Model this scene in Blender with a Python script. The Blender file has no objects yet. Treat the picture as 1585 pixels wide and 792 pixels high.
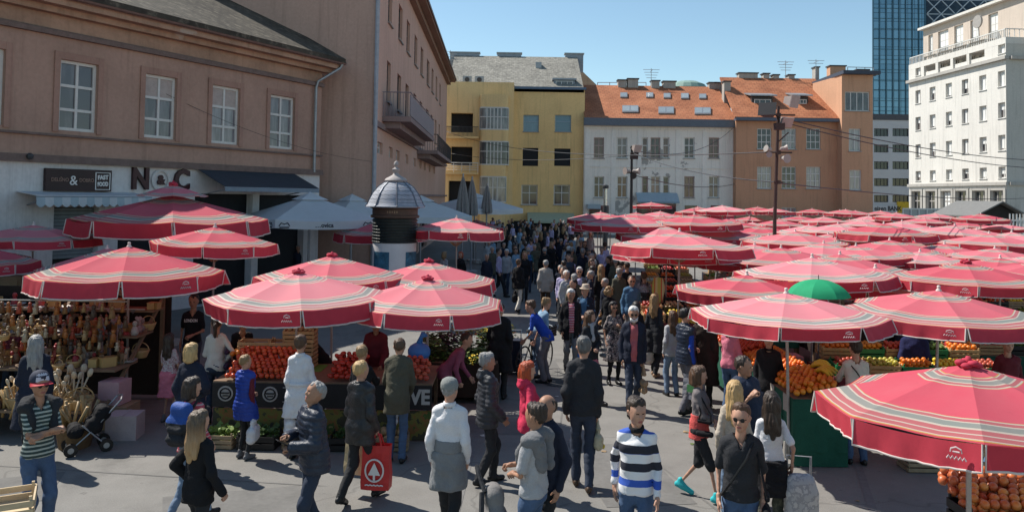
import bpy, bmesh, math, random
import numpy as np
from mathutils import Vector, Matrix
random.seed(7)
RNG = np.random.default_rng(11)
SC = bpy.context.scene
COL = SC.collection
R = math.radians
FPX = 1197.0; W0, H0 = 1585.0, 792.0
CAMZ = 3.7; PITCH = 2.0; ROLL = 0.9; HOR = 304.0
cam = bpy.data.cameras.new('camera'); cam_ob = bpy.data.objects.new('camera', cam); COL.objects.link(cam_ob)
cam.sensor_width = 36.0; cam.lens = 36.0 * FPX / W0
cam.shift_x = 0.0
cam.shift_y = -math.tan(R(PITCH)) * FPX / W0 - (H0 / 2 - HOR) / W0
cam.clip_start = 0.1; cam.clip_end = 3000
CM = Matrix.Translation((0, 0, CAMZ)) @ Matrix.Rotation(R(90 + PITCH), 4, 'X') @ Matrix.Rotation(R(ROLL), 4, 'Z')
cam_ob.matrix_world = CM
SC.camera = cam_ob
CR = CM.to_3x3()
CO = Vector((0, 0, CAMZ))
def ray(px, py):
 u = (px - W0 / 2) / W0 + cam.shift_x; v = (H0 / 2 - py) / W0 + cam.shift_y
 return CR @ Vector((u * 36 / cam.lens, v * 36 / cam.lens, -1))
def P(px, py, y):                       # world point with depth y seen at that pixel
 d = ray(px, py); return CO + d * (y / d.y)
def G(px, py, z=0.0):                   # world point at height z
 d = ray(px, py); return CO + d * ((z - CAMZ) / d.z)
SUN_AZ = Vector((-0.86, 0.51, 0)).normalized(); SUN_EL = 50.0
world = bpy.data.worlds.new('World'); SC.world = world; world.use_nodes = True
nt = world.node_tree; nt.nodes.clear()
sky = nt.nodes.new('ShaderNodeTexSky'); sky.sky_type = 'NISHITA'; sky.sun_disc = False
sky.sun_elevation = R(SUN_EL); sky.sun_rotation = math.atan2(SUN_AZ.x, SUN_AZ.y)
sky.altitude = 100; sky.air_density = 1.0; sky.dust_density = 0.15; sky.ozone_density = 2.2
bg = nt.nodes.new('ShaderNodeBackground'); bg.inputs[1].default_value = 0.108
wo = nt.nodes.new('ShaderNodeOutputWorld')
tint = nt.nodes.new('ShaderNodeMix'); tint.data_type = 'RGBA'; tint.blend_type = 'MULTIPLY'; tint.inputs[0].default_value = 1; tint.inputs[7].default_value = (.94, .985, .89, 1)   # white balance of the clear sky
nt.links.new(sky.outputs[0], tint.inputs[6]); nt.links.new(tint.outputs[2], bg.inputs[0]); nt.links.new(bg.outputs[0], wo.inputs[0])
sun = bpy.data.lights.new('sun', 'SUN'); sun.energy = 4.5; sun.angle = R(0.53); sun.color = (1.0, 0.95, 0.87)
sun_ob = bpy.data.objects.new('sun', sun); COL.objects.link(sun_ob)
sdir = Vector((SUN_AZ.x * math.cos(R(SUN_EL)), SUN_AZ.y * math.cos(R(SUN_EL)), math.sin(R(SUN_EL))))
sun_ob.rotation_euler = sdir.to_track_quat('Z', 'Y').to_euler(); sun_ob.location = (0, 0, 60)
SC.view_settings.view_transform = 'Standard'; SC.view_settings.look = 'None'
SC.view_settings.exposure = 0.6; SC.view_settings.gamma = 1.0
SC.view_settings.use_curve_mapping = False
SC.render.engine = 'CYCLES'
SC.cycles.max_bounces = 6; SC.cycles.transparent_max_bounces = 6
SC.cycles.sample_clamp_indirect = 4.0
MATS = {}
def srgb(r, g, b):
 f = lambda c: (c / 12.92) if c <= 0.04045 else ((c + 0.055) / 1.055) ** 2.4
 return (f(r / 255), f(g / 255), f(b / 255))
class NT:
 def __init__(s, name):
  s.m = bpy.data.materials.new(name); s.m.use_nodes = True
  s.t = s.m.node_tree; s.t.nodes.clear()
  s.out = s.n('OutputMaterial'); s.b = s.n('BsdfPrincipled')
  s.l(s.b.outputs[0], s.out.inputs[0])
 def n(s, kind, **kw):
  x = s.t.nodes.new('ShaderNode' + kind)
  for k, v in kw.items(): setattr(x, k, v)
  return x
 def l(s, a, b): s.t.links.new(a, b)
 def setv(s, node, **kw):
  for k, v in kw.items(): node.inputs[k.replace('_', ' ')].default_value = v
 def coords(s, kind='Object', scale=(1, 1, 1)):
  tc = s.n('TexCoord'); mp = s.n('Mapping'); s.l(tc.outputs[kind], mp.inputs[0])
  mp.inputs['Scale'].default_value = scale; return mp.outputs[0]
 def noise(s, vec, scale, detail=5, rough=.6):
  x = s.n('TexNoise'); s.l(vec, x.inputs['Vector']); x.inputs['Scale'].default_value = scale
  x.inputs['Detail'].default_value = detail; x.inputs['Roughness'].default_value = rough
  return x.outputs['Fac']
 def ramp(s, fac, stops, interp='LINEAR'):
  x = s.n('ValToRGB'); x.color_ramp.interpolation = interp
  e = x.color_ramp.elements
  while len(e) < len(stops): e.new(0.5)
  for i, (p, c) in enumerate(stops):
   e[i].position = p; e[i].color = (*c, 1) if len(c) == 3 else c
  s.l(fac, x.inputs[0]); return x.outputs[0]
 def mix(s, fac, a, b, mode='MIX'):
  x = s.n('Mix', data_type='RGBA', blend_type=mode)
  for v, i in ((fac, 0), (a, 6), (b, 7)):
   if isinstance(v, (int, float)): x.inputs[i].default_value = v
   elif isinstance(v, tuple): x.inputs[i].default_value = (*v, 1)
   else: s.l(v, x.inputs[i])
  return x.outputs[2]
 def bump(s, h, strength=.3, dist=.02):
  x = s.n('Bump'); x.inputs['Strength'].default_value = strength; x.inputs['Distance'].default_value = dist
  s.l(h, x.inputs['Height']); s.l(x.outputs[0], s.b.inputs['Normal'])
 def col(s, c): s.l(c, s.b.inputs['Base Color'])
def sc_(c, k): return tuple(min(1, max(0, v * k)) for v in c)
def pm(name, c, rough=.75, var=.18, scale=6, bump=.15, metal=0.0, spec=.35, coord='Object', stretch=(1, 1, 1), dist=.01):
 """plain surface: base colour with cloudy wear and a fine relief"""
 if name in MATS: return MATS[name]
 t = NT(name); v = t.coords(coord, stretch)
 n1 = t.noise(v, scale, 6); n2 = t.noise(v, scale * 5.3, 4)
 c1 = t.ramp(n1, [(.25, sc_(c, 1 - var)), (.75, sc_(c, 1 + var))])
 c2 = t.mix(.25, c1, t.ramp(n2, [(.3, sc_(c, 1 - var * 1.5)), (.7, sc_(c, 1 + var))]))
 t.col(c2); t.b.inputs['Roughness'].default_value = rough; t.b.inputs['Metallic'].default_value = metal
 t.b.inputs['Specular IOR Level'].default_value = spec
 if bump: t.bump(n2, bump, dist)
 MATS[name] = t.m; return t.m
def plaster(name, c, stain=.35, scale=.35, streak=True, spots=None):
 if name in MATS: return MATS[name]
 t = NT(name); v = t.coords('Object')
 big = t.noise(v, scale, 7, .65); fine = t.noise(v, 9, 5)
 col = t.ramp(big, [(.3, sc_(c, 1 - stain)), (.55, c), (.8, sc_(c, 1.12))])
 col = t.mix(.35, col, t.ramp(fine, [(.3, sc_(c, .75)), (.7, sc_(c, 1.15))]))
 if streak is True:
  vs = t.coords('Object', (2.2, 2.2, .12)); st = t.noise(vs, 1.6, 5, .7)
  col = t.mix(t.ramp(st, [(.52, (0, 0, 0)), (.72, (.55, .55, .55))]), col, sc_(c, .55))
 if spots:
  sp = t.noise(t.coords('Object'), .42, 8, .6)
  col = t.mix(t.ramp(sp, [(.62, (0, 0, 0)), (.635, (1, 1, 1))]), col, spots)
 t.col(col); t.b.inputs['Roughness'].default_value = .88; t.b.inputs['Specular IOR Level'].default_value = .2
 t.bump(fine, .25, .01); MATS[name] = t.m; return t.m
def tiles(name, c1, c2, mortar, sx, sz, bump=.6, wear=.5):
 if name in MATS: return MATS[name]
 t = NT(name)
 tc = t.n('TexCoord'); br = t.n('TexBrick')
 t.l(tc.outputs['UV'], br.inputs['Vector']); br.offset = .5
 t.setv(br, Color1=(*c1, 1), Color2=(*c2, 1), Mortar=(*mortar, 1), Scale=1.0, Mortar_Size=.045, Bias=0.0)
 br.inputs['Brick Width'].default_value = sx; br.inputs['Row Height'].default_value = sz
 br.inputs['Mortar Smooth'].default_value = .3
 n = t.noise(t.coords('Object'), .5, 7, .65)
 col = t.mix(.55, br.outputs[0], t.ramp(n, [(.3, sc_(c1, .45)), (.6, c2), (.8, sc_(c2, 1.35))]))
 col = t.mix(wear, col, t.ramp(t.noise(t.coords('Object'), 3.2, 6, .7), [(.32, sc_(c1, .35)), (.52, c1), (.7, sc_(c2, 1.5))]))
 t.col(col); t.b.inputs['Roughness'].default_value = .85; t.b.inputs['Specular IOR Level'].default_value = .25
 t.bump(br.outputs['Fac'], -bump, .03); MATS[name] = t.m; return t.m
def glass_mat(name, dark, light, rough=.06):
 """window pane: painted dark room, pale curtain or pale reflection in reflecting glass, differs from window to window"""
 if name in MATS: return MATS[name]
 t = NT(name); oi = t.n('ObjectInfo')
 v = t.coords('Object', (1.5, 1.5, .35)); nn = t.noise(v, 2.2, 3)
 a = t.n('Math', operation='ADD'); t.l(oi.outputs['Random'], a.inputs[0]); t.l(nn, a.inputs[1])
 q = t.n('Math', operation='MULTIPLY'); t.l(a.outputs[0], q.inputs[0]); q.inputs[1].default_value = .62
 fold = t.noise(t.coords('Object', (9, 9, .3)), 2, 2)
 col = t.mix(t.ramp(q.outputs[0], [(.5, (0, 0, 0)), (.62, (.25, .25, .25)), (.85, (1, 1, 1))]), dark, t.ramp(fold, [(.3, sc_(light, .55)), (.7, light)]))
 t.col(col); t.b.inputs['Roughness'].default_value = rough; t.b.inputs['Specular IOR Level'].default_value = .6
 MATS[name] = t.m; return t.m
def tag(o, label=None, cat=None, group=None, kind=None):
 if label: o['label'] = label
 if cat: o['category'] = cat
 if group: o['group'] = group
 if kind: o['kind'] = kind
 return o
def empty(name, loc=(0, 0, 0), rz=0.0):
 o = bpy.data.objects.new(name, None); COL.objects.link(o); o.location = loc; o.rotation_euler = (0, 0, rz)
 o.empty_display_size = .2
 return o
def obj(name, mesh, parent=None, loc=None, rz=None):
 o = bpy.data.objects.new(name, mesh); COL.objects.link(o)
 if parent:
  o.parent = parent
  if parent.name in WS: o.matrix_parent_inverse = Matrix.Translation(-parent.location)
 if loc is not None: o.location = loc
 if rz is not None: o.rotation_euler = (0, 0, rz)
 return o
WS = set()                              # things whose parts are modelled in world coordinates
def base(name, loc, label, cat, group=None):
 o = empty(name, loc); WS.add(o.name); tag(o, label, cat, group); return o
def kids(o): return list(o.children)
def copy_tree(o, parent=None, loc=None, rz=None):
 c = o.copy(); COL.objects.link(c); c.parent = parent
 if loc is not None: c.location = loc
 if rz is not None: c.rotation_euler = (0, 0, rz)
 for ch in kids(o):
  copy_tree(ch, c)
 return c
class MB:
 def __init__(s): s.v = []; s.f = []; s.mi = []; s.uv = {}; s.m = 0
 def add(s, vs, fs):
  b = len(s.v); s.v.extend([tuple(v) for v in vs])
  for f in fs: s.f.append(tuple(b + i for i in f)); s.mi.append(s.m)
  return s
 BOXF = [(0, 3, 2, 1), (4, 5, 6, 7), (0, 1, 5, 4), (1, 2, 6, 5), (2, 3, 7, 6), (3, 0, 4, 7)]
 def hexa(s, p): return s.add(p, s.BOXF)
 def box(s, c, d, rz=0.0, M=None):
  x, y, z = d[0] / 2, d[1] / 2, d[2] / 2
  pts = [(-x, -y, -z), (x, -y, -z), (x, y, -z), (-x, y, -z), (-x, -y, z), (x, -y, z), (x, y, z), (-x, y, z)]
  m = M if M else Matrix.Rotation(rz, 3, 'Z')
  return s.hexa([Vector(c) + m @ Vector(p) for p in pts])
 def quad(s, a, b, c, d): return s.add([a, b, c, d], [(0, 1, 2, 3)])
 def poly(s, pts): return s.add(pts, [tuple(range(len(pts)))])
 def bar(s, a, b, w, h=None):
  """square bar from a to b"""
  a, b = Vector(a), Vector(b); h = h or w; d = (b - a).normalized()
  up = Vector((0, 0, 1)) if abs(d.z) < .95 else Vector((0, 1, 0))
  x = d.cross(up).normalized() * (w / 2); y = x.cross(d).normalized() * (h / 2)
  return s.hexa([a - x - y, a + x - y, b + x - y, b - x - y, a - x + y, a + x + y, b + x + y, b - x + y])
 def tube(s, pts, r, n=8, cap=True):
  pts = [Vector(p) for p in pts]; rs = r if isinstance(r, (list, tuple)) else [r] * len(pts)
  rings = []; prev = None
  for i, p in enumerate(pts):
   d = (pts[min(i + 1, len(pts) - 1)] - pts[max(i - 1, 0)])
   d = d.normalized() if d.length > 1e-9 else Vector((0, 0, 1))
   if prev is None:
    x = d.cross(Vector((0, 0, 1)) if abs(d.z) < .9 else Vector((1, 0, 0))).normalized()
   else:
    x = (prev - d * prev.dot(d)).normalized()
   prev = x; y = d.cross(x)
   rings.append([p + (x * math.cos(6.2832 * k / n) + y * math.sin(6.2832 * k / n)) * rs[i] for k in range(n)])
  vs = [v for g in rings for v in g]; fs = []
  for i in range(len(pts) - 1):
   for k in range(n):
    a, b = i * n + k, i * n + (k + 1) % n
    fs.append((a, b, b + n, a + n))
  if cap:
   fs.append(tuple(reversed(range(n)))); fs.append(tuple((len(pts) - 1) * n + k for k in range(n)))
  return s.add(vs, fs)
 def lathe(s, prof, n=24, c=(0, 0, 0), cap=True):
  """prof: list of (r, z)"""
  vs = []; fs = []
  for r, z in prof:
   for k in range(n):
    a = 6.28318 * k / n; vs.append((c[0] + r * math.cos(a), c[1] + r * math.sin(a), c[2] + z))
  for i in range(len(prof) - 1):
   for k in range(n):
    a, b = i * n + k, i * n + (k + 1) % n
    fs.append((a, b, b + n, a + n))
  if cap:
   fs.append(tuple(reversed(range(n)))); fs.append(tuple((len(prof) - 1) * n + k for k in range(n)))
  return s.add(vs, fs)
 def ball(s, c, r, n=8, m=6, sq=(1, 1, 1)):
  vs = [(c[0], c[1], c[2] - r * sq[2])]; fs = []
  for i in range(1, m):
   t = -math.pi / 2 + math.pi * i / m
   for k in range(n):
    a = 6.28318 * k / n
    vs.append((c[0] + r * sq[0] * math.cos(t) * math.cos(a), c[1] + r * sq[1] * math.cos(t) * math.sin(a), c[2] + r * sq[2] * math.sin(t)))
  vs.append((c[0], c[1], c[2] + r * sq[2])); T = len(vs) - 1
  for k in range(n):
   fs.append((0, 1 + (k + 1) % n, 1 + k)); fs.append((T, T - n + k, T - n + (k + 1) % n))
  for i in range(m - 2):
   for k in range(n):
    a, b = 1 + i * n + k, 1 + i * n + (k + 1) % n; fs.append((a, b, b + n, a + n))
  return s.add(vs, fs)
 def prism(s, pts, z0, z1):
  n = len(pts)
  vs = [(p[0], p[1], z0) for p in pts] + [(p[0], p[1], z1) for p in pts]
  fs = [tuple(reversed(range(n))), tuple(range(n, 2 * n))] + [(i, (i + 1) % n, n + (i + 1) % n, n + i) for i in range(n)]
  return s.add(vs, fs)
 def fbox(s, F, s0, s1, z0, z1, d0, d1):
  """box in facade coordinates (along, height, outward)"""
  return s.hexa([F.pt(s0, z0, d1), F.pt(s1, z0, d1), F.pt(s1, z0, d0), F.pt(s0, z0, d0),
                       F.pt(s0, z1, d1), F.pt(s1, z1, d1), F.pt(s1, z1, d0), F.pt(s0, z1, d0)])
 def mesh(s, name, mats, smooth=False, uvs=None):
  me = bpy.data.meshes.new(name); me.from_pydata(s.v, [], s.f)
  mats = mats if isinstance(mats, (list, tuple)) else [mats]
  for m in mats: me.materials.append(m)
  if len(mats) > 1: me.polygons.foreach_set('material_index', s.mi)
  if smooth: me.polygons.foreach_set('use_smooth', [True] * len(s.f))
  if uvs is not None:
   ul = me.uv_layers.new(name='UVMap'); arr = []
   for f in me.polygons:
    for vi in f.vertices: arr.extend(uvs[vi])
   ul.data.foreach_set('uv', arr)
  me.update(); return me
 def build(s, name, mats, parent=None, smooth=False, uvs=None, sharp=None):
  o = obj(name, s.mesh(name, mats, smooth, uvs), parent)
  if smooth and sharp:
   bm = bmesh.new(); bm.from_mesh(o.data)
   for e in bm.edges:
    if len(e.link_faces) == 2 and e.calc_face_angle(0) > R(sharp): e.smooth = False
   bm.to_mesh(o.data); bm.free()
  return o
class Fac:
 """a vertical facade plane: o = point, u = unit direction to the right seen from outside, n = outward"""
 def __init__(s, o, u):
  s.o = Vector((o[0], o[1], 0)); s.u = Vector((u[0], u[1], 0)).normalized(); s.n = Vector((s.u.y, -s.u.x, 0))
 def pt(s, a, z, d=0.0):
  p = s.o + s.u * a + s.n * d; return Vector((p.x, p.y, z))
 def px(s, px, py, d=0.0):
  r = ray(px, py); o = s.o + s.n * d
  t = (o - CO).dot(s.n) / r.dot(s.n); p = CO + r * t
  return (p - s.o).dot(s.u), p.z
 def rect(s, x0, y0, x1, y1, d=0.0):
  xm, ym = (x0 + x1) / 2, (y0 + y1) / 2
  return (s.px(x0, ym, d)[0], s.px(x1, ym, d)[0], s.px(xm, y1, d)[1], s.px(xm, y0, d)[1])
 def rz(s): return math.atan2(s.u.y, s.u.x)
def wall(F, s0, s1, z0, z1, ops, reveal=.2, mb=None):
 """facade sheet with real openings and their jambs; openings (s0,s1,z0,z1)"""
 mb = mb or MB()
 ss = sorted({s0, s1, *[v for o in ops for v in o[:2] if s0 < v < s1]})
 zz = sorted({z0, z1, *[v for o in ops for v in o[2:4] if z0 < v < z1]})
 for i in range(len(ss) - 1):
  for j in range(len(zz) - 1):
   cs, cz = (ss[i] + ss[i + 1]) / 2, (zz[j] + zz[j + 1]) / 2
   if any(o[0] < cs < o[1] and o[2] < cz < o[3] for o in ops): continue
   mb.quad(F.pt(ss[i], zz[j]), F.pt(ss[i + 1], zz[j]), F.pt(ss[i + 1], zz[j + 1]), F.pt(ss[i], zz[j + 1]))
 for a, b, c, d in [o[:4] for o in ops]:
  q = lambda s_, z_, e_: F.pt(s_, z_, e_)
  mb.quad(q(a, c, 0), q(b, c, 0), q(b, c, -reveal), q(a, c, -reveal))
  mb.quad(q(a, d, -reveal), q(b, d, -reveal), q(b, d, 0), q(a, d, 0))
  mb.quad(q(a, c, -reveal), q(a, d, -reveal), q(a, d, 0), q(a, c, 0))
  mb.quad(q(b, c, 0), q(b, d, 0), q(b, d, -reveal), q(b, c, -reveal))
 return mb
def window(F, r, parent, fm, gm, reveal=.2, t=.07, cols=2, rows=(.62,), sill=None, name='window', blind=None):
 a, b, c, d = r
 m = MB(); e0, e1 = -reveal + .025, -reveal + .085
 m.fbox(F, a, a + t, c, d, e0, e1); m.fbox(F, b - t, b, c, d, e0, e1)
 m.fbox(F, a + t, b - t, c, c + t, e0, e1); m.fbox(F, a + t, b - t, d - t, d, e0, e1)
 for k in range(1, cols):
  x = a + (b - a) * k / cols; m.fbox(F, x - t * .42, x + t * .42, c + t, d - t, e0, e1 - .006)
 for q in rows:
  z = c + (d - c) * q; m.fbox(F, a + t, b - t, z - t * .45, z + t * .45, e0 + .004, e1 - .012)
 w = m.build(name, fm, parent)
 p = MB(); p.fbox(F, a + .01, b - .01, c + .01, d - .01, -reveal - .02, -reveal + .035)
 if blind:
  p.m = 1; q = d - (d - c) * blind[0]; p.fbox(F, a + t * .6, b - t * .6, q, d - t * .6, -reveal + .036, -reveal + .05)
  p.build('pane', [gm, blind[1]], w)
 else: p.build('pane', gm, w)
 if sill:
  k = MB(); k.fbox(F, a - .08, b + .08, c - .07, c - .003, -.02, .1); k.build('sill', sill, w)
 return w
def text_mesh(txt, size, depth, mat, bold=0.0, align='CENTER', width=None):
 cu = bpy.data.curves.new('lettering', 'FONT'); cu.body = txt; cu.size = size; cu.extrude = depth
 cu.align_x = align; cu.align_y = 'CENTER'; cu.offset = bold; cu.resolution_u = 3
 to = bpy.data.objects.new('lettering', cu); COL.objects.link(to)
 dg = bpy.context.evaluated_depsgraph_get(); dg.update()
 me = bpy.data.meshes.new_from_object(to.evaluated_get(dg))
 bpy.data.objects.remove(to); bpy.data.curves.remove(cu)
 me.materials.clear(); me.materials.append(mat)
 if width and len(me.vertices):
  xs = [v.co.x for v in me.vertices]; k = width / (max(xs) - min(xs))
  for v in me.vertices: v.co.x *= k
 return me
def text_on(F, s, z, d, txt, size, mat, parent=None, depth=.01, bold=0.0, width=None, name='lettering', tilt=0.0):
 """lettering standing on a facade"""
 o = obj(name, text_mesh(txt, size, depth, mat, bold, width=width), parent)
 M = Matrix(((F.u.x, 0, F.n.x), (F.u.y, 0, F.n.y), (0, 1, 0))).to_4x4()
 o.matrix_basis = Matrix.Translation(F.pt(s, z, d)) @ M @ Matrix.Rotation(tilt, 4, 'Z')
 return o
# ================================================================== SETTING
def ground_mat():
 t = NT('asphalt'); v = t.coords('Object')
 big = t.noise(v, .22, 7, .6); mid = t.noise(v, 1.7, 6, .65); fine = t.noise(v, 60, 3)
 c = (.20, .192, .178)
 col = t.ramp(big, [(.3, sc_(c, .78)), (.55, c), (.75, sc_(c, 1.16))])
 col = t.mix(.5, col, t.ramp(mid, [(.3, sc_(c, .6)), (.7, sc_(c, 1.25))]))
 col = t.mix(.35, col, t.ramp(fine, [(.3, sc_(c, .6)), (.7, sc_(c, 1.35))]))
 vo = t.n('TexVoronoi', feature='DISTANCE_TO_EDGE'); vo.inputs['Scale'].default_value = .27
 wv = t.n('VectorMath', operation='ADD'); nz = t.n('TexNoise'); nz.inputs['Scale'].default_value = 1.3
 t.l(v, nz.inputs['Vector']); t.l(v, wv.inputs[0]); t.l(nz.outputs['Color'], wv.inputs[1]); t.l(wv.outputs[0], vo.inputs['Vector'])
 cr = t.ramp(vo.outputs['Distance'], [(.002, (.55, .55, .55)), (.007, (0, 0, 0))])
 col = t.mix(cr, col, sc_(c, .55))
 st = t.noise(v, .8, 8, .7); col = t.mix(t.ramp(st, [(.56, (0, 0, 0)), (.72, (.6, .6, .6))]), col, sc_(c, .5))
 sp = t.noise(v, 5.5, 3, .6); col = t.mix(t.ramp(sp, [(.69, (0, 0, 0)), (.72, (.5, .5, .5))]), col, sc_(c, .4))
 t.col(col); t.b.inputs['Roughness'].default_value = .9; t.b.inputs['Specular IOR Level'].default_value = .25
 t.bump(fine, .35, .01); return t.m
m = MB(); m.quad((-900, -60, 0), (900, -60, 0), (900, 1500, 0), (-900, 1500, 0))
tag(m.build('ground', ground_mat()), kind='structure')
joint = pm('joint_stone', (.16, .155, .15), .9, .25, 12)
m = MB()                                   # drain channel and slab joints running towards the far houses
for (a, b) in (((705, 792), (745, 640)), ((1322, 700), (1352, 792))):
 p, q = G(*a), G(*b); d = (q - p).normalized(); n_ = Vector((-d.y, d.x, 0)) * .05
 m.quad(p - n_ + Vector((0, 0, .004)), p + n_ + Vector((0, 0, .004)), q + n_ + Vector((0, 0, .004)), q - n_ + Vector((0, 0, .004)))
tag(m.build('drain_channel', joint), kind='structure')
iron = pm('cast_iron', (.05, .05, .052), .6, .3, 20, metal=.6)
for k, (px, py, lab) in enumerate(((868, 592, 'round iron manhole cover in the paving behind the red-haired woman'),)):
 p = G(px, py); m = MB(); m.lathe([(.0, .004), (.36, .004), (.36, .012), (.30, .012), (.30, .008), (0, .008)], 28, (p.x, p.y, 0), False)
 tag(m.build('manhole_cover', iron), lab, 'manhole cover')
white_frame = pm('white_painted_wood', (.62, .61, .58), .55, .12, 8)
dark_frame = pm('dark_frame', (.05, .05, .055), .5, .2, 8)
glass_a = glass_mat('window_glass', (.02, .022, .028), (.24, .20, .19))
glass_b = glass_mat('curtained_glass', (.05, .055, .06), (.45, .44, .42))
glass_d = glass_mat('dark_glass', (.010, .012, .015), (.05, .055, .06))
zinc = pm('zinc_sheet', (.32, .34, .36), .45, .2, 5, metal=.5)
dark_void = pm('shutter_and_void_black', (.012, .013, .016), .7, .3, 5)  # near-black for real shutters, also stands in for the darkness of unlit rooms
stone_sill = pm('stone_sill', (.32, .30, .28), .8, .2, 6)
gutter_brown = pm('gutter_brown', (.16, .10, .085), .55, .25, 6)
C1 = P(494, 300, 30.0)
U1 = Vector((5.43, 10.35, 0)).normalized()
L1 = 30.0
F1 = Fac((C1.x - U1.x * L1, C1.y - U1.y * L1), (U1.x, U1.y))
S1 = L1
h1 = base('brown_house', F1.pt(S1 - 12, 0), 'low brown stuccoed house with tall white windows and fast food shop below', 'house')
stucco = plaster('brown_stucco', (.42, .27, .21), .28)
stucco2 = plaster('frieze_stucco', (.43, .275, .195), .45, .8, True, (.42, .33, .27))
shopwall = plaster('shop_wall', (.66, .63, .62), .15, .4, True)
zb = F1.px(480, 264)[1]; zband0 = zb - .16
zg = F1.px(494, 98)[1]                      # eave
zf = F1.px(400, 112)[1]                     # moulding below the frieze
win1 = [F1.rect(*r) for r in ((-32, 78, 6, 190), (91, 99, 150, 207), (223, 118, 272, 215), (327, 134, 370, 222), (417, 146, 455, 228))]
zw0 = sum(w[2] for w in win1[1:]) / 4; zw1 = sum(w[3] for w in win1[1:]) / 4
win1 = [(a, b, zw0, zw1) for a, b, c, d in win1]
m = wall(F1, 0, S1, zb, zf, win1, .16)
m.m = 1; m.quad(F1.pt(0, zf), F1.pt(S1, zf), F1.pt(S1, zg), F1.pt(0, zg))
m.m = 0
m.quad(F1.pt(S1, 0), F1.pt(S1, 0, -9), F1.pt(S1, zg, -9), F1.pt(S1, zg))
m.quad(F1.pt(0, 0, -9), F1.pt(0, 0), F1.pt(0, zg), F1.pt(0, zg, -9))
m.quad(F1.pt(S1, 0, -9), F1.pt(0, 0, -9), F1.pt(0, zg, -9), F1.pt(S1, zg, -9))
m.build('wall', [stucco, stucco2], h1)
shop_ops = [F1.rect(*r) for r in ((82, 320, 152, 420), (182, 326, 262, 420), (300, 300, 390, 420), (400, 302, 470, 420))]
shop_ops = [(a, b, 0.02, d) for a, b, c, d in shop_ops]
wall(F1, 0, S1, 0, zb, shop_ops, .3).build('shopfront_wall', shopwall, h1)
m = MB()
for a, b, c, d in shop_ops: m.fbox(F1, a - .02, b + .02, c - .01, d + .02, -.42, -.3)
m.build('shop_interior', dark_void, h1)  # black slabs paint the dark inside the shop openings
m = MB()                                     # mouldings and string courses
m.fbox(F1, 0, S1 + .05, zband0, zb + .04, -.02, .14)
zs = zw0 - .12
m.fbox(F1, 0, S1 + .04, zs - .06, zs, -.02, .1)
m.fbox(F1, 0, S1 + .03, zf - .1, zf + .02, -.02, .12)
m.fbox(F1, 0, S1 + .03, zf + .02, zf + .07, -.02, .06)
m.build('moulding', pm('moulding_dark', (.17, .12, .105), .8, .3, 5), h1)
for w in win1:
 m = MB(); m.fbox(F1, w[0] - .16, w[0] - .003, w[2] - .05, w[3] + .2, -.02, .045); m.fbox(F1, w[1] + .003, w[1] + .16, w[2] - .05, w[3] + .2, -.02, .045); m.fbox(F1, w[0] - .003, w[1] + .003, w[3] + .003, w[3] + .2, -.02, .04)
 m.build('window_surround', plaster('surround_stucco', (.38, .23, .18), .25), h1)
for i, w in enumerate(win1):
 window(F1, w, h1, white_frame, glass_mat('house_glass_reflection', (.09, .085, .10), (.46, .43, .45)), .16, .085, 2, (.30, .64), None,  # pale lavender reflection is painted into the pane colour
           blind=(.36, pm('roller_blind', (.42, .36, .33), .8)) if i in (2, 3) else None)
m = MB()                                     # deep cornice, gutter, down pipe
m.fbox(F1, 0, S1 + .3, zg - .35, zg - .18, -.02, .25); m.fbox(F1, 0, S1 + .45, zg - .18, zg, -.02, .55)
m.build('cornice', stucco2, h1)
m = MB(); m.tube([F1.pt(-.1, zg + .06, .66), F1.pt(S1 + .55, zg + .06, .66)], .085, 8); m.build('gutter', gutter_brown, h1)
m = MB(); sp = S1 - .45
m.tube([F1.pt(S1 + .4, zg + .02, .66), F1.pt(S1 + .35, zg - .15, .6), F1.pt(sp + .05, zg - .75, .16), F1.pt(sp, zg - 1.0, .12), F1.pt(sp, zband0 + .1, .12)], .055, 8)
m.build('down_pipe', zinc, h1)
slate = tiles('slate', (.045, .038, .03), (.17, .145, .11), (.012, .012, .012), .34, .22)
m = MB(); e = .75; run = 9.0; rise = run * .52
A = [F1.pt(-.2, zg + .05, e), F1.pt(S1 + .5, zg + .05, e), F1.pt(S1 + .5, zg + .05 + rise, e - run), F1.pt(-.2, zg + .05 + rise, e - run)]
B = [p + Vector((0, 0, .16)) for p in A]
m.hexa(A + B)
uv = [(0, 0), (S1, 0), (S1, 10.4), (0, 10.4)] * 2
m.build('roof', slate, h1, uvs=uv)
m = MB(); m.fbox(F1, S1 - 8, S1 - 7.2, zg + 1, zg + 4.6, -5.2, -4.3); m.fbox(F1, S1 - 8.05, S1 - 7.15, zg + 4.6, zg + 4.75, -5.25, -4.25); m.build('chimney', plaster('chimney_plaster', (.26, .2, .17), .4), h1)
sgr = F1.rect(66, 262, 168, 296)
sg = base('shop_sign', F1.pt(sgr[0], sgr[2]), 'dark shop sign with ampersand and FAST FOOD lettering on the white shopfront', 'sign')
m = MB(); m.fbox(F1, sgr[0], sgr[1], sgr[2], sgr[3], .03, .14); m.build('sign_board', pm('sign_maroon', (.028, .012, .014), .45, .3, 2, .05), sg)
letw = pm('lettering_white', (.66, .64, .62), .5, .05); leto = pm('lettering_bronze', (.30, .19, .15), .5, .1)
sw = sgr[1] - sgr[0]; zm = (sgr[2] + sgr[3]) / 2; sh = sgr[3] - sgr[2]
text_on(F1, sgr[0] + sw * .20, zm, .146, 'DELI\u0160NO', sh * .24, leto, sg, width=sw * .25)
text_on(F1, sgr[0] + sw * .40, zm - .02, .146, '&', sh * .62, letw, sg)
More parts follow.
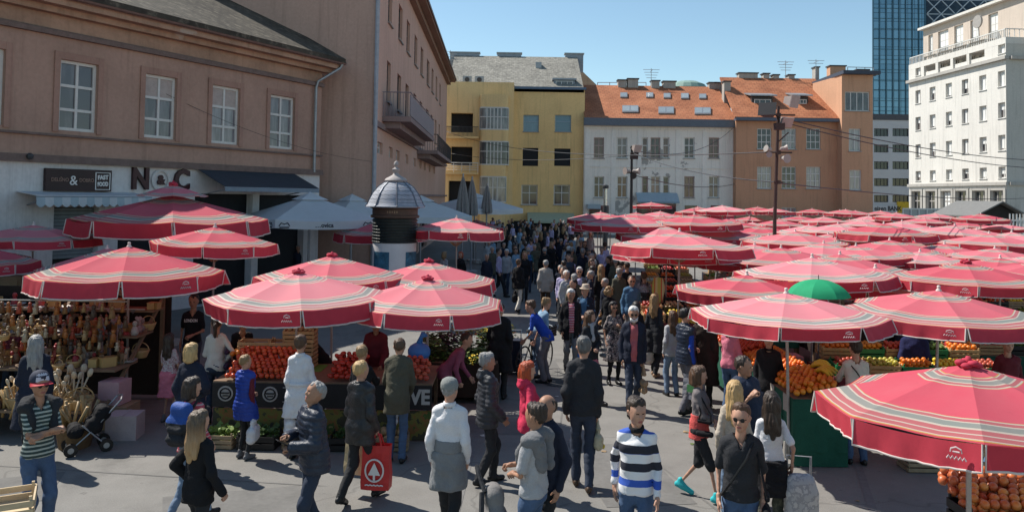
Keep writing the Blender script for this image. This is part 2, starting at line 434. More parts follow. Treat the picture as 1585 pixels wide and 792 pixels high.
text_on(F1, sgr[0] + sw * .60, zm, .146, 'DOBRO', sh * .24, leto, sg, width=sw * .22)
m = MB(); a_, b_ = sgr[0] + sw * .735, sgr[0] + sw * .975
for (q0, q1, z0, z1) in ((a_, b_, sgr[3] - sh * .14, sgr[3] - sh * .11), (a_, b_, sgr[2] + sh * .08, sgr[2] + sh * .11), (a_, a_ + .025, sgr[2] + sh * .11, sgr[3] - sh * .14), (b_ - .025, b_, sgr[2] + sh * .11, sgr[3] - sh * .14)):
 m.fbox(F1, q0, q1, z0, z1, .141, .15)
m.build('sign_frame', letw, sg)
text_on(F1, (a_ + b_) / 2, zm + sh * .15, .146, 'FAST', sh * .27, letw, sg, bold=.008, width=sw * .17, tilt=.05)
text_on(F1, (a_ + b_) / 2, zm - sh * .16, .146, 'FOOD', sh * .27, letw, sg, bold=.008, width=sw * .17, tilt=.05)
maroon = pm('letter_maroon', (.045, .012, .016), .4, .1)
nr = F1.rect(202, 263, 290, 295)
ns = base('shop_letters', F1.pt(nr[0], nr[2]), 'large dark maroon letters N and C with round ampersand emblem on shopfront', 'sign')
nw = nr[1] - nr[0]; nz = (nr[2] + nr[3]) / 2; nh = nr[3] - nr[2]
text_on(F1, nr[0] + nw * .14, nz, .06, 'N', nh * 1.38, maroon, ns, .05, .03, width=nw * .27)
text_on(F1, nr[0] + nw * .87, nz, .06, 'C', nh * 1.38, maroon, ns, .05, .03, width=nw * .28)
m = MB(); cc = F1.pt(nr[0] + nw * .50, nz, .05); ringv = []
for r_ in (nh * .5, nh * .44):
 m.tube([cc + F1.u * (r_ * math.cos(t_ * .2618)) + Vector((0, 0, r_ * math.sin(t_ * .2618))) for t_ in range(25)], .018, 6)
m.build('emblem_ring', letw, ns)
text_on(F1, nr[0] + nw * .50, nz, .05, '&', nh * .62, maroon, ns, .02, .02)
def awning(F, r, drop_px, proj, mats, label, scal=0, striped=False):
 a, b, z0, z1 = r
 t = base('awning', F.pt((a + b) / 2, z0, proj), label, 'awning')
 m = MB(); m.hexa([F.pt(a, z0, proj), F.pt(b, z0, proj), F.pt(b, z1, 0.02), F.pt(a, z1, .02), F.pt(a, z0 + .02, proj), F.pt(b, z0 + .02, proj), F.pt(b, z1 + .02, .02), F.pt(a, z1 + .02, .02)])
 m.build('canopy', mats[0], t)
 m = MB(); n = max(1, int((b - a) / .22)) if scal else 1
 for k in range(n):
  x0, x1 = a + (b - a) * k / n, a + (b - a) * (k + 1) / n
  if striped: m.m = k % 2
  pts = [F.pt(x0, z0 - .003, proj)] + [F.pt(x0 + (x1 - x0) * q / 6, z0 - drop_px - (.07 * math.sin(math.pi * q / 6) if scal else 0), proj + .02) for q in range(7)] + [F.pt(x1, z0 - .003, proj)]
  pp = pts + [p - F.n * .012 for p in pts]; L = len(pts)
  m.add(pp, [tuple(range(L)), tuple(reversed(range(L, 2 * L)))] + [(i, (i + 1) % L, L + (i + 1) % L, L + i) for i in range(L)])
 m.build('valance', mats[1:], t)
 m = MB(); m.tube([F.pt(a, z0 - .02, proj - .02), F.pt(b, z0 - .02, proj - .02)], .03, 6)
 for x in (a + .3, b - .3): m.tube([F.pt(x, z0 - .03, proj - .03), F.pt(x, z0 - .25, .0)], .02, 6)
 m.build('arm', zinc, t); return t
aw_blue = pm('awning_paleblue', (.36, .43, .47), .8, .12, 4); aw_white = pm('awning_white', (.52, .54, .56), .8, .1, 4)
r_ = F1.rect(24, 298, 204, 303); awning(F1, r_, .22, .9, [aw_white, aw_blue, aw_white], 'pale blue and white striped awning with scalloped edge over a shutter', 1, True)
navy_aw = pm('awning_navy', (.035, .045, .06), .7, .2, 4)
r_ = F1.rect(304, 266, 492, 284); r2 = F1.rect(318, 266, 494, 295, 1.3); awning(F1, (r_[0], r2[1], r_[2] - .15, r_[3]), .14, 1.3, [navy_aw, pm('awning_edge', (.20, .24, .28), .8)], 'dark blue awning with pale edge at right end of the brown house')
m = MB(); a, b, z0, z1 = shop_ops[0]
for k in range(14): m.fbox(F1, a + .02, b - .02, z1 - .02 - .1 * (k + 1), z1 - .032 - .1 * k, -.25, -.22 + .012 * (k % 2))
sh_ = m.build('roller_shutter', pm('shutter_grey', (.20, .23, .24), .6, .15)); tag(sh_, 'grey slatted roller shutter below the striped awning', 'shutter')
m = MB(); p_ = F1.px(40, 242); m.ball(F1.pt(p_[0], p_[1], .18), .09, 8, 6); m.fbox(F1, p_[0] - .03, p_[0] + .03, p_[1], p_[1] + .06, 0, .16)
tag(m.build('security_camera', dark_frame), 'small dark dome camera fixed under the sill of the brown house', 'camera')
X2 = P(575, 300, 31.0).x; Y2 = 31.0
e2 = P(690, 250, 75.0)
F2 = Fac((X2, Y2), (e2.x - X2, 75.0 - Y2)); S2 = (Vector((e2.x, 75.0, 0)) - F2.o).length
F2g = Fac((X2 - 26, Y2), (1, 0))
h2 = base('tall_brown_house', (X2, Y2, 0), 'tall brown house with blank side wall and rows of narrow windows', 'house')
stuc2 = plaster('mauve_stucco', (.60, .39, .31), .16, .25)
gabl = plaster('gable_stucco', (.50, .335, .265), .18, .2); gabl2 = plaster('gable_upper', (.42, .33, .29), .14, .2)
zc = F2.px(688, 117)[1]; zb2 = F2.px(604, 197)[1] - .1
xs_a = [(597, 603), (613.5, 619.5), (626.5, 631.5), (639, 643.5), (649, 653), (659, 663), (666.5, 669.5), (673, 675.6), (679, 681)]
za0, za1 = F2.px(629, 79)[1], F2.px(629, 27)[1]
zb0_, zb1_ = F2.px(597, 155)[1], F2.px(597, 90)[1]
zc0, zc1 = F2.px(609, 246)[1], F2.px(592, 222)[1]
ops2 = []
def s2(x): return F2.px(x, 200)[0]
for x0, x1 in xs_a:
 a, b = s2(x0), s2(x1); b = max(b, a + .85)
 ops2 += [(a, b, za0, za1), (a, b, zb0_, zb1_)]
for x0, x1 in ((585, 593), (603, 608.5), (614, 619.5), (628.5, 633), (641, 645), (650, 653.5), (657, 660), (664.5, 667.5), (672, 674.5)):
 a, b = s2(x0), s2(x1); ops2.append((a, max(b, a + 1.0), zc0, zc1))
up = [o for o in ops2]
gops = [(s2(x0), s2(x1), .05, 3.3) for x0, x1 in ((579, 597), (602, 617), (622, 634), (640, 650), (655, 664))]
m = wall(F2, 0, S2, 0, zc, ops2 + gops, .22)
m.m = 2; m.quad(F2.pt(S2, 0), F2.pt(S2, 0, -12), F2.pt(S2, zc, -12), F2.pt(S2, zc))
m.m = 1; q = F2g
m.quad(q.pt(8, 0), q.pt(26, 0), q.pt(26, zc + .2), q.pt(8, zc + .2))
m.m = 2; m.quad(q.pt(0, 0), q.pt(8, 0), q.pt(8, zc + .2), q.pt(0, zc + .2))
m.quad(F2.pt(S2, 0, -12), F2.pt(0, 0, -12), F2.pt(0, zc, -12), F2.pt(S2, zc, -12)); m.quad(F2.pt(0, zc), F2.pt(S2, zc), F2.pt(S2, zc, -12), F2.pt(0, zc, -12))
m.build('wall', [stuc2, gabl, gabl2], h2)
for i, o in enumerate(ops2):
 window(F2, o, h2, dark_frame if i < 18 else white_frame, glass_a, .22, .06, 1 if i < 18 else 2, (.6,), stone_sill if i < 18 else None)
m = MB()
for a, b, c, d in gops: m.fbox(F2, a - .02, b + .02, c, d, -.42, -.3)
m.build('shop_interior', dark_void, h2)  # near-black slabs stand in for the unlit shop rooms
m = MB(); m.fbox(F2, -.02, S2, zb2 - .25, zb2 - .02, -.02, .12); m.fbox(F2, -.02, S2, 3.6, 3.75, -.02, .2); m.build('moulding', plaster('mould2', (.27, .2, .19), .2), h2)
m = MB(); m.fbox(F2, -.25, S2 + .3, zc, zc + .12, -1, .8); m.fbox(F2, -.1, S2, zc - .3, zc - .003, -.02, .35); m.build('cornice', plaster('cornice2', (.30, .19, .14), .25), h2)
m = MB(); m.fbox(F2, -.3, S2 + .3, zc + .123, zc + .28, -1, .9); m.build('gutter', gutter_brown, h2)
m = MB(); A = [F2.pt(-.1, zc + .2, .7), F2.pt(S2, zc + .2, .7), F2.pt(S2, zc + 2.2, -6), F2.pt(4, zc + 2.2, -6)]
m.hexa(A + [p + Vector((0, 0, .15)) for p in A]); m.build('roof', slate, h2, uvs=[(0, 0), (40, 0), (40, 8), (0, 8)] * 2)
m = MB()
m.tube([F2.pt(-.06, zc, .10), F2.pt(-.06, .1, .10)], .085, 8); m.build('down_pipe', pm('pipe_pale', (.34, .36, .40), .5, .2), h2)
def balcony(F, a, b, z, proj, h, parent, solid, slab_m, rail_m, nbar):
 m = MB(); m.fbox(F, a, b, z - .22, z, -.02, proj); m.fbox(F, a + .3, b - .3, z - .5, z - .223, -.02, proj * .6)
 s_ = m.build('balcony', slab_m, parent)
 m = MB()
 if solid: m.fbox(F, a, b, z + .05, z + h - .1, proj - .06, proj - .02)
 else:
  for k in range(nbar + 1):
   x = a + .03 + (b - a - .06) * k / nbar; m.tube([F.pt(x, z, proj - .04), F.pt(x, z + h, proj - .04)], .012, 5)
 for x in (a + .03, b - .03):
  for k in range(8): y = .05 + (proj - .1) * k / 8; m.tube([F.pt(x, z, y), F.pt(x, z + h, y)], .012, 5)
  m.tube([F.pt(x, z + h, 0), F.pt(x, z + h, proj)], .025, 5)
 m.tube([F.pt(a, z + h, proj - .04), F.pt(b, z + h, proj - .04)], .028, 6)
 m.build('railing', rail_m, s_); return s_
bz = F2.px(604, 197)[1] + .25
balcony(F2, F2.px(636, 190, 1.25)[0], F2.px(672, 210, 1.25)[0], bz, 1.25, 1.05, h2, True, plaster('balcony_slab', (.28, .21, .2), .2), pm('rail_mauve', (.25, .22, .24), .6), 40)
balcony(F2, F2.px(678, 215, 1.3)[0], F2.px(699, 225, 1.3)[0], bz - .6, 1.3, 1.0, h2, False, plaster('balcony_slab', (.28, .21, .2), .2), dark_frame, 40)
for k, (x0, x1, lab) in enumerate(((577, 600, 'dark café awning nearest the corner of the tall brown house'), (612, 632, 'second dark café awning along the tall brown house'), (640, 664, 'far dark café awning at the end of the tall brown house'))):
 awning(F2, (s2(x0), s2(x1), 2.75, 3.4), .18, 1.5, [navy_aw, pm('awning_edge', (.20, .24, .28), .8)], lab)
DY = 78.0
def house(name, x0, x1, ytop, y, label, mats, ops, depth=10, reveal=.25, shift=0.0):
 a, b = P(x0, 260, y), P(x1, 260, y)
 F = Fac((a.x, y), (1, 0)); S = b.x - a.x
 t = base(name, (a.x + S / 2, y, 0), label, 'house')
 zt = F.px((x0 + x1) / 2, ytop)[1]
 m = wall(F, 0, S, 0, zt, ops(F), reveal)
 m.quad(F.pt(S, 0), F.pt(S, 0, -depth), F.pt(S, zt, -depth), F.pt(S, zt)); m.quad(F.pt(0, 0, -depth), F.pt(0, 0), F.pt(0, zt), F.pt(0, zt, -depth))
 m.quad(F.pt(0, zt), F.pt(S, zt), F.pt(S, zt, -depth), F.pt(0, zt, -depth))
 m.build('wall', mats, t)
 return t, F, S, zt
def pane_row(F, t, ops, fm, gm, rev=.25, cols=2, rows=(.6,), sill=None, tt=.08):
 for o in ops: window(F, o, t, fm, gm, rev, tt, cols, rows, sill)
def chim(F, parent, x0, x1, y0, y1, d, mat, capm):
 """chimney placed by its picture outline, d = distance behind the facade"""
 a, zt = F.px(x0, y0, -d); b, _ = F.px(x1, y0, -d); zz = F.px(x0, y1, -d)[1]
 m = MB(); m.fbox(F, a, b, zz - 1.2, zt - .12, -d - .9, -d)
 m.m = 1; m.fbox(F, a - .1, b + .1, zt - .12, zt, -d - 1, -d + .1); m.build('chimney', [mat, capm], parent)
ochre = plaster('ochre_plaster', (.80, .55, .25), .18, .3); ochre2 = plaster('ochre_light', (.82, .58, .28), .16, .3)
rw = [(810, 178, 834, 204), (859, 178, 884, 204), (809, 229, 833, 257), (858, 230, 883, 257), (807, 286, 832, 317), (857, 286, 882, 317)]
h3, F3, S3, z3 = house('yellow_house', 792, 904, 139, DY + .8, 'ochre yellow house with grey tiled roof and curved bay windows at end of market', ochre, lambda F: [F.rect(*r) for r in rw])
for i, r in enumerate(rw):
 o = F3.rect(*r)
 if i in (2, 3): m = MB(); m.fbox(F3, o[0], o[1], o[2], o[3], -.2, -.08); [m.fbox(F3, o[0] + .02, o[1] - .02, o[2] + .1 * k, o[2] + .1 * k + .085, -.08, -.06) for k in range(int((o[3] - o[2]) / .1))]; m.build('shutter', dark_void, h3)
 else: window(F3, o, h3, pm('frame_bluegrey', (.28, .38, .43), .6) if i < 2 else white_frame, glass_mat('blind_glass', (.10, .19, .24), (.2, .32, .4)) if i < 2 else glass_b, .25, .09, 1 if i < 2 else 2, (.6,), stone_sill)
fb = [(698, 175, 732, 205), (698, 227, 731, 256), (694, 280, 728, 318)]
F3b = Fac((P(684, 260, DY).x, DY), (1, 0)); sL = F3b.px(794, 260)[0]; zL = F3b.px(740, 127)[1]
bay = [F3b.rect(743, 167, 787, 202), F3b.rect(743, 219, 787, 256), F3b.rect(743, 273, 783, 313)]
lops = [F3b.rect(*r) for r in fb]
m = wall(F3b, 0, sL, 0, zL, lops + [(a + .05, b - .05, c, d) for a, b, c, d in bay], .9)
m.quad(F3b.pt(sL, 0), F3b.pt(sL, 0, -8), F3b.pt(sL, zL, -8), F3b.pt(sL, zL)); m.quad(F3b.pt(0, zL), F3b.pt(sL, zL), F3b.pt(sL, zL, -8), F3b.pt(0, zL, -8))
m.build('wall', ochre2, h3)
for o in lops: m = MB(); m.fbox(F3b, o[0] - .02, o[1] + .02, o[2], o[3], -1, -.9); m.build('loggia_back', dark_void, h3)  # shade of the recess painted as a near-black back
for k, o in enumerate(bay):
 a, b, c, d = o; p = 0.75; n = 10
 def bp(q, e=0.0):
  th = math.pi * q; k_ = .5 - .5 * math.copysign(abs(math.cos(th)) ** .35, math.cos(th))
  return a + (b - a) * k_, (p + e) * min(1, abs(math.sin(th)) ** .35)
 def ring(z0, z1, e0, mb):
  P0 = [bp(i / n, e0) for i in range(n + 1)]
  for i in range(n):
   (x0, d0), (x1, d1) = P0[i], P0[i + 1]
   mb.quad(F3b.pt(x0, z0, d0), F3b.pt(x1, z0, d1), F3b.pt(x1, z1, d1), F3b.pt(x0, z1, d0))
  for zz in (z0, z1): mb.poly([F3b.pt(x, zz, d_) for x, d_ in P0])
 m = MB(); zn = bay[k - 1][2] if k else d + .9 * (d - c) * .6
 ring(d, zn, 0.02, m); m.build('bay_wall', ochre2, h3)
 fr = MB(); cols = 4 if k < 2 else 3
 ring(c, c + .12, .03, fr); ring(d - .12, d, .03, fr); ring(c + (d - c) * .55, c + (d - c) * .55 + .08, .03, fr)
 for q in range(cols * 2 + 1):
  x = a + (b - a) * q / (cols * 2); th = min(1, max(0, q / (cols * 2))); dd = p * min(1, math.sin(math.pi * min(.999, max(.001, th))) ** .25) if 0 < q < cols * 2 else .05
  fr.fbox(F3b, x - .05, x + .05, c, d, dd - .05, dd + .04)
 w = fr.build('bay_window', white_frame, h3); pn = MB(); ring(c + .01, d - .01, -.03, pn); pn.build('pane', glass_b, w)
m = MB(); ring(0.0, bay[2][2], .02, m); m.build('bay_wall', ochre2, h3)
for k, (y, dk) in enumerate(((212, True), (267, False))):
 a, b = F3b.px(690, y)[0], F3b.px(741, y)[0]; z = F3b.px(715, y)[1]
 m = MB(); m.fbox(F3b, a, b, z - .2, z, 0, 1.0); s_ = m.build('balcony', ochre2, h3)
 m = MB(); top = .95
 if dk:
  for q in range(26): x = a + .05 + (b - a - .1) * q / 25; m.tube([F3b.pt(x, z, .95), F3b.pt(x, z + top, .95)], .02, 4)
 else:
  for q in range(4): m.tube([F3b.pt(a, z + .25 + .22 * q, .95), F3b.pt(b, z + .25 + .22 * q, .95)], .025, 4)
  for q in range(5): x = a + .05 + (b - a - .1) * q / 4; m.tube([F3b.pt(x, z, .95), F3b.pt(x, z + top, .95)], .025, 4)
 m.tube([F3b.pt(a, z + top, .95), F3b.pt(b, z + top, .95)], .035, 5); m.build('railing', dark_frame if dk else white_frame, s_)
gtile = tiles('grey_tiles', (.20, .19, .165), (.34, .32, .275), (.06, .058, .05), .62, .5)
rb = DY + 3; zr0 = F3.px(850, 139)[1]; zr1 = F3.px(820, 88, -9)[1]
a, b = F3.px(694, 120, -1)[0], F3.px(903, 120, -1)[0]
m = MB(); A = [F3.pt(a, zr0, .0), F3.pt(b, zr0, .0), F3.pt(b, zr1, -9), F3.pt(a, zr1, -9)]; m.hexa([p - Vector((0, 0, .25)) for p in A] + A)
m.build('roof', gtile, h3, uvs=[(0, 0), (18, 0), (18, 10), (0, 10)] * 2)
m = MB(); m.fbox(F3, -.1, S3 + .1, z3 - .003 + .01, z3 + .25, -.3, .35); m.build('gutter', pm('gutter_blue', (.10, .15, .22), .5), h3)
bluec = pm('chimney_bluegrey', (.26, .31, .36), .8, .2, 3)
for c in ((697, 742, 80, 90), (770, 807, 81, 90), (875, 903, 82, 96)): chim(F3, h3, *c, 9, bluec, zinc)
a, b, c, d = F3.rect(860, 124, 887, 138, -1.5)
m = MB(); m.fbox(F3, a - .2, b + .2, c - .3, d, -5, -1.6); m.m = 1; m.fbox(F3, a - .35, b + .35, d + .003, d + .18, -5, -1.3); dm = m.build('dormer', [bluec, zinc], h3)
window(Fac(F3.o - F3.n * 1.6, (1, 0)), (a, b, c, d - .1), dm, white_frame, glass_b, -.06, .08, 3, (.5,))
a, b, c, d = F3.rect(829, 97, 838, 106, -6)
m = MB(); m.fbox(F3, a, b, c, d, -6.6, -5.7); m.build('roof_vent', zinc, h3)
for (x0, lab) in ((695, 'white air conditioner nearest the brown house on yellow house terrace'), (716, 'dark air conditioner in middle of yellow house terrace'), (735, 'grey air conditioner beside the grey tiled roof on yellow house')):
 a, b, c, d = F3b.rect(x0, 121, x0 + 14, 128, -1); t = base('air_conditioner', F3b.pt(a, zL, -1), lab, 'air conditioner')
 m = MB(); m.fbox(F3b, a, b, zL + .02, zL + .75, -1.5, -1); m.build('casing', white_frame if x0 < 700 else zinc, t)
 m = MB(); cc = F3b.pt((a + b) / 2, zL + .38, -.98); m.tube([cc, cc + F3b.n * .03], .25, 12); m.build('fan_grille', dark_frame, t)
r_ = F3.rect(816, 334, 888, 341); awning(F3, (r_[0], r_[1], r_[2], r_[3] + .3), .2, 2.5, [pm('awning_palegreen', (.40, .46, .33), .8), pm('awning_palegreen', (.4, .46, .33))], 'pale green awning over the shop in the yellow house')
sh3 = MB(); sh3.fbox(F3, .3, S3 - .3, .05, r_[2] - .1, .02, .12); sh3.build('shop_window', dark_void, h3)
greyp = plaster('grey_white_plaster', (.80, .745, .67), .12, .3, True, (.38, .36, .33))
xs4 = [(919, 935, 2), (955, 971, 2), (994, 1003, 1), (1007, 1022, 2), (1026, 1036, 1), (1059, 1075, 2), (1097, 1113, 2)]
g4 = [(x0, 213, x1, 245, c) for x0, x1, c in xs4] + [(x0, 273, x1, 306, c) for x0, x1, c in xs4]
h4, F4, S4, z4 = house('grey_house', 904, 1138, 187, DY, 'weathered grey white house with flaking plaster and orange tiled roof', greyp, lambda F: [F.rect(*r[:4]) for r in g4])
pinkw = pm('frame_pinkish', (.40, .30, .27), .6)
for i, r in enumerate(g4): window(F4, F4.rect(*r[:4]), h4, white_frame if i % 3 else pinkw, glass_a if i % 2 else glass_mat('rosy_curtain', (.10, .05, .045), (.34, .24, .21)), .25, .1, r[4], (.62,), stone_sill)
m = MB()
for x in (905.5, 946, 986, 1046, 1087, 1132):
 a = F4.px(x, 250)[0]; m.fbox(F4, a, a + .45, F4.px(x, 330)[1], z4 - .9, -.02, .05)
m.fbox(F4, 0, S4, z4 - .9, z4 - .6, -.02, .09); m.fbox(F4, 0, S4, F4.px(1000, 258)[1] - .1, F4.px(1000, 258)[1], -.02, .07)
m.build('pilaster', plaster('pilaster_grey', (.82, .77, .70), .15, .4), h4)
m = MB(); m.fbox(F4, -.1, S4 + .1, z4 - .6, z4 + .15, -.02, .6); m.build('cornice', pm('cornice_slate', (.12, .14, .17), .6), h4)
otile = tiles('orange_tiles', (.37, .125, .06), (.47, .19, .095), (.15, .06, .035), .5, .42, .6, .12)
zr1 = F4.px(1000, 133, -7)[1]
m = MB(); A = [F4.pt(0, z4 + .16, .5), F4.pt(S4, z4 + .16, .5), F4.pt(S4, zr1, -7), F4.pt(0, zr1, -7)]; m.hexa([p - Vector((0, 0, .2)) for p in A] + A)
rf4 = m.build('roof', otile, h4, uvs=[(0, 0), (16, 0), (16, 9), (0, 9)] * 2)
m = MB(); A = [F4.pt(0, zr1, -7), F4.pt(S4, zr1, -7), F4.pt(S4, z4, -13), F4.pt(0, z4, -13)]; m.hexa([p - Vector((0, 0, .2)) for p in A] + A); m.build('rear_roof', otile, h4, uvs=[(0, 0), (16, 0), (16, 9), (0, 9)] * 2)
def on_roof(F, zlow, dlow, zhigh, dhigh, x0, x1, y0, y1, parent, fm, gm, split=1):
 """skylight lying on the roof slope, found by its picture outline"""
 n_ = (F.n * (zhigh - zlow) + Vector((0, 0, dlow - dhigh))).normalized()
 q0 = F.pt(0, zlow, dlow)
 def hit(x, y): r = ray(x, y); t_ = (q0 - CO).dot(n_) / r.dot(n_); return CO + r * t_
 A = [hit(x0, y1), hit(x1, y1), hit(x1, y0), hit(x0, y0)]
 m = MB(); m.hexa([p + n_ * .0 for p in A] + [p + n_ * .14 for p in A]); w = m.build('skylight', fm, parent)
 g = MB()
 for k in range(split):
  f0, f1 = (k + .08) / split, (k + .92) / split
  B = [A[0].lerp(A[1], f0), A[0].lerp(A[1], f1), A[3].lerp(A[2], f1), A[3].lerp(A[2], f0)]
  lo, hi = .12, .88
  B = [B[0].lerp(B[3], lo), B[1].lerp(B[2], lo), B[1].lerp(B[2], hi), B[0].lerp(B[3], hi)]
  g.hexa([p + n_ * .1 for p in B] + [p + n_ * .155 for p in B])
 g.build('pane', gm, w)
skyg = glass_mat('skylight_glass', (.25, .29, .31), (.4, .45, .47), .1)
for r in ((960, 971, 145, 152, 1), (1000, 1011, 145, 152, 1), (1027, 1038, 146, 153, 1), (1054, 1066, 146, 154, 1), (1082, 1093, 147, 154, 1), (963, 988, 165, 175, 2), (1019, 1043, 167, 177, 2), (1075, 1100, 168, 178, 2)):
 on_roof(F4, z4 + .16, .5, zr1, -7, *r[:4], h4, zinc, skyg, r[4])
chw = plaster('chimney_grey', (.40, .37, .33), .3, .8); capd = pm('chimney_cap', (.06, .06, .065), .7)
for c in ((957, 970, 123, 136), (972, 988, 121, 137), (1009, 1021, 124, 136), (1027, 1046, 125, 140), (1098, 1107, 127, 134), (1107, 1121, 127, 141)): chim(F4, h4, *c, 6.5, chw, capd)
chim(F4, h4, 1121, 1131, 125, 168, 3.2, chw, capd)
a, b, c, d = F4.rect(984, 303, 1048, 312); awning(F4, (a, b, c, d + .3), .12, 1.2, [aw_blue, pm('awning_blue_edge', (.16, .28, .38))], 'pale blue awning on the grey house behind the parasols')
m = MB(); gops4 = [F4.rect(*r) for r in ((912, 318, 942, 345), (985, 315, 1046, 345), (1060, 318, 1080, 345), (1100, 318, 1122, 345))]
for o in gops4: m.fbox(F4, o[0], o[1], .05, o[3], -.01, .06)
m.build('shop_window', glass_d, h4)
a, b, c, d = F4.rect(908, 316, 928, 323); m = MB(); m.fbox(F4, a, b, c, d, .03, 1.0); tag(m.build('shop_canopy', aw_blue), 'small pale canopy box on the left of the grey house wall', 'canopy')
terra = plaster('terracotta_plaster', (.53, .29, .18), .15, .3); terra2 = plaster('terracotta_light', (.57, .32, .20), .14, .3)
xs5 = [(1172, 1194), (1210, 1232), (1248, 1270)]
w5 = [(x0, 199, x1, 231) for x0, x1 in xs5] + [(x0, 258, x1, 292) for x0, x1 in xs5] + [(1210, 321, 1232, 345)]
h5, F5, S5, z5 = house('terracotta_house', 1139, 1300, 183, DY - 1, 'terracotta coloured house with orange roof, dormers and square tower wing', terra, lambda F: [F.rect(*r) for r in w5])
for i, r in enumerate(w5): window(F5, F5.rect(*r), h5, white_frame, glass_b, .2, .08, 3, (.35, .68), stone_sill)
zr1 = F5.px(1200, 121, -7)[1]
m = MB(); xr = F5.px(1262, 121, -7)[0]
A = [F5.pt(-.3, z5, .6), F5.pt(S5 + .2, z5, .6), F5.pt(xr, zr1, -7), F5.pt(.2, zr1, -7)]; m.hexa([p - Vector((0, 0, .2)) for p in A] + A)
m.build('roof', otile, h5, uvs=[(0, 0), (11, 0), (9, 9), (0, 9)] * 2)
m = MB(); m.fbox(F5, -.2, S5 + .1, z5 - .35, z5 - .05, -.02, .7); m.build('gutter', pm('gutter_slate', (.09, .11, .15), .5), h5)
F5t = Fac((P(1303, 260, DY - 2.2).x, DY - 2.2), (1, 0)); S5t = F5t.px(1351, 200)[0]; zt = F5t.px(1325, 116)[1]
to = [F5t.rect(1308, 142, 1346, 172), F5t.rect(1314, 199, 1332, 234), F5t.rect(1315, 263, 1333, 294)]
x5 = F5t.px(1258, 110, -6)[0]
m = wall(F5t, 0, S5t, 0, zt, to, .2)
m.quad(F5t.pt(S5t, 0), F5t.pt(S5t, 0, -10), F5t.pt(S5t, zt, -10), F5t.pt(S5t, zt)); m.quad(F5t.pt(0, 0, -1.3), F5t.pt(0, 0), F5t.pt(0, zt), F5t.pt(0, zt, -1.3))
m.quad(F5t.pt(x5, z5 - 1, -6), F5t.pt(0, z5 - 1, -1.3), F5t.pt(0, zt, -1.3), F5t.pt(x5, zt, -6)); m.quad(F5t.pt(0, zt), F5t.pt(S5t, zt), F5t.pt(S5t, zt, -10), F5t.pt(x5, zt, -10))
m.build('tower_wall', terra2, h5)
for i, o in enumerate(to): window(F5t, o, h5, white_frame, glass_b, .2, .09, (4, 2, 2)[i], (.65,) if i else (), stone_sill)
m = MB(); m.fbox(F5t, -.1, S5t + .5, zt + .003, zt + .35, -10, .6); m.build('tower_cornice', pm('cornice_navy', (.05, .06, .085), .6), h5)
for c in ((1285, 1309, 101, 118), (1327, 1345, 107, 116)): chim(F5t, h5, *c, 4, terra2, capd)
for c in ((1144, 1173, 112, 122), (1182, 1191, 113, 122), (1197, 1206, 115, 122), (1221, 1230, 115, 122), (1262, 1268, 103, 112)): chim(F5, h5, *c, 6.9, chw, capd)
for (x0, x1) in ((1162, 1196), (1228, 1251)):
 a, b, c, d = F5.rect(x0 + 5, 154, x1 - 3, 167, -2.0)
 m = MB(); m.fbox(F5, a - .2, b + .2, c - .2, d + .3, -5.5, -2.05); m.m = 1; A = [F5.pt(a - .5, d + .3, -1.5), F5.pt(b + .5, d + .3, -1.5), F5.pt(b + .5, d + 1.1, -5.5), F5.pt(a - .5, d + 1.1, -5.5)]
 m.hexa(A + [p + Vector((0, 0, .12)) for p in A]); dm = m.build('dormer', [dark_frame, zinc], h5)
 window(Fac(F5.o - F5.n * 2.05, (1, 0)), (a, b, c, d), dm, white_frame, glass_b, -.06, .08, 3, (.5,))
F6 = Fac((P(1345, 260, 118).x, 118), (1, 0)); S6 = F6.px(1440, 260)[0]; z6 = F6.px(1380, 186)[1]
h6 = base('bank_building', F6.pt(S6 / 2, 0), 'grey bank building with dark window bands between terracotta and white houses', 'office building')
rows6 = [(199, 211), (224, 236), (250, 262), (276, 288), (302, 313)]
o6 = [F6.rect(x0, y0, x1, y1) for y0, y1 in rows6 for x0, x1 in ((1353, 1375.5), (1381.5, 1407), (1413, 1436))]
m = wall(F6, 0, S6, 0, z6, o6, .35); m.quad(F6.pt(0, z6), F6.pt(S6, z6), F6.pt(S6, z6, -10), F6.pt(0, z6, -10)); m.build('wall', plaster('bank_grey', (.62, .61, .61), .1, .3, False), h6)
for o in o6: window(F6, o, h6, dark_frame, glass_d, .35, .08, 4, (), None)
m = MB(); m.fbox(F6, 0, S6, z6, z6 + .9, -6, .1); m.build('parapet', pm('parapet_dark', (.10, .10, .11), .7), h6)
a, b, c, d = F6.rect(1340, 317, 1407, 329, .2)
bs = base('bank_sign', F6.pt(a, c, .2), 'white sign strip with dark BANK lettering and yellow end', 'sign')
m = MB(); m.fbox(F6, a, b - 1.8, c, d, .05, .25); m.build('sign_board', pm('sign_white', (.55, .56, .58), .6), bs)
m = MB(); m.fbox(F6, b - 1.797, b + .6, c, d + .5, .05, .27); m.build('sign_end', pm('sign_yellow', (.65, .43, .03), .6), bs)
la, lb = F6.px(1352, 322, .2)[0], F6.px(1395, 322, .2)[0]
text_on(F6, la + (lb - la) * .24, (c + d) / 2, .26, 'eisen', (d - c) * .85, pm('letter_dark', (.03, .03, .035), .6), bs, .02, .02, width=(lb - la) * .42)
text_on(F6, la + (lb - la) * .75, (c + d) / 2, .26, 'BANK', (d - c) * .85, pm('letter_dark', (.03, .03, .035), .6), bs, .02, .03, width=(lb - la) * .5)
F7 = Fac((P(1351, 100, 170).x, 170), (1, 0)); s7 = F7.px(1432, 60)[0]; e7 = F7.px(1700, 60)[0]; z7 = 78; z70 = F7.px(1380, 188)[1]
h7 = base('glass_tower', F7.pt(s7, 0), 'blue glass tower block with steel lattice side behind the white house', 'tower')
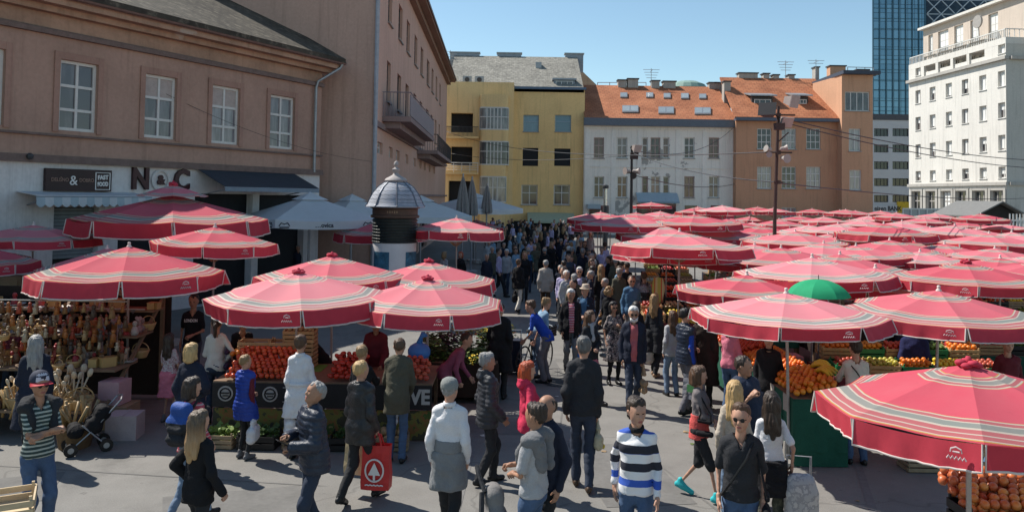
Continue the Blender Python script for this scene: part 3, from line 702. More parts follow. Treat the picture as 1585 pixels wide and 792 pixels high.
def curtain(name, c1, c2, bw, bh):
 t = NT(name); tc = t.n('TexCoord'); br = t.n('TexBrick'); br.offset = 0
 t.l(tc.outputs['UV'], br.inputs['Vector'])
 t.setv(br, Color1=(*c1, 1), Color2=(*c2, 1), Mortar=(.015, .03, .04, 1), Scale=1.0, Mortar_Size=.05)
 br.inputs['Brick Width'].default_value = bw; br.inputs['Row Height'].default_value = bh
 t.col(br.outputs[0]); t.b.inputs['Roughness'].default_value = .12; t.b.inputs['Metallic'].default_value = .35; t.bump(br.outputs['Fac'], -.4, .1); return t.m
m = MB(); m.quad(F7.pt(0, 0), F7.pt(s7, 0), F7.pt(s7, z7), F7.pt(0, z7)); m.build('glass_wall', curtain('tower_glass', (.19, .35, .45), (.13, .26, .35), 1.55, 1.9), h7, uvs=[(0, 0), (s7, 0), (s7, z7), (0, z7)])
m = MB(); m.hexa([F7.pt(s7 + .01, 0, -3.5), F7.pt(e7, 0, -3.5), F7.pt(e7 + 20, 0, -26), F7.pt(s7 + 20, 0, -26), F7.pt(s7 + .01, z7, -3.5), F7.pt(e7, z7, -3.5), F7.pt(e7 + 20, z7, -26), F7.pt(s7 + 20, z7, -26)]); m.build('side_wall', pm('tower_side', (.03, .055, .09), .2, .3, .3, 0), h7)
m = MB(); m.hexa([F7.pt(0, 0, -.3), F7.pt(s7, 0, -.3), F7.pt(s7 + 18, 0, -26), F7.pt(18, 0, -26), F7.pt(0, z7 - .05, -.3), F7.pt(s7, z7 - .05, -.3), F7.pt(s7 + 18, z7 - .05, -26), F7.pt(18, z7 - .05, -26)]); m.build('tower_core', pm('tower_side', (.03, .055, .09), .2), h7)
m = MB()
for k in range(9): x = s7 * k / 8; m.fbox(F7, x - .09, x + .09, z70 - 1, z7, .01, .25)
for k in range(26): z = z70 + k * 1.9 * 1.2; m.fbox(F7, 0, s7, z - .05, z + .05, .01, .14)
m.build('mullion', pm('mullion_blue', (.06, .12, .16), .35, metal=.6), h7)
m = MB(); st = 3.2; zz = z70 + 8
for i in range(int((e7 - s7) / st) + 1):
 for j in range(int((z7 - zz) / st)):
  x, z = s7 + .3 + i * st, zz + j * st
  m.bar(F7.pt(x, z, .2), F7.pt(x + st, z + st, .2), .2); m.bar(F7.pt(x + st, z, .0), F7.pt(x, z + st, .0), .2)
  if j % 1 == 0: m.bar(F7.pt(x, z, -.2), F7.pt(x + st, z, -.2), .18)
m.build('lattice', pm('lattice_steel', (.38, .42, .47), .45, metal=.3), h7)
A8 = P(1407, 260, 100); B8 = P(1558, 260, 82)
F8 = Fac((A8.x, A8.y), (B8.x - A8.x, B8.y - A8.y)); S8 = (Vector((B8.x, B8.y, 0)) - F8.o).length
F8r = Fac((B8.x, B8.y), (F8.n.x * -1, F8.n.y * -1))
h8 = base('white_block', F8.pt(S8 / 2, 0), 'six storey white apartment block with square windows and roof terrace', 'apartment block')
stone8 = plaster('white_stone', (.63, .605, .56), .09, .3, True)
top8 = F8.px(1481, 108)[1]; par8 = F8.px(1481, 78)[1]
cx8 = [(1417, 1425), (1439, 1448), (1464, 1473.5), (1489, 1499), (1516, 1527), (1545, 1556)]
def z8(x, y): return F8.px(x, y)[1]
rz8 = [(z8(1550, 134), z8(1550, 110)), (z8(1550, 183), z8(1550, 159)), (z8(1550, 233), z8(1550, 209)), (z8(1550, 280) + .3, z8(1550, 258))]
zt8 = (z8(1550, 83), z8(1550, 61))
ops8 = []; zg8 = z8(1481, 286)
for z0, z1 in rz8:
 for x0, x1 in cx8: ops8.append((F8.px(x0, 200)[0], F8.px(x1, 200)[0], z0, z1))
ends = [(F8.px(x0, 100)[0], F8.px(x1, 100)[0], *zt8) for x0, x1 in (cx8[0], cx8[5])]
logg = [(F8.px(x0, 100)[0], F8.px(x1, 100)[0], zt8[0] - .5, zt8[1] + .6) for x0, x1 in ((1430, 1448), (1452, 1471), (1475, 1496), (1500, 1524))]
gnd8 = [(F8.px(x0, 300)[0], F8.px(x1, 300)[0], .3, zg8 - .7) for x0, x1 in ((1412, 1426), (1434, 1449), (1457, 1473), (1480, 1497), (1506, 1526), (1534, 1554))]
m = wall(F8, 0, S8, 0, par8 - .8, ops8 + ends + logg + gnd8, .35)
m.build('wall', stone8, h8)
m = wall(F8r, 0, 16, 0, par8 - .8, [], .3); m.build('side_wall', plaster('white_stone_shaded', (.50, .48, .44), .12, .3), h8)  # darker copy of the stone paints shade on the unlit side
m = MB(); m.fbox(F8, 0, S8, par8 - .79, par8 - .1, -.4, 0.003); m.fbox(F8r, .003, 16, par8 - .79, par8 - .1, -.4, .003); m.fbox(F8, 0, S8, par8 - .81, par8 - .79, -16, -.4); m.build('parapet', stone8, h8)
m = MB(); zc8 = zt8[0] - .75
m.fbox(F8, -.05, S8 + .4, zc8, zc8 + .35, -.02, .4); m.fbox(F8r, .4, 16, zc8, zc8 + .35, -.02, .4); m.build('cornice', plaster('cornice_stone', (.40, .38, .35), .2), h8); m = MB(); m.fbox(F8, -.05, S8 + .25, zg8 - .15, zg8 + .2, -.02, .25); m.fbox(F8r, .25, 16, zg8 - .15, zg8 + .2, -.02, .25)
m.build('string_course', plaster('cornice_stone', (.40, .38, .35), .2), h8)
blinds = pm('window_blind', (.66, .66, .64), .8, .05)
for i, o in enumerate(ops8 + ends): window(F8, o, h8, stone_sill if i % 3 == 0 else white_frame, glass_a, .35, .1, 2, (), white_frame, blind=((.96, .62, .45, .96, .85)[(i * 7) % 5], blinds))
for o in logg:
 m = MB(); m.fbox(F8, o[0] - .02, o[1] + .02, o[2], o[3], -1.6, -1.5); m.fbox(F8, o[0] - .02, o[1] + .02, o[2] - .1, o[2], -1.5, -.3); m.fbox(F8, o[0] - .02, o[1] + .02, o[3], o[3] + .1, -1.5, -.3); lg = m.build('loggia', stone8, h8)
 F_ = Fac(F8.o - F8.n * 1.5, F8.u); window(F_, (o[0] + .9, o[1] - .7, o[2] + .3, o[3] - .5), lg, white_frame, glass_a, -.03, .1, 2, ())
 m = MB(); m.fbox(F8, o[0], o[1], o[2] + .05, o[2] + .7, -.25, -.18); m.build('loggia_parapet', stone8, lg)
for i, o in enumerate(gnd8):
 window(F8, o, h8, stone_sill, glass_d if i != 2 else pm('white_panel', (.74, .74, .72), .7), .35, .15, 3, (.75,))
m = MB()
for o in gnd8: m.fbox(F8, o[0] - .35, o[0] - .003, .1, o[3] + .25, -.02, .12); m.fbox(F8, o[1] + .003, o[1] + .35, .1, o[3] + .25, -.02, .12); m.fbox(F8, o[0] - .003, o[1] + .003, o[3] + .003, o[3] + .25, -.02, .1)
m.build('shop_surround', plaster('cornice_stone', (.4, .38, .35)), h8)
m = MB()
for k in range(60): x = S8 * k / 59; m.fbox(F8, x - .03, x + .03, par8 - .1, par8 + .75, -.2, -.14)
m.fbox(F8, 0, S8, par8 + .753, par8 + .85, -.22, -.1)
for k in range(30): x = 16 * k / 29; m.fbox(F8r, x - .03, x + .03, par8 - .1, par8 + .75, -.2, -.14)
m.fbox(F8r, 0, 16, par8 + .753, par8 + .85, -.22, -.1); m.build('terrace_railing', white_frame, h8)
F8p = Fac(F8.o - F8.n * 2.6, F8.u); zp = F8p.px(1500, 22)[1]; ap = F8p.px(1429, 50)[0]
pops = [(F8p.px(x0, 60)[0], F8p.px(x1, 60)[0], par8 - .2, zp - .9) for x0, x1 in ((1437, 1444), (1452, 1468), (1477, 1491), (1502, 1516), (1530, 1545))]
m = wall(F8p, ap, S8 + 1, par8 - 1, zp, pops, .3); m.quad(F8p.pt(ap, par8 - 1, -8), F8p.pt(ap, par8 - 1), F8p.pt(ap, zp), F8p.pt(ap, zp, -8)); m.build('penthouse_wall', plaster('peach_plaster', (.54, .46, .39), .1), h8)
for o in pops: window(F8p, o, h8, white_frame, glass_b, .3, .1, 2, (.7,), None, blind=(.5, blinds))
m = MB(); m.fbox(F8p, ap - .3, S8 + 1, zp + .003, zp + .3, -8, .6); m.build('penthouse_roof', stone8, h8)
a, c = F8.px(1512, 34, -1); m = MB(); m.tube([F8.pt(a, c, -1.2), F8.pt(a, c, -1.0)], .75, 16); m.tube([F8.pt(a, c, -1.2), F8.pt(a, par8 - .1, -1.3)], .06, 6)
tag(m.build('satellite_dish', stone_sill), 'round satellite dish on the roof terrace of the white block', 'satellite dish')
k0 = P(1532, 330, 58); fk = Fac((P(1488, 335, 60).x, 58), (1, 0)); Sk = fk.px(1578, 335)[0]
kz = fk.px(1530, 331)[1]; kp = fk.px(1530, 313)[1]
hk = base('market_kiosk', fk.pt(Sk / 2, 0), 'dark wooden kiosk with gable roof beyond the parasols at right', 'kiosk')
darkwood = pm('kiosk_wood', (.018, .016, .015), .75, .3, 3, stretch=(6, 6, .6))
m = MB(); m.fbox(fk, .2, Sk - .2, 0, kz, -5, 0); m.prism([(0, 0), (1, 0), (1, 1)], 0, 0.001) if False else None
m.add([fk.pt(.2, kz, .0), fk.pt(Sk - .2, kz, .0), fk.pt(Sk * .5, kp - .12, .0), fk.pt(.2, kz, -5), fk.pt(Sk - .2, kz, -5), fk.pt(Sk * .5, kp - .12, -5)], [(0, 1, 2), (5, 4, 3)]); m.build('wall', darkwood, hk)
m = MB(); grey_roof = pm('felt_roof', (.16, .16, .155), .8, .2, 5)
for (x0, x1) in ((-.5, Sk * .5), (Sk + .5, Sk * .5)):
 A = [fk.pt(x0, kz - .25, .6), fk.pt(x1, kp, .6), fk.pt(x1, kp, -5.4), fk.pt(x0, kz - .25, -5.4)]; m.hexa(A + [p + Vector((0, 0, .1)) for p in A])
m.build('roof', grey_roof, hk)
F9 = Fac((P(1397, 330, 74).x, 74), (1, 0)); S9 = F9.px(1496, 330)[0]; z9 = F9.px(1450, 324)[1]
t9 = base('terrace_fence', F9.pt(S9 / 2, 0), 'pale glazed terrace fence in front of the white block', 'fence')
m = MB(); m.fbox(F9, 0, S9, 0, z9 - .05, -.04, .02); m.build('panel', pm('frosted_panel', (.36, .38, .37), .35, .1, 2), t9)
m = MB(); m.fbox(F9, 0, S9, z9 - .047, z9 + .08, -.08, .08)
for k in range(9): x = S9 * k / 8; m.fbox(F9, x - .05, x + .05, 0, z9 - .05, .023, .12)
m.build('rail', white_frame, t9)
F10 = Fac((P(1562, 335, 52).x, 52), (1, 0)); S10 = 5.0; z10 = F10.px(1575, 331)[1]
t10 = base('picket_fence', F10.pt(2, 0), 'white picket fence at the right edge beside the dark kiosk', 'fence')
m = MB()
for k in range(22): m.fbox(F10, k * .23, k * .23 + .09, .1, z10, 0, .03)
m.build('picket', white_frame, t10)
m = MB(); m.fbox(F10, 0, S10, z10 - .5, z10 - .38, -.05, -.003); m.fbox(F10, 0, S10, .5, .62, -.05, -.003); m.build('rail', white_frame, t10)
steel = pm('galvanised', (.34, .35, .36), .4, .2, 8, metal=.6)
def aerial(px, y0, y1, dy, label, n=4):
 a, b = P(px, y1, dy), P(px, y0, dy); m = MB(); m.tube([a - Vector((0, 0, .6)), b], .035, 5)
 for k in range(n):
  z = b.z - .15 - k * .3; w = .9 - .12 * k; m.tube([(a.x - w, dy, z), (a.x + w, dy, z)], .025, 4)
 m.tube([(a.x, dy - .8, b.z - .3), (a.x, dy + .8, b.z - .3)], .025, 4)
 tag(m.build('roof_aerial', steel), label, 'aerial')
aerial(1008, 106, 134, DY + 6.5, 'thin metal aerial above the orange roof of the grey house')
aerial(1216, 94, 120, DY + 6, 'tall thin aerial above the terracotta house roof')
aerial(697, 78, 90, DY + 9, 'aerial on the left end of the grey tiled roof')
aerial(1263, 92, 112, DY + 5, 'short aerial by the tower wing of the terracotta house', 2)
m = MB(); a, b = P(925, 128, DY + 8), P(1000, 128, DY + 8); m.tube([a, b], .04, 5)
for k in range(5): p = a.lerp(b, k / 4); m.tube([p, p - Vector((0, 0, 1.2))], .04, 5)
tag(m.build('roof_railing', steel), 'thin metal railing along the ridge of the orange roof', 'railing')
m = MB(); a, b = P(1312, 104, DY + 2), P(1352, 105, DY + 2); m.tube([a, b], .04, 5)
for k in range(4): p = a.lerp(b, k / 3); m.tube([p, p - Vector((0, 0, 1.0))], .04, 5)
tag(m.build('roof_railing', steel), 'thin metal railing on the flat tower roof of the terracotta house', 'railing')
fz = Fac((P(905, 130, 110).x, 110), (1, 0)); m = MB(); pts = [fz.px(x, y) for x, y in ((897, 136), (928, 136), (903, 112), (897, 108))]
m = MB(); q = [fz.pt(s_, z_) for s_, z_ in pts]; m.add([p for p in q] + [p - fz.n * 8 for p in q], [(0, 1, 2, 3), (1, 5, 6, 2), (7, 6, 5, 4)])
m.add([fz.pt(pts[0][0], 0), fz.pt(pts[1][0], 0), fz.pt(pts[1][0], pts[1][1]), fz.pt(pts[0][0], pts[0][1])], [(0, 1, 2, 3)])
tag(m.build('distant_house', plaster('tan_far', (.38, .27, .19), .15)), 'tan gable of a distant house above the roofs', 'house')
fz = Fac((P(1050, 130, 160).x, 160), (1, 0)); m = MB(); c = fz.px(1063, 133); m.lathe([(4.2, -20), (4.2, 0), (3.6, .8), (2.2, 1.4), (.2, 1.7)], 16, (fz.pt(c[0], 0).x, 160, c[1] - .6))
tag(m.build('distant_dome', pm('copper_green', (.20, .30, .26), .7)), 'green rounded roof far behind the orange tiled roof', 'roof dome')
lr = random.Random(4)
m = MB()
for k, (x, y, w, d, a) in enumerate(((-3.2, 9.3, 1.6, .9, .3), (1.6, 10.6, 1.1, 2.4, .15), (-.9, 12.6, 2.2, .7, -.1), (3.2, 8.8, .8, 1.5, .1), (-6.6, 9.4, 2.0, 1.0, .4), (.4, 16.5, 1.5, 2.5, .05), (-1.6, 8.2, 5.5, .035, .5), (2.4, 9.8, .035, 4.2, .25), (-4.6, 10.2, 4.5, .03, -.12), (.9, 13.2, .03, 5, -.1), (3.6, 8.2, 3.5, .03, .2))):
 M = Matrix.Rotation(a, 3, 'Z'); m.add([Vector((x, y, .004)) + M @ Vector((u * w / 2 * lr.uniform(.9, 1.1), v * d / 2 * lr.uniform(.9, 1.1), 0)) for u, v in ((-1, -1), (1, -1), (1, 1), (-1, 1))], [(0, 1, 2, 3)])
tag(m.build('paving_patches', pm('asphalt_patch', (.145, .14, .132), .92, .25, 3, .4)), kind='structure')
lm = [pm('litter_paper', (.5, .49, .45), .8), pm('litter_leaf', (.10, .14, .04), .7), pm('litter_card', (.30, .21, .12), .8)]
for k in range(46):
 x, y = lr.uniform(-8, 6), lr.uniform(7.2, 20); s_ = lr.uniform(.015, .05); m = MB(); z = .006
 m.add([(-s_, -s_ * .5, z), (s_ * .7, -s_ * .8, z + .012), (s_, s_ * .5, z), (0, s_, z + .01), (-s_ * .9, s_ * .5, z + .004)], [(0, 1, 2, 3, 4)])
 o = m.build('litter_scrap', lm[(k * 5) % 3]); o.location = (x, y, 0); o.rotation_euler = (0, 0, lr.uniform(0, 6)); tag(o, 'small scrap of litter lying on the market paving', 'litter', 'litter scraps on the paving')
# ================================================================== MARKET PARASOLS
def umbrella_mat(fade=0.0):
 t = NT('striped_canvas'); uv = t.n('UVMap'); sp = t.n('SeparateXYZ'); t.l(uv.outputs[0], sp.inputs[0])
 red = (.69, .088, .135); cream = (.60, .54, .45); grn = (.27, .30, .275); yel = (.62, .33, .06); pink = (.52, .14, .15); deep = (.58, .055, .085)
 st = [(0, red), (.17, yel), (.177, cream), (.187, pink), (.208, cream), (.220, grn), (.262, cream), (.275, pink), (.302, cream), (.313, yel), (.32, red),
          (.715, yel), (.722, cream), (.734, pink), (.762, cream), (.776, grn), (.832, cream), (.848, pink), (.895, cream), (.908, pink), (.95, cream), (.963, yel), (.975, deep)]
 c = t.ramp(sp.outputs[1], st, 'CONSTANT')
 oi = t.n('ObjectInfo'); v = t.coords('Object')
 n = t.noise(v, 1.4, 6, .65); n2 = t.noise(v, 14, 4)
 c = t.mix(t.ramp(n, [(.35, (0, 0, 0)), (.8, (.2, .2, .2))]), c, (.62, .33, .33))        # sun-bleached patches
 c = t.mix(t.ramp(t.noise(v, 3.3, 8, .7), [(.6, (0, 0, 0)), (.75, (.35, .35, .35))]), c, (.22, .10, .09))   # grime
 hs = t.n('HueSaturation'); t.l(c, hs.inputs['Color'])
 mr = t.n('MapRange'); t.l(oi.outputs['Random'], mr.inputs[0]); mr.inputs[3].default_value = .84; mr.inputs[4].default_value = 1.14; t.l(mr.outputs[0], hs.inputs['Value'])
 m2 = t.n('MapRange'); t.l(oi.outputs['Random'], m2.inputs[0]); m2.inputs[3].default_value = 1.0; m2.inputs[4].default_value = .76; t.l(m2.outputs[0], hs.inputs['Saturation'])
 t.col(hs.outputs[0]); t.b.inputs['Roughness'].default_value = .8; t.b.inputs['Specular IOR Level'].default_value = .2
 t.bump(n2, .25, .01)
 tr = t.n('BsdfTranslucent'); t.l(hs.outputs[0], tr.inputs[0]); mx = t.n('MixShader'); mx.inputs[0].default_value = .27
 t.l(t.b.outputs[0], mx.inputs[1]); t.l(tr.outputs[0], mx.inputs[2]); t.l(mx.outputs[0], t.out.inputs[0])
 return t.m
def cloth(name, c, transl=.2, rough=.8, var=.15, scale=3):
 if name in MATS: return MATS[name]
 m = pm(name, c, rough, var, scale, .2)
 nt_ = m.node_tree; b = [n for n in nt_.nodes if n.type == 'BSDF_PRINCIPLED'][0]; out = [n for n in nt_.nodes if n.type == 'OUTPUT_MATERIAL'][0]
 tr = nt_.nodes.new('ShaderNodeBsdfTranslucent'); tr.inputs[0].default_value = (*c, 1); mx = nt_.nodes.new('ShaderNodeMixShader'); mx.inputs[0].default_value = transl
 nt_.links.new(b.outputs[0], mx.inputs[1]); nt_.links.new(tr.outputs[0], mx.inputs[2]); nt_.links.new(mx.outputs[0], out.inputs[0]); return m
UM = umbrella_mat(); VAL = cloth('valance_red', (.55, .048, .075), .26); PIPING = pm('piping_white', (.60, .52, .48), .8)
POLE = pm('parasol_pole', (.36, .34, .31), .5, .2, 8, metal=.2); RIBM = pm('parasol_rib', (.30, .20, .12), .6)
REDK = pm('red_cloth_knot', (.42, .03, .06), .8); MARKW = pm('valance_mark', (.50, .38, .38), .8)
NS = 8
def canopy_mesh(seed, r=1.0, drop=.27, nseg=NS, vent=False):
 """unit canopy, apex at z 0, rim radius 1: flat tight gores between straight ribs, slight sag"""
 rg = random.Random(seed); m = MB(); uvs = []; NU, NV = 6, 16
 for g in range(nseg):
  a0, a1 = 2 * math.pi * g / nseg, 2 * math.pi * (g + 1) / nseg
  sag = rg.uniform(.018, .045); b = len(m.v); ph = rg.random() * 6
  vs = []
  for j in range(NV + 1):
   t = j / NV
   for i in range(NU + 1):
    u = i / NU
    p0 = Vector((math.cos(a0), math.sin(a0), 0)) * t; p1 = Vector((math.cos(a1), math.sin(a1), 0)) * t
    p = p0.lerp(p1, u); s4 = 4 * u * (1 - u)
    z = -drop * t - sag * s4 * t * (1 - .35 * t) + .004 * math.sin(9 * u + ph + 5 * t) * t * s4
    pull = 1 - .02 * s4 * (t > .97)
    vs.append((p.x * pull * r, p.y * pull * r, z * r)); uvs.append((u, t))
  fs = [(j * (NU + 1) + i, (j + 1) * (NU + 1) + i, (j + 1) * (NU + 1) + i + 1, j * (NU + 1) + i + 1) for j in range(NV) for i in range(NU)]
  m.add(vs, fs)
 if vent:
  pass
 return m.mesh('canopy', UM, True, uvs)
def valance_mesh(seed, r=1.0, drop=.27, h=.118, nseg=NS):
 rg = random.Random(seed); m = MB()
 for g in range(nseg):
  a0, a1 = 2 * math.pi * g / nseg, 2 * math.pi * (g + 1) / nseg
  p0 = Vector((math.cos(a0), math.sin(a0), -drop)) * r; p1 = Vector((math.cos(a1), math.sin(a1), -drop)) * r
  n = ((p0 + p1) / 2); n.z = 0; n.normalize(); NU, NV = 16, 4; vs = []; flare = rg.uniform(-.05, .06) * r; ph = rg.random() * 6; sag = rg.uniform(.018, .03)
  for j in range(NV + 1):
   for i in range(NU + 1):
    u = .012 + .976 * i / NU; t = j / NV; s4 = 4 * u * (1 - u)
    p = p0.lerp(p1, u) - n * (.02 * s4 * r)
    p.z += -h * r * t - sag * s4 * r * .8
    p += n * (flare * t + t * .010 * r * math.sin(u * 21 + ph) + t * .008 * r * math.sin(u * 47 + ph * 2) + .003)
    vs.append(p)
  b = len(m.v)
  fs = [(j * (NU + 1) + i, (j + 1) * (NU + 1) + i, (j + 1) * (NU + 1) + i + 1, j * (NU + 1) + i + 1) for j in range(NV) for i in range(NU)]
  m.m = 0; m.add(vs, fs)
  m.m = 1; edge = [vs[k * (NU + 1)] for k in range(NV + 1)] + [vs[NV * (NU + 1) + i] for i in range(1, NU + 1)] + [vs[k * (NU + 1) + NU] for k in range(NV - 1, -1, -1)]
  m.tube(edge, .0065, 4, False)
 return m.mesh('valance', [VAL, PIPING], True)
def mark_mesh(r=1.0, drop=.27, h=.118, k=0, nseg=NS):
 """small pale crest with a wavy word stroke, near one corner of a valance panel"""
 a0, a1 = 2 * math.pi * k / nseg, 2 * math.pi * (k + 1) / nseg
 p0 = Vector((math.cos(a0), math.sin(a0), -drop)) * r; p1 = Vector((math.cos(a1), math.sin(a1), -drop)) * r
 n = ((p0 + p1) / 2); n.z = 0; n.normalize(); d = (p1 - p0).normalized(); c = p0.lerp(p1, .82) + n * .035; m = MB()
 def pt(x, z): x *= .62; z *= .62; q = c + d * x * r; q.z += z * r - h * r * .5; return q
 m.tube([pt(-.05, .01), pt(-.045, .035), pt(0, .05), pt(.045, .035), pt(.05, .01)], .0045, 4); m.tube([pt(-.03, .015), pt(.03, .015)], .0045, 4)
 m.tube([pt(-.085 + .017 * i, -.03 + (.012 if i % 2 else -.008)) for i in range(11)], .0045, 4)
 return m.mesh('printed_mark', MARKW)
CAN = [canopy_mesh(k, 1, .19 + .015 * k) for k in range(3)]; VALM = [valance_mesh(20 + k, 1, .19 + .015 * k) for k in range(3)]
MRK = [mark_mesh(1, .19 + .015 * k, k=5) for k in range(3)]
def frame_mesh(drop, r=1.0):
 m = MB()
 for g in range(NS):
  a = 2 * math.pi * g / NS; e = Vector((math.cos(a), math.sin(a), 0))
  m.bar(e * .03 + Vector((0, 0, -.04)), e * .97 + Vector((0, 0, -drop - .022)), .014, .02)
  m.bar(e * .03 + Vector((0, 0, -.42)), e * .5 + Vector((0, 0, -drop * .52 - .03)), .011, .014)
 return m.mesh('ribs', RIBM)
FRM = [frame_mesh(.19 + .015 * k) for k in range(3)]
def finial_mesh(kind):
 m = MB()
 if kind == 0: m.lathe([(.0, .075), (.02, .07), (.028, .05), (.018, .03), (.03, .015), (.04, 0), (.045, -.02)][::-1], 10); mt = PIPING
 else:
  rg = random.Random(3)
  for q in range(7): a = q * .9; m.ball((.06 * math.cos(a), .06 * math.sin(a), .0 + .02 * (q % 2)), .045, 6, 4, (1.2, 1, .6))
  m.lathe([(.03, 0), (.03, .04), (.015, .07)], 8); mt = REDK
 return m.mesh('finial', mt, True)
FIN = [finial_mesh(0), finial_mesh(1)]
UMB = []
umb_rng = random.Random(5)
def parasol(ax, ay, rpx, label, Rm=None, fin=0, rot=None, logo=True, tilt=None, group='red striped market parasols', dy=0.0):
 hor = ray(ax, ay); hy = HOR + math.tan(R(ROLL)) * (ax - W0 / 2)
 if Rm is None:
  Rm = 1.2 * rpx / max(.5, ay - hy); Rm = min(1.62, max(1.25, Rm))
 d = Rm * FPX / rpx + dy
 c = P(ax, ay + 1, d); k = umb_rng.randrange(3)
 if rot is None: rot = umb_rng.uniform(0, .785)
 t = empty('parasol', (c.x, c.y, 0), rot); tag(t, label, 'parasol', group)
 tl = tilt or (umb_rng.uniform(-.03, .03), umb_rng.uniform(-.03, .03))
 def child(nm, me, par=t, s=Rm, loc=(0, 0, c.z)):
  o = obj(nm, me, par); o.location = loc; o.scale = (s, s, s); o.rotation_euler = (tl[0], tl[1], 0); return o
 cn = child('canopy', CAN[k])
 v_ = child('valance', VALM[k]);
 if logo:
  o = obj('printed_mark', MRK[k], v_)
  a = 2 * math.pi / NS * umb_rng.randrange(NS)
  want = math.atan2(-c.y, -c.x) - rot; o.rotation_euler = (0, 0, round((want - 2 * math.pi * 5.5 / NS) / (2 * math.pi / NS)) * 2 * math.pi / NS)
 child('ribs', FRM[k]); child('finial', FIN[fin], s=1.0)
 m = MB(); top = c.z - .06; sl = (umb_rng.uniform(-.05, .05), umb_rng.uniform(-.05, .05))
 m.tube([(sl[0], sl[1], .02), (0, 0, top)], .021, 8); m.lathe([(.17, 0), (.17, .05), (.05, .08), (.03, .3)], 12)
 m.build('pole', POLE, t)
 UMB.append((c.x, c.y, Rm, c.z)); return t, c, Rm
NEAR = [  # apex x, apex y, half width px, label, R, finial, rot
 (200, 380, 139, 'large red striped parasol over the souvenir stand on the left', 1.55, 0, .39),
 (333, 350, 94, 'red striped parasol overlapping the souvenir parasol, before the big vented one', 1.24, 0, .2),
 (52, 347, 96, 'half shaded red parasol at left edge below the fast food sign', 1.45, 0, .3),
 (-34, 380, 86, 'red parasol cut by the left picture edge, beside the souvenir stand', 1.15, 0, .4),
 (166, 383, 106, 'red parasol peeping out behind the souvenir stand parasol', 1.4, 0, .1),
 (462, 420, 138, 'red striped parasol over the tomato stall with white trench coat woman', 1.45, 1, .30),
 (662, 430, 122, 'red striped parasol over the herb stall, in front of the advertising column', 1.3, 1, .39),
 (514, 394, 117, 'red striped parasol just behind the tomato stall parasol', 1.45, 1, .15),
 (664, 403, 107, 'red parasol below the advertising column with one valance corner turned up', 1.4, 1, .35),
 (707, 336, 76, 'red striped parasol to the right of the advertising column', 1.5, 0, .3),
 (592, 338, 74, 'red parasol half hidden behind the advertising column', 1.6, 0, .1),
 (738, 339, 42, 'shaded red parasol by the far pale café parasol', 1.5, 0, .2),
 (1499, 563, 223, 'nearest red striped parasol at lower right, over apricot crate', 1.2, 1, .32),
 (1217, 452, 146, 'red striped parasol over the orange counter, left of the green umbrella', 1.35, 0, .39),
 (1453, 448, 143, 'red striped parasol right of the green umbrella, behind the nearest one', 1.38, 0, .52),
 (1156, 424, 116, 'red striped parasol beside the lane, behind the orange counter parasol', 1.38, 0, .2),
 (1053, 368, 89, 'red striped parasol beside the lane in full sun, nearest its row end', 1.45, 0, .39),
 (1032, 371, 84, 'red parasol tucked under the sunlit one beside the lane', 1.5, 0, .1),
 (1355, 413, 108, 'red striped parasol directly behind the green umbrella', 1.4, 0, .25),
 (1495, 405, 117, 'pale red parasol with bold grey rings in third row at right', 1.4, 1, .39),
 (1257, 397, 118, 'red striped parasol behind the green umbrella to its left', 1.45, 0, .39),
 (1406, 400, 78, 'red parasol between two larger ones, behind the green umbrella', 1.4, 0, .1),
]
for a in NEAR:
 q_ = parasol(a[0], a[1], a[2], a[3], a[4], a[5], a[6])
 zs = 1.0 if a[1] == 347 else 1.35 if a[0] < 800 else 1.32 if a[1] == 563 else 1.05
 for o in q_[0].children:
  if o.name.split('.')[0] in ('canopy', 'valance', 'ribs'): o.scale.z *= zs
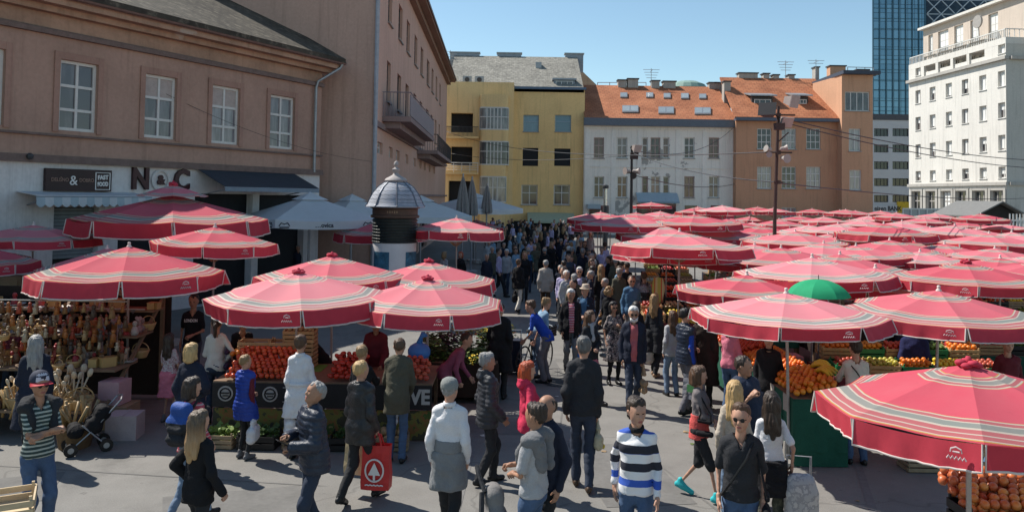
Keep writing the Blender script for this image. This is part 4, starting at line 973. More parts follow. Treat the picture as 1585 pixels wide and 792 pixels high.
FAR = [
 (1209, 382, 84, 'third row, behind lamp post foot'), (1275, 375, 78, 'fourth row, right of the brown lamp post'), (1377, 370, 76, 'fourth row, middle of field'),
 (1462, 376, 70, 'fourth row, with drooping valance at its left'), (1600, 394, 78, 'cut by right edge in third row'), (1618, 403, 88, 'lowest one cut by right edge, pale'),
 (1531, 360, 70, 'fifth row at right with broad white rings'), (1566, 358, 64, 'fifth row, second from right edge'), (1231, 357, 72, 'at foot of brown lamp post'),
 (1052, 357, 98, 'behind the sunlit lane one, wide and low'), (1025, 347, 64, 'lane side, beneath the shade edge'), (1075, 331, 62, 'half in building shade, lane side'),
 (1027, 334, 50, 'mostly in building shade beside black lamp post'), (1140, 341, 40, 'sunlit, sixth row behind the sunlit lane one'), (1165, 343, 36, 'sixth row left of lamp post'),
 (1297, 345, 56, 'sixth row, right of lamp post, broad'), (1368, 345, 66, 'sixth row in front of bank sign'), (1396, 341, 48, 'behind the bank sign row, narrow'),
 (1478, 347, 60, 'sixth row below the dark kiosk'), (1206, 338, 40, 'seventh row at lamp post'), (1123, 335, 27, 'seventh row before the grey house corner'),
 (1315, 339, 34, 'seventh row before terracotta tower wing'), (1334, 339, 36, 'seventh row before the bank gap'), (1160, 334, 26, 'seventh row before terracotta house left part'), (1551, 345, 36, 'just left of white picket fence'), (1500, 341, 34, 'in front of dark kiosk wall'),
 (1008, 312, 27, 'back row under the pale blue awning'), (1047, 315, 20, 'back row before grey house middle'), (1059, 317, 18, 'back row, pale top before grey house'), (1080, 319, 31, 'back row, palest before grey house'),
 (1118, 317, 37, 'back row before the grey house right end'), (1022, 326, 31, 'second last row under pale blue awning'), (1173, 319, 24, 'back row before terracotta house left window'),
 (1197, 321, 29, 'back row behind brown lamp post'), (1257, 322, 26, 'back row, pale, before terracotta house'), (1300, 324, 24, 'back row before tower wing left edge'), (1309, 323, 29, 'back row before tower wing'),
 (1324, 325, 24, 'back row before tower wing right edge'), (1363, 325, 24, 'back row below bank lettering'), (1388, 328, 31, 'back row below yellow bank sign end'), (1448, 329, 31, 'back row before the glazed terrace fence'), (1518, 330, 37, 'back row touching dark kiosk'),
 (1431, 335, 34, 'last but one row before glazed fence'), (1345, 333, 30, 'last but one row below bank lettering'), (1275, 334, 34, 'last but one row before terracotta house'), (1238, 333, 30, 'last but one row right of lamp post'),
 (1100, 326, 30, 'second last row before grey house right half'), (1064, 326, 28, 'second last row before grey house middle'),
 (908, 330, 26, 'shaded, far end of lane beside yellow house'), (930, 327, 46, 'shaded, below the silver flue'), (968, 333, 62, 'shaded and broad, lane side before black lamp post'),
 (925, 341, 38, 'shaded, nearest the lane at its far end'), (1002, 349, 44, 'shaded with purple look, lane side'), (945, 333, 50, 'shaded, second from lane end'), (985, 328, 48, 'sun edged behind black lamp post'),
 (1580, 372, 50, 'fourth row at right edge'), (1425, 357, 56, 'fifth row, centre right of field'), (1330, 359, 62, 'fifth row, centre of field'), (1190, 363, 50, 'fifth row just left of lamp post'), (1120, 352, 62, 'fifth row near the lane, low'), (1540, 383, 66, 'third row, right of grey ringed one, sunlit'),
 (1300, 392, 90, 'third row between two broad ones'), (1110, 386, 60, 'second from lane, mostly hidden'),
 (1100, 371, 66, 'filling the gap behind the lane end one'), (1168, 377, 58, 'behind the lane end, second in'), (1325, 379, 72, 'third row, just behind the green umbrella line'), (1424, 388, 62, 'third row, left of the grey ringed one'), (1548, 398, 72, 'third row, right of the grey ringed one'),
 (1180, 349, 46, 'fifth row, left of the lamp post foot'), (1252, 347, 48, 'fifth row, right of the lamp post foot'), (1342, 351, 52, 'fifth row, low between two'), (1440, 351, 50, 'fifth row, below the glazed fence'), (1512, 354, 52, 'fifth row, below the dark kiosk'), (1282, 361, 58, 'fourth row, centre left'), (1405, 362, 58, 'fourth row, centre right'), (1482, 362, 56, 'fourth row, right half'), (1150, 392, 64, 'behind the lane corner one'),
]
for x, y, r, where in FAR:
 parasol(x, y, r * 1.14, 'red striped parasol ' + where, logo=(r > 60))
c = P(268, 287, 18.9); Rb = 2.25
t = empty('parasol', (c.x, c.y, 0), .42); tag(t, 'biggest red striped parasol with raised vent cap, half in shade before the shop', 'parasol', 'red striped market parasols')
for nm, me, s, dz in (('canopy', CAN[1], Rb, -.22), ('valance', VALM[1], Rb, -.22), ('ribs', FRM[1], Rb, -.22), ('vent_cap', CAN[2], .82, .02), ('finial', FIN[1], 1.0, .02)):
 o = obj(nm, me, t); o.location = (0, 0, c.z + dz); o.scale = (s, s, s * (1.3 if nm in ('canopy', 'ribs', 'valance') else 1.5))
m = MB(); m.tube([(0, 0, .02), (0, 0, c.z - .2)], .035, 8); m.lathe([(.35, 0), (.35, .08), (.06, .12)], 14); m.build('pole', POLE, t)
fl = P(768, 431, 13.6)
gm_ = cloth('green_umbrella_cloth', (.02, .38, .17), .3)
gc = P(1267, 432, 12.6); t = empty('green_umbrella', (gc.x, gc.y, 0)); tag(t, 'small bright green umbrella set between the red parasols', 'umbrella')
m = MB(); rg_ = .47
for g in range(8):
 a0, a1 = 2 * math.pi * g / 8 + .2, 2 * math.pi * (g + 1) / 8 + .2; vs = []
 for j in range(9):
  th = j / 8 * 1.3
  for i in range(5):
   u = i / 4; a = a0 + (a1 - a0) * u; k = 1 - .06 * 4 * u * (1 - u) * (j / 8)
   vs.append((rg_ * 1.1 * math.sin(th) * math.cos(a) * k, rg_ * 1.1 * math.sin(th) * math.sin(a) * k, gc.z - rg_ * .75 * (1 - math.cos(th)) - .01 * 4 * u * (1 - u) * j / 8))
 m.add(vs, [(j * 5 + i, (j + 1) * 5 + i, (j + 1) * 5 + i + 1, j * 5 + i + 1) for j in range(8) for i in range(4)])
m.build('canopy', gm_, t, True)
m = MB(); m.tube([(0, 0, gc.z - .8), (0, 0, gc.z + .07)], [.009, .006], 6); m.tube([(0, 0, gc.z - .8), (0, 0, .6)], .012, 6); m.build('shaft', dark_frame, t)
lc = P(612, 318, 23.0); lz = lambda y: P(612, y, 23.0).z
t = base('advertising_column', (lc.x, lc.y, 0), 'round advertising column with scaled zinc dome roof and posters', 'advertising column')
rr = .645
dome_m = NT('zinc_scales'); v_ = dome_m.coords('Object'); br = dome_m.n('TexBrick'); br.offset = .5
sx = dome_m.n('UVMap'); dome_m.l(sx.outputs[0], br.inputs['Vector']); dome_m.setv(br, Color1=(.30, .32, .37, 1), Color2=(.38, .40, .45, 1), Mortar=(.10, .11, .13, 1), Scale=1.0, Mortar_Size=.03)
br.inputs['Brick Width'].default_value = .25; br.inputs['Row Height'].default_value = .2
dome_m.col(dome_m.mix(.4, br.outputs[0], dome_m.ramp(dome_m.noise(v_, 2.5, 6), [(.3, (.20, .21, .24)), (.7, (.46, .48, .55))]))); dome_m.b.inputs['Roughness'].default_value = .75; dome_m.b.inputs['Metallic'].default_value = .05; dome_m.bump(br.outputs['Fac'], -.5, .02)
zb_, zt_ = lz(319), lz(281); hd = zt_ - zb_
prof = [(.87, zb_ - .03), (.87, zb_), (.82, zb_ + .04), (.76, zb_ + hd * .25), (.66, zb_ + hd * .52), (.52, zb_ + hd * .76), (.36, zb_ + hd * .93), (.27, zt_)]
m = MB(); m.lathe(prof, 40, (lc.x, lc.y, 0)); uvs = [((k % 40) / 40 * 5.5 + (k // 40) * .9, (k // 40) * .32) for k in range(len(m.v))]
dm_ = m.build('dome', dome_m.m, t, True, uvs, 40)
m = MB()
for k in range(8):
 a = k * math.pi / 4 + .2; m.tube([(lc.x + (r_ + .012) * math.cos(a), lc.y + (r_ + .012) * math.sin(a), z_) for r_, z_ in prof[1:]], .022, 6)
m.build('dome_rib', pm('zinc_dark', (.16, .17, .2), .5, metal=.4), t)
zf_ = lz(250)
m = MB(); m.lathe([(.30, zt_ - .02), (.34, zt_ + .03), (.30, zt_ + .09), (.20, zt_ + .14), (.10, zt_ + .2), (.07, zt_ + .26), (.12, zt_ + .33), (.12, zt_ + .37), (.05, zt_ + .41), (.04, zt_ + .45), (.075, zt_ + .5), (.06, zf_ - .02), (.01, zf_ + .02)], 20, (lc.x, lc.y, 0)); m.build('finial', pm('stone_finial', (.34, .31, .30), .7), t, True, None, 40)
m = MB(); m.lathe([(.69, lz(337)), (.72, lz(336)), (.72, lz(333)), (.67, lz(332)), (.67, lz(323)), (.73, lz(322)), (.75, zb_ - .032)], 32, (lc.x, lc.y, 0)); m.build('frieze', pm('frieze_brown', (.085, .05, .038), .6, .3, 5), t, True, None, 30)
prof2 = []; y = 338.0
zz = [lz(375) + (lz(338) - lz(375)) * k / 32 for k in range(33)]
m = MB(); m.lathe([(rr + .03 * (1 if (k // 1) % 4 in (1, 2) else 0), z_) for k, z_ in enumerate(zz)], 32, (lc.x, lc.y, 0)); m.build('louvre_band', pm('louvre_dark', (.018, .024, .024), .4, .2), t, False)
m = MB(); m.lathe([(rr + .06, 0), (rr + .06, .4), (rr, .42), (rr, lz(375) - .001)], 36, (lc.x, lc.y, 0)); m.build('drum', pm('poster_white', (.62, .60, .60), .7, .08, 3), t, True, None, 30)
post = pm('poster_blue', (.035, .12, .19), .5, .9, 3.5, .0)
for a0, a1 in ((-2.55, -1.65), (-.9, .0)):
 m = MB(); z0, z1 = lz(420), lz(388); N = 10
 for k in range(N):
  q0, q1 = a0 + (a1 - a0) * k / N, a0 + (a1 - a0) * (k + 1) / N; e = rr + .006
  m.quad((lc.x + e * math.cos(q0), lc.y + e * math.sin(q0), z0), (lc.x + e * math.cos(q1), lc.y + e * math.sin(q1), z0), (lc.x + e * math.cos(q1), lc.y + e * math.sin(q1), z1), (lc.x + e * math.cos(q0), lc.y + e * math.sin(q0), z1))
 m.build('poster', post, t)
m = MB(); z_ = (lz(332) + lz(323)) / 2
for k in range(5): a = -1.55 + .1 * (k - 2); m.box((lc.x + .675 * math.cos(a), lc.y + .675 * math.sin(a), z_), (.035, .012, .05 + .02 * (k % 2)), a + math.pi / 2)
m.build('frieze_mark', pm('frieze_tan', (.3, .2, .13), .6), t)
cafe = cloth('cafe_canvas', (.76, .79, .81), .4, .85, .1, 2); cafed = pm('cafe_print', (.03, .04, .06), .7)
def cafe_parasol(ax, ay, y, half, label, rot, lettering=None, drop=.75):
 c = P(ax, ay, y); t = empty('cafe_parasol', (c.x, c.y, 0), rot); tag(t, label, 'parasol', 'pale square café parasols')
 h = half; m = MB(); z = c.z
 cs = [(-h, -h), (h, -h), (h, h), (-h, h)]; N = 6
 for k in range(4):
  a, b = Vector((*cs[k], 0)), Vector((*cs[(k + 1) % 4], 0)); vs = []
  for j in range(N + 1):
   tt = .17 + .83 * j / N
   for i in range(7):
    u = i / 6; p = a.lerp(b, u) * tt; p.z = z - .12 - drop * tt - .07 * 4 * u * (1 - u) * tt; vs.append(p)
  m.add(vs, [(j * 7 + i, (j + 1) * 7 + i, (j + 1) * 7 + i + 1, j * 7 + i + 1) for j in range(N) for i in range(6)])
 m.build('canopy', cafe, t, True, None, 25)
 m = MB(); q = h * .27
 ct = [(-q, -q), (q, -q), (q, q), (-q, q)]
 m.add([(*p, z - .26) for p in ct] + [(0, 0, z)], [(0, 1, 4), (1, 2, 4), (2, 3, 4), (3, 0, 4)]); m.build('vent_cap', cafe, t)
 m = MB(); zv = z - .12 - drop
 for k in range(4):
  a, b = Vector((*cs[k], zv)), Vector((*cs[(k + 1) % 4], zv)); vs = []
  for j in range(2):
   for i in range(9):
    u = i / 8; p = a.lerp(b, u); p.z -= .07 * 4 * u * (1 - u) + j * .26; vs.append(p)
  m.add(vs, [(i, 9 + i, 10 + i, i + 1) for i in range(8)])
 va = m.build('valance', cafe, t)
 for k in range(4):
  a, b = Vector((*cs[k], 0)), Vector((*cs[(k + 1) % 4], 0)); u = (b - a).normalized()
  if lettering:
   me = text_mesh(lettering, .2, .004, cafed, .004); o = obj('lettering', me, va); n = Vector((u.y, -u.x, 0)); p = a.lerp(b, .45) + n * .012
   o.matrix_basis = Matrix.Translation((p.x, p.y, zv - .19)) @ Matrix(((u.x, 0, n.x), (u.y, 0, n.y), (0, 1, 0))).to_4x4()
   n = Vector((u.y, -u.x, 0)); m = MB()
   for f in (.08, .88):
    e = a.lerp(b, f) + n * .014
    m.tube([(e.x - u.x * .17, e.y - u.y * .17, zv - .2), (e.x - u.x * .1, e.y - u.y * .1, zv - .1), (e.x, e.y, zv - .14), (e.x + u.x * .1, e.y + u.y * .1, zv - .1), (e.x + u.x * .17, e.y + u.y * .17, zv - .2)], .016, 4)
    m.tube([(e.x - u.x * .15, e.y - u.y * .15, zv - .24), (e.x + u.x * .15, e.y + u.y * .15, zv - .24)], .02, 4); m.build('emblem', cafed, va); m = MB()
 m = MB(); m.tube([(0, 0, .02), (0, 0, z - .3)], .045, 8); m.lathe([(.4, 0), (.4, .1), (.07, .14)], 12); m.build('pole', zinc, t)
 m = MB()
 for k in range(4): m.bar((0, 0, z - .35), (cs[k][0] * .97, cs[k][1] * .97, zv - .03), .03);
 m.build('ribs', zinc, t); return t
cafe_parasol(480, 297, 26.2, 1.75, 'pale blue grey café parasol with printed valance before the brown house corner', .62, '\u2026ovica')
cafe_parasol(545, 300, 30, 1.5, 'pale blue grey café parasol behind the column, left of dome', .8)
cafe_parasol(652, 302, 34, 1.6, 'pale blue grey café parasol behind the column, right of dome', .7)
cafe_parasol(735, 298, 44, 1.95, 'far pale café parasol by the yellow house corner', .75, 'Coffee' if False else None)
def folded(ax, y0, y1, dy, label):
 a, b = P(ax, y0, dy), P(ax, y1, dy); t = empty('folded_parasol', (a.x, a.y, 0)); tag(t, label, 'parasol', 'folded grey café parasols')
 m = MB(); n = 20; L = a.z - b.z; prof = [(0, .03), (.12, .1), (.35, .2), (.7, .30), (.95, .33), (1, .28)]
 vs = []
 for f, r_ in prof:
  for k in range(n): an = 6.28318 * k / n; q = r_ * (1 if k % 2 else .62); vs.append((q * math.cos(an), q * math.sin(an), a.z - L * f))
 m.add(vs, [(i * n + (k + 1) % n, i * n + k, (i + 1) * n + k, (i + 1) * n + (k + 1) % n) for i in range(len(prof) - 1) for k in range(n)])
 m.build('canopy', pm('folded_canvas', (.27, .255, .25), .85, .2), t); m = MB(); m.tube([(0, 0, .02), (0, 0, a.z + .1)], .04, 8); m.lathe([(.35, 0), (.35, .1), (.06, .13)], 12); m.build('pole', zinc, t)
for x, y0, y1, dy, l in ((717, 272, 333, 37, 'tallest folded grey parasol beside the far café parasol'), (731, 276, 334, 37.5, 'folded grey parasol in the middle of three'), (754, 286, 330, 42, 'shortest folded grey parasol, right of the other two')): folded(x, y0, y1, dy, l)
def floodlight(m, c, ang, tilt, w=.42, h=.34, d=.26, box=True):
 M = Matrix.Rotation(ang, 3, 'Z') @ Matrix.Rotation(tilt, 3, 'X')
 if box:
  m.hexa([Vector(c) + M @ Vector(p) for p in ((-w / 2, -d / 2, -h / 2), (w / 2, -d / 2, -h / 2), (w * .3, d / 2, -h * .3), (-w * .3, d / 2, -h * .3), (-w / 2, -d / 2, h / 2), (w / 2, -d / 2, h / 2), (w * .3, d / 2, h * .3), (-w * .3, d / 2, h * .3))])
  m.hexa([Vector(c) + M @ Vector(p) for p in ((-w / 2 - .03, -d / 2 - .03, -h / 2 - .03), (w / 2 + .03, -d / 2 - .03, -h / 2 - .03), (w / 2 + .03, -d / 2 - .002, -h / 2 - .03), (-w / 2 - .03, -d / 2 - .002, -h / 2 - .03), (-w / 2 - .03, -d / 2 - .03, h / 2 + .03), (w / 2 + .03, -d / 2 - .03, h / 2 + .03), (w / 2 + .03, -d / 2 - .002, h / 2 + .03), (-w / 2 - .03, -d / 2 - .002, h / 2 + .03))])
 else:
  prof = [(-.5, .05), (-.35, .5), (.1, .55), (.5, .9), (.52, 1)]
  pts = [Vector(c) + M @ Vector((0, -q * d * 1.4, 0)) for q, r_ in prof]; m.tube(pts, [r_ * w / 2 for q, r_ in prof], 14)
rust = pm('rusty_brown_metal', (.055, .03, .026), .6, .35, 6); flg = pm('floodlight_grey', (.33, .28, .26), .5, .2, 5); flb = pm('floodlight_black', (.03, .028, .03), .5)
LD = 25.5; a = P(1199, 362, LD); tp = P(1205, 165, LD)
t = base('lamp_post', (a.x, a.y, 0), 'rusty brown lamp post with clustered floodlights and camera among the parasols', 'lamp post')
m = MB(); m.tube([(a.x, LD, 0), (a.x, LD, 3), (tp.x, LD, tp.z)], [.08, .06, .045], 10); m.lathe([(.2, 0), (.2, .4), (.1, .5)], 12, (a.x, LD, 0)); m.build('pole', rust, t)
m = MB()
for z_, w in ((P(1205, 178, LD).z, .55), (P(1203, 236, LD).z, .45), (P(1203, 282, LD).z, .15)): m.bar((tp.x - w, LD, z_), (tp.x + w, LD, z_), .05); m.lathe([(.085, -.06), (.085, .06)], 10, (tp.x, LD, z_))
m.bar((tp.x, LD - .05, P(1203, 205, LD).z - .3), (tp.x + .3, LD - .1, P(1203, 205, LD).z), .04)
m.build('bracket', rust, t)
for px, py, mt, ang, til, bx, w in ((1223, 156, flg, .7, .25, True, .44), (1189, 173, flb, -.5, -.4, True, .5), (1215, 187, flg, .3, .5, True, .36), (1190, 231, stone_sill, -1.2, -.2, False, .24), (1192, 239, stone_sill, -.6, .1, False, .2), (1213, 230, flg, 1.2, -.2, False, .26), (1214, 245, stone_sill, .3, .1, False, .3)):
 p = P(px, py, LD - .15); m = MB(); floodlight(m, p, ang, til, w, w * .8, w * .7, bx); m.build('floodlight', mt, t)
p = P(1206, 196, LD - .2); m = MB(); m.box(p, (.3, .25, .22)); m.build('junction_box', rust, t)
L2 = 46.0; a = P(977, 328, L2); tp = P(978, 226, L2)
t = base('lamp_post', (a.x, a.y, 0), 'slim black lamp post with floodlights in front of the grey house', 'lamp post')
m = MB(); m.tube([(a.x, L2, 0), (tp.x, L2, tp.z)], [.11, .07], 8); m.build('pole', flb, t)
m = MB(); z_ = P(977, 268, L2).z; m.bar((tp.x - .45, L2, z_), (tp.x + .45, L2, z_), .06); m.bar((tp.x - .1, L2, tp.z - .1), (tp.x + .4, L2, tp.z + .05), .06); m.build('bracket', flb, t)
for px, py, mt, ang, til, bx, w in ((984, 229, flg, .6, .3, True, .5), (980, 240, flb, .3, .3, True, .45), (972, 265, flg, -1.1, 0, False, .45), (984, 265, flg, 1.1, 0, False, .45), (979, 271, flb, .1, .3, False, .4)):
 p = P(px, py, L2 - .15); m = MB(); floodlight(m, p, ang, til, w, w * .8, w * .7, bx); m.build('floodlight', mt, t)
a = P(937, 328, 50); b = P(937, 292, 50)
t = base('metal_flue', (a.x, a.y, 0), 'shiny silver flue pipe standing between the shaded parasols', 'flue')
m = MB(); m.tube([(a.x, 50, 0), (a.x, 50, b.z)], .12, 12); m.build('pipe', pm('silver', (.5, .5, .5), .25, metal=.9), t)
m = MB(); m.lathe([(.14, 0), (.2, .03), (.2, .2), (.05, .28)], 12, (a.x, 50, b.z)); m.build('cap', dark_frame, t)
m = MB(); m.tube([(a.x, 50, P(937, 318, 50).z), (a.x, 50, 0.4)], .17, 12); m.build('lower_sleeve', dark_frame, t)
def wire(p, q, sag, label, r=.018, n=16):
 m = MB(); m.tube([p.lerp(q, k / n) - Vector((0, 0, sag * 4 * (k / n) * (1 - k / n))) for k in range(n + 1)], r, 4)
 tag(m.build('overhead_wire', flb), label, 'wire', 'wires strung over the market')
wire(P(1207, 182, LD), P(1640, 249, 40), .35, 'upper black wire from the brown lamp post to the right')
wire(P(1207, 188, LD), P(1640, 262, 41), .35, 'lower black wire from the brown lamp post to the right')
wire(P(1203, 235, LD), P(690, 203, 77), .9, 'wire from the brown lamp post to the yellow house balcony')
wire(P(1203, 282, LD), P(978, 236, L2), .3, 'wire between brown and black lamp posts')
wire(P(1203, 283, LD), P(1650, 300, 70), .5, 'low wire from brown lamp post past the bank building', .02)
wire(P(978, 240, L2), P(690, 236, 77), .5, 'wire from black lamp post across the yellow house')
wire(P(978, 270, L2), P(1137, 285, 77), .5, 'wire from black lamp post along the grey house', .025)
wire(P(978, 232, L2), P(1137, 196, 77), 1.2, 'sagging wire from black lamp post up to grey house roof', .025)
wire(P(168, 98, 22.5), P(575, 250, 30.8), .5, 'thin wire drooping across the brown house front', .006)
# ================================================================== PEOPLE
def sdf_grid(groups, res, pad=.05):
 """groups: list of (prims, k, cut) ; prim (a, b, ra, rb); cut: function(X,Y,Z)->field or None. returns F, origin"""
 lo = np.array([1e9] * 3); hi = -lo
 for prims, k, cut in groups:
  for a, b, ra, rb in prims:
   lo = np.minimum(lo, np.minimum(np.array(a) - ra, np.array(b) - rb)); hi = np.maximum(hi, np.maximum(np.array(a) + ra, np.array(b) + rb))
 lo -= pad; hi += pad
 n = np.ceil((hi - lo) / res).astype(int) + 1
 ax = [lo[i] + res * np.arange(n[i]) for i in range(3)]
 F = None
 for prims, k, cut in groups:
  g = np.full(n, 1.0, dtype=np.float32)
  for a, b, ra, rb in prims:
   a = np.array(a, dtype=np.float32); b = np.array(b, dtype=np.float32); m = max(ra, rb) + k + res * 2
   l = np.minimum(a, b) - m; h = np.maximum(a, b) + m
   i0 = np.clip(np.floor((l - lo) / res).astype(int), 0, n); i1 = np.clip(np.ceil((h - lo) / res).astype(int) + 1, 0, n)
   X = ax[0][i0[0]:i1[0], None, None]; Y = ax[1][None, i0[1]:i1[1], None]; Z = ax[2][None, None, i0[2]:i1[2]]
   ba = b - a; L = float(ba @ ba) + 1e-9
   px, py, pz = X - a[0], Y - a[1], Z - a[2]
   t = np.clip((px * ba[0] + py * ba[1] + pz * ba[2]) / L, 0, 1)
   d = np.sqrt((px - t * ba[0]) ** 2 + (py - t * ba[1]) ** 2 + (pz - t * ba[2]) ** 2) - (ra + t * (rb - ra))
   s = (slice(i0[0], i1[0]), slice(i0[1], i1[1]), slice(i0[2], i1[2]))
   if k > 0:
    hh = np.maximum(k - np.abs(g[s] - d), 0) / k; g[s] = np.minimum(g[s], d) - hh * hh * k * .25
   else: g[s] = np.minimum(g[s], d)
  if cut is not None:
   g = np.maximum(g, cut(ax[0][:, None, None], ax[1][None, :, None], ax[2][None, None, :]).astype(np.float32) + np.zeros_like(g))
  F = g if F is None else np.minimum(F, g)
 return F, lo
CORN = [np.array(c) for c in ((0, 0, 0), (1, 0, 0), (0, 1, 0), (1, 1, 0), (0, 0, 1), (1, 0, 1), (0, 1, 1), (1, 1, 1))]
EDG = [(0, 1), (2, 3), (4, 5), (6, 7), (0, 2), (1, 3), (4, 6), (5, 7), (0, 4), (1, 5), (2, 6), (3, 7)]
def snets(F, org, res):
 S = F < 0; nx, ny, nz = F.shape
 c = np.zeros((nx - 1, ny - 1, nz - 1), dtype=np.int8)
 for q in CORN: c += S[q[0]:nx - 1 + q[0], q[1]:ny - 1 + q[1], q[2]:nz - 1 + q[2]]
 act = (c > 0) & (c < 8); I = np.argwhere(act); ids = np.full(act.shape, -1, dtype=np.int32); ids[act] = np.arange(len(I))
 acc = np.zeros((len(I), 3)); cnt = np.zeros(len(I))
 for a, b in EDG:
  ca, cb = CORN[a], CORN[b]; fa = F[tuple((I + ca).T)]; fb = F[tuple((I + cb).T)]
  cr = (fa < 0) != (fb < 0); t = fa / np.where(np.abs(fa - fb) < 1e-9, 1e-9, fa - fb)
  p = ca + t[:, None] * (cb - ca); acc[cr] += p[cr]; cnt[cr] += 1
 V = org + res * (I + acc / cnt[:, None]); faces = []
 for axi in range(3):
  o1, o2 = [(1, 2), (2, 0), (0, 1)][axi]
  d = [0, 0, 0]; d[axi] = 1
  A = S[:nx - d[0], :ny - d[1], :nz - d[2]]; B = S[d[0]:, d[1]:, d[2]:]; E = np.argwhere(A != B)
  E = E[(E[:, o1] > 0) & (E[:, o2] > 0) & (E[:, o1] < F.shape[o1] - 1) & (E[:, o2] < F.shape[o2] - 1)]
  if not len(E): continue
  u = np.zeros(3, int); u[o1] = 1; v = np.zeros(3, int); v[o2] = 1
  q = np.stack([ids[tuple((E - u - v).T)], ids[tuple((E - v).T)], ids[tuple(E.T)], ids[tuple((E - u).T)]], 1)
  fl = ~A[tuple(E.T)]; q[fl] = q[fl][:, ::-1]; faces.append(q)
 Fq = np.concatenate(faces); return V, Fq[(Fq >= 0).all(1)]
def npmesh(name, V, Fq, mats, mi=None):
 me = bpy.data.meshes.new(name); me.vertices.add(len(V)); me.vertices.foreach_set('co', np.asarray(V, dtype=np.float32).ravel())
 n = len(Fq); me.loops.add(n * 4); me.loops.foreach_set('vertex_index', np.asarray(Fq, dtype=np.int32).ravel())
 me.polygons.add(n); me.polygons.foreach_set('loop_start', np.arange(0, n * 4, 4, dtype=np.int32))
 try: me.polygons.foreach_set('loop_total', np.full(n, 4, dtype=np.int32))
 except Exception: pass
 me.polygons.foreach_set('use_smooth', np.ones(n, dtype=bool))
 for m in (mats if isinstance(mats, (list, tuple)) else [mats]): me.materials.append(m)
 if mi is not None: me.polygons.foreach_set('material_index', np.asarray(mi, dtype=np.int32))
 me.update(calc_edges=True); me.validate(); return me
def vnormals(V, Fq):
 p = V[Fq]; n = np.cross(p[:, 2] - p[:, 0], p[:, 3] - p[:, 1]); N = np.zeros_like(V)
 for k in range(4): np.add.at(N, Fq[:, k], n)
 return N / (np.linalg.norm(N, axis=1)[:, None] + 1e-9)
def folds(V, N, amp, seed, fz=26., fx=9.):
 r = np.random.default_rng(seed); d = np.zeros(len(V))
 for k in range(5):
  w = np.array([r.normal() * fx, r.normal() * fx, r.normal() * .4 * fx + fz * r.uniform(.5, 1.3)]); d += np.sin(V @ w + r.uniform(0, 6.28) + 1.6 * np.sin(V @ (r.normal(size=3) * 7)))
 d = d / 2.6; d = np.abs(d) ** .8 * np.sign(d)
 for k in range(4):
  w = np.array([r.normal() * fx * 1.3, r.normal() * fx * 1.3, fz * r.uniform(.5, 1.2)]); c_ = 1 - np.abs(np.sin(V @ w + r.uniform(0, 6.28) + 2.2 * np.sin(V @ (r.normal(size=3) * 6))))
  d = d - .9 * c_ ** 4 * (np.sin(V @ (r.normal(size=3) * 8) + k) > -.2)
 return V + N * (amp * d)[:, None]
def skin_mat(name, c):
 if name in MATS: return MATS[name]
 t = NT(name); v = t.coords('Object'); n = t.noise(v, 14, 4)
 t.col(t.ramp(n, [(.3, sc_(c, .85)), (.7, sc_(c, 1.1))])); t.b.inputs['Roughness'].default_value = .55; t.b.inputs['Specular IOR Level'].default_value = .35
 t.b.inputs['Subsurface Weight'].default_value = .0; MATS[name] = t.m; return t.m
SKIN = [skin_mat('skin_fair', (.46, .255, .175)), skin_mat('skin_tan', (.36, .19, .12)), skin_mat('skin_pale', (.52, .31, .235))]
LIP = skin_mat('lip', (.30, .10, .085)); EYE = pm('eye_dark', (.02, .015, .012), .25, .1);
def hairm(name, c):
 if name in MATS: return MATS[name]
 t = NT(name); v = t.coords('Object', (60, 60, 5)); n = t.noise(v, 1.3, 4, .7); n2 = t.noise(t.coords('Object'), 9, 4)
 col = t.mix(.45, t.ramp(n, [(.3, sc_(c, .45)), (.7, sc_(c, 1.45))]), t.ramp(n2, [(.3, sc_(c, .6)), (.7, sc_(c, 1.3))]))
 t.col(col); t.b.inputs['Roughness'].default_value = .48; t.b.inputs['Specular IOR Level'].default_value = .4; t.bump(n, .7, .01); MATS[name] = t.m; return t.m
HAIR = dict(black=hairm('hair_black', (.014, .011, .010)), dark=hairm('hair_dark', (.035, .022, .015)), brown=hairm('hair_brown', (.085, .045, .025)), grey=hairm('hair_grey', (.26, .25, .24)), white=hairm('hair_white', (.62, .60, .57)),
   blond=hairm('hair_blond', (.46, .30, .13)), dblond=hairm('hair_dark_blond', (.26, .16, .075)), red=hairm('hair_red', (.36, .06, .018)), saltpepper=hairm('hair_salt_pepper', (.12, .115, .11)), ombre=None)
def ombre():
 t = NT('hair_ombre'); v = t.coords('Object'); sp = t.n('SeparateXYZ'); t.l(v, sp.inputs[0]); n = t.noise(t.coords('Object', (60, 60, 5)), 1.3, 4, .7)
 g = t.ramp(sp.outputs[2], [(.0, (.5, .32, .15)), (.5, (.5, .32, .15)), (.9, (.05, .03, .02))])
 mr = t.n('MapRange'); t.l(sp.outputs[2], mr.inputs[0]); mr.inputs[1].default_value = -.25; mr.inputs[2].default_value = .12
 g = t.ramp(mr.outputs[0], [(.0, (.48, .30, .14)), (.5, (.36, .21, .10)), (.95, (.05, .03, .02))])
 t.col(t.mix(.5, g, t.ramp(n, [(.3, (.03, .02, .01)), (.7, (.5, .34, .18))]), 'MULTIPLY') if False else t.mix(.25, g, t.ramp(n, [(.3, (.03, .02, .012)), (.7, (.45, .3, .16))])))
 t.b.inputs['Roughness'].default_value = .48; t.bump(n, .7, .01); return t.m
HAIR['ombre'] = ombre()
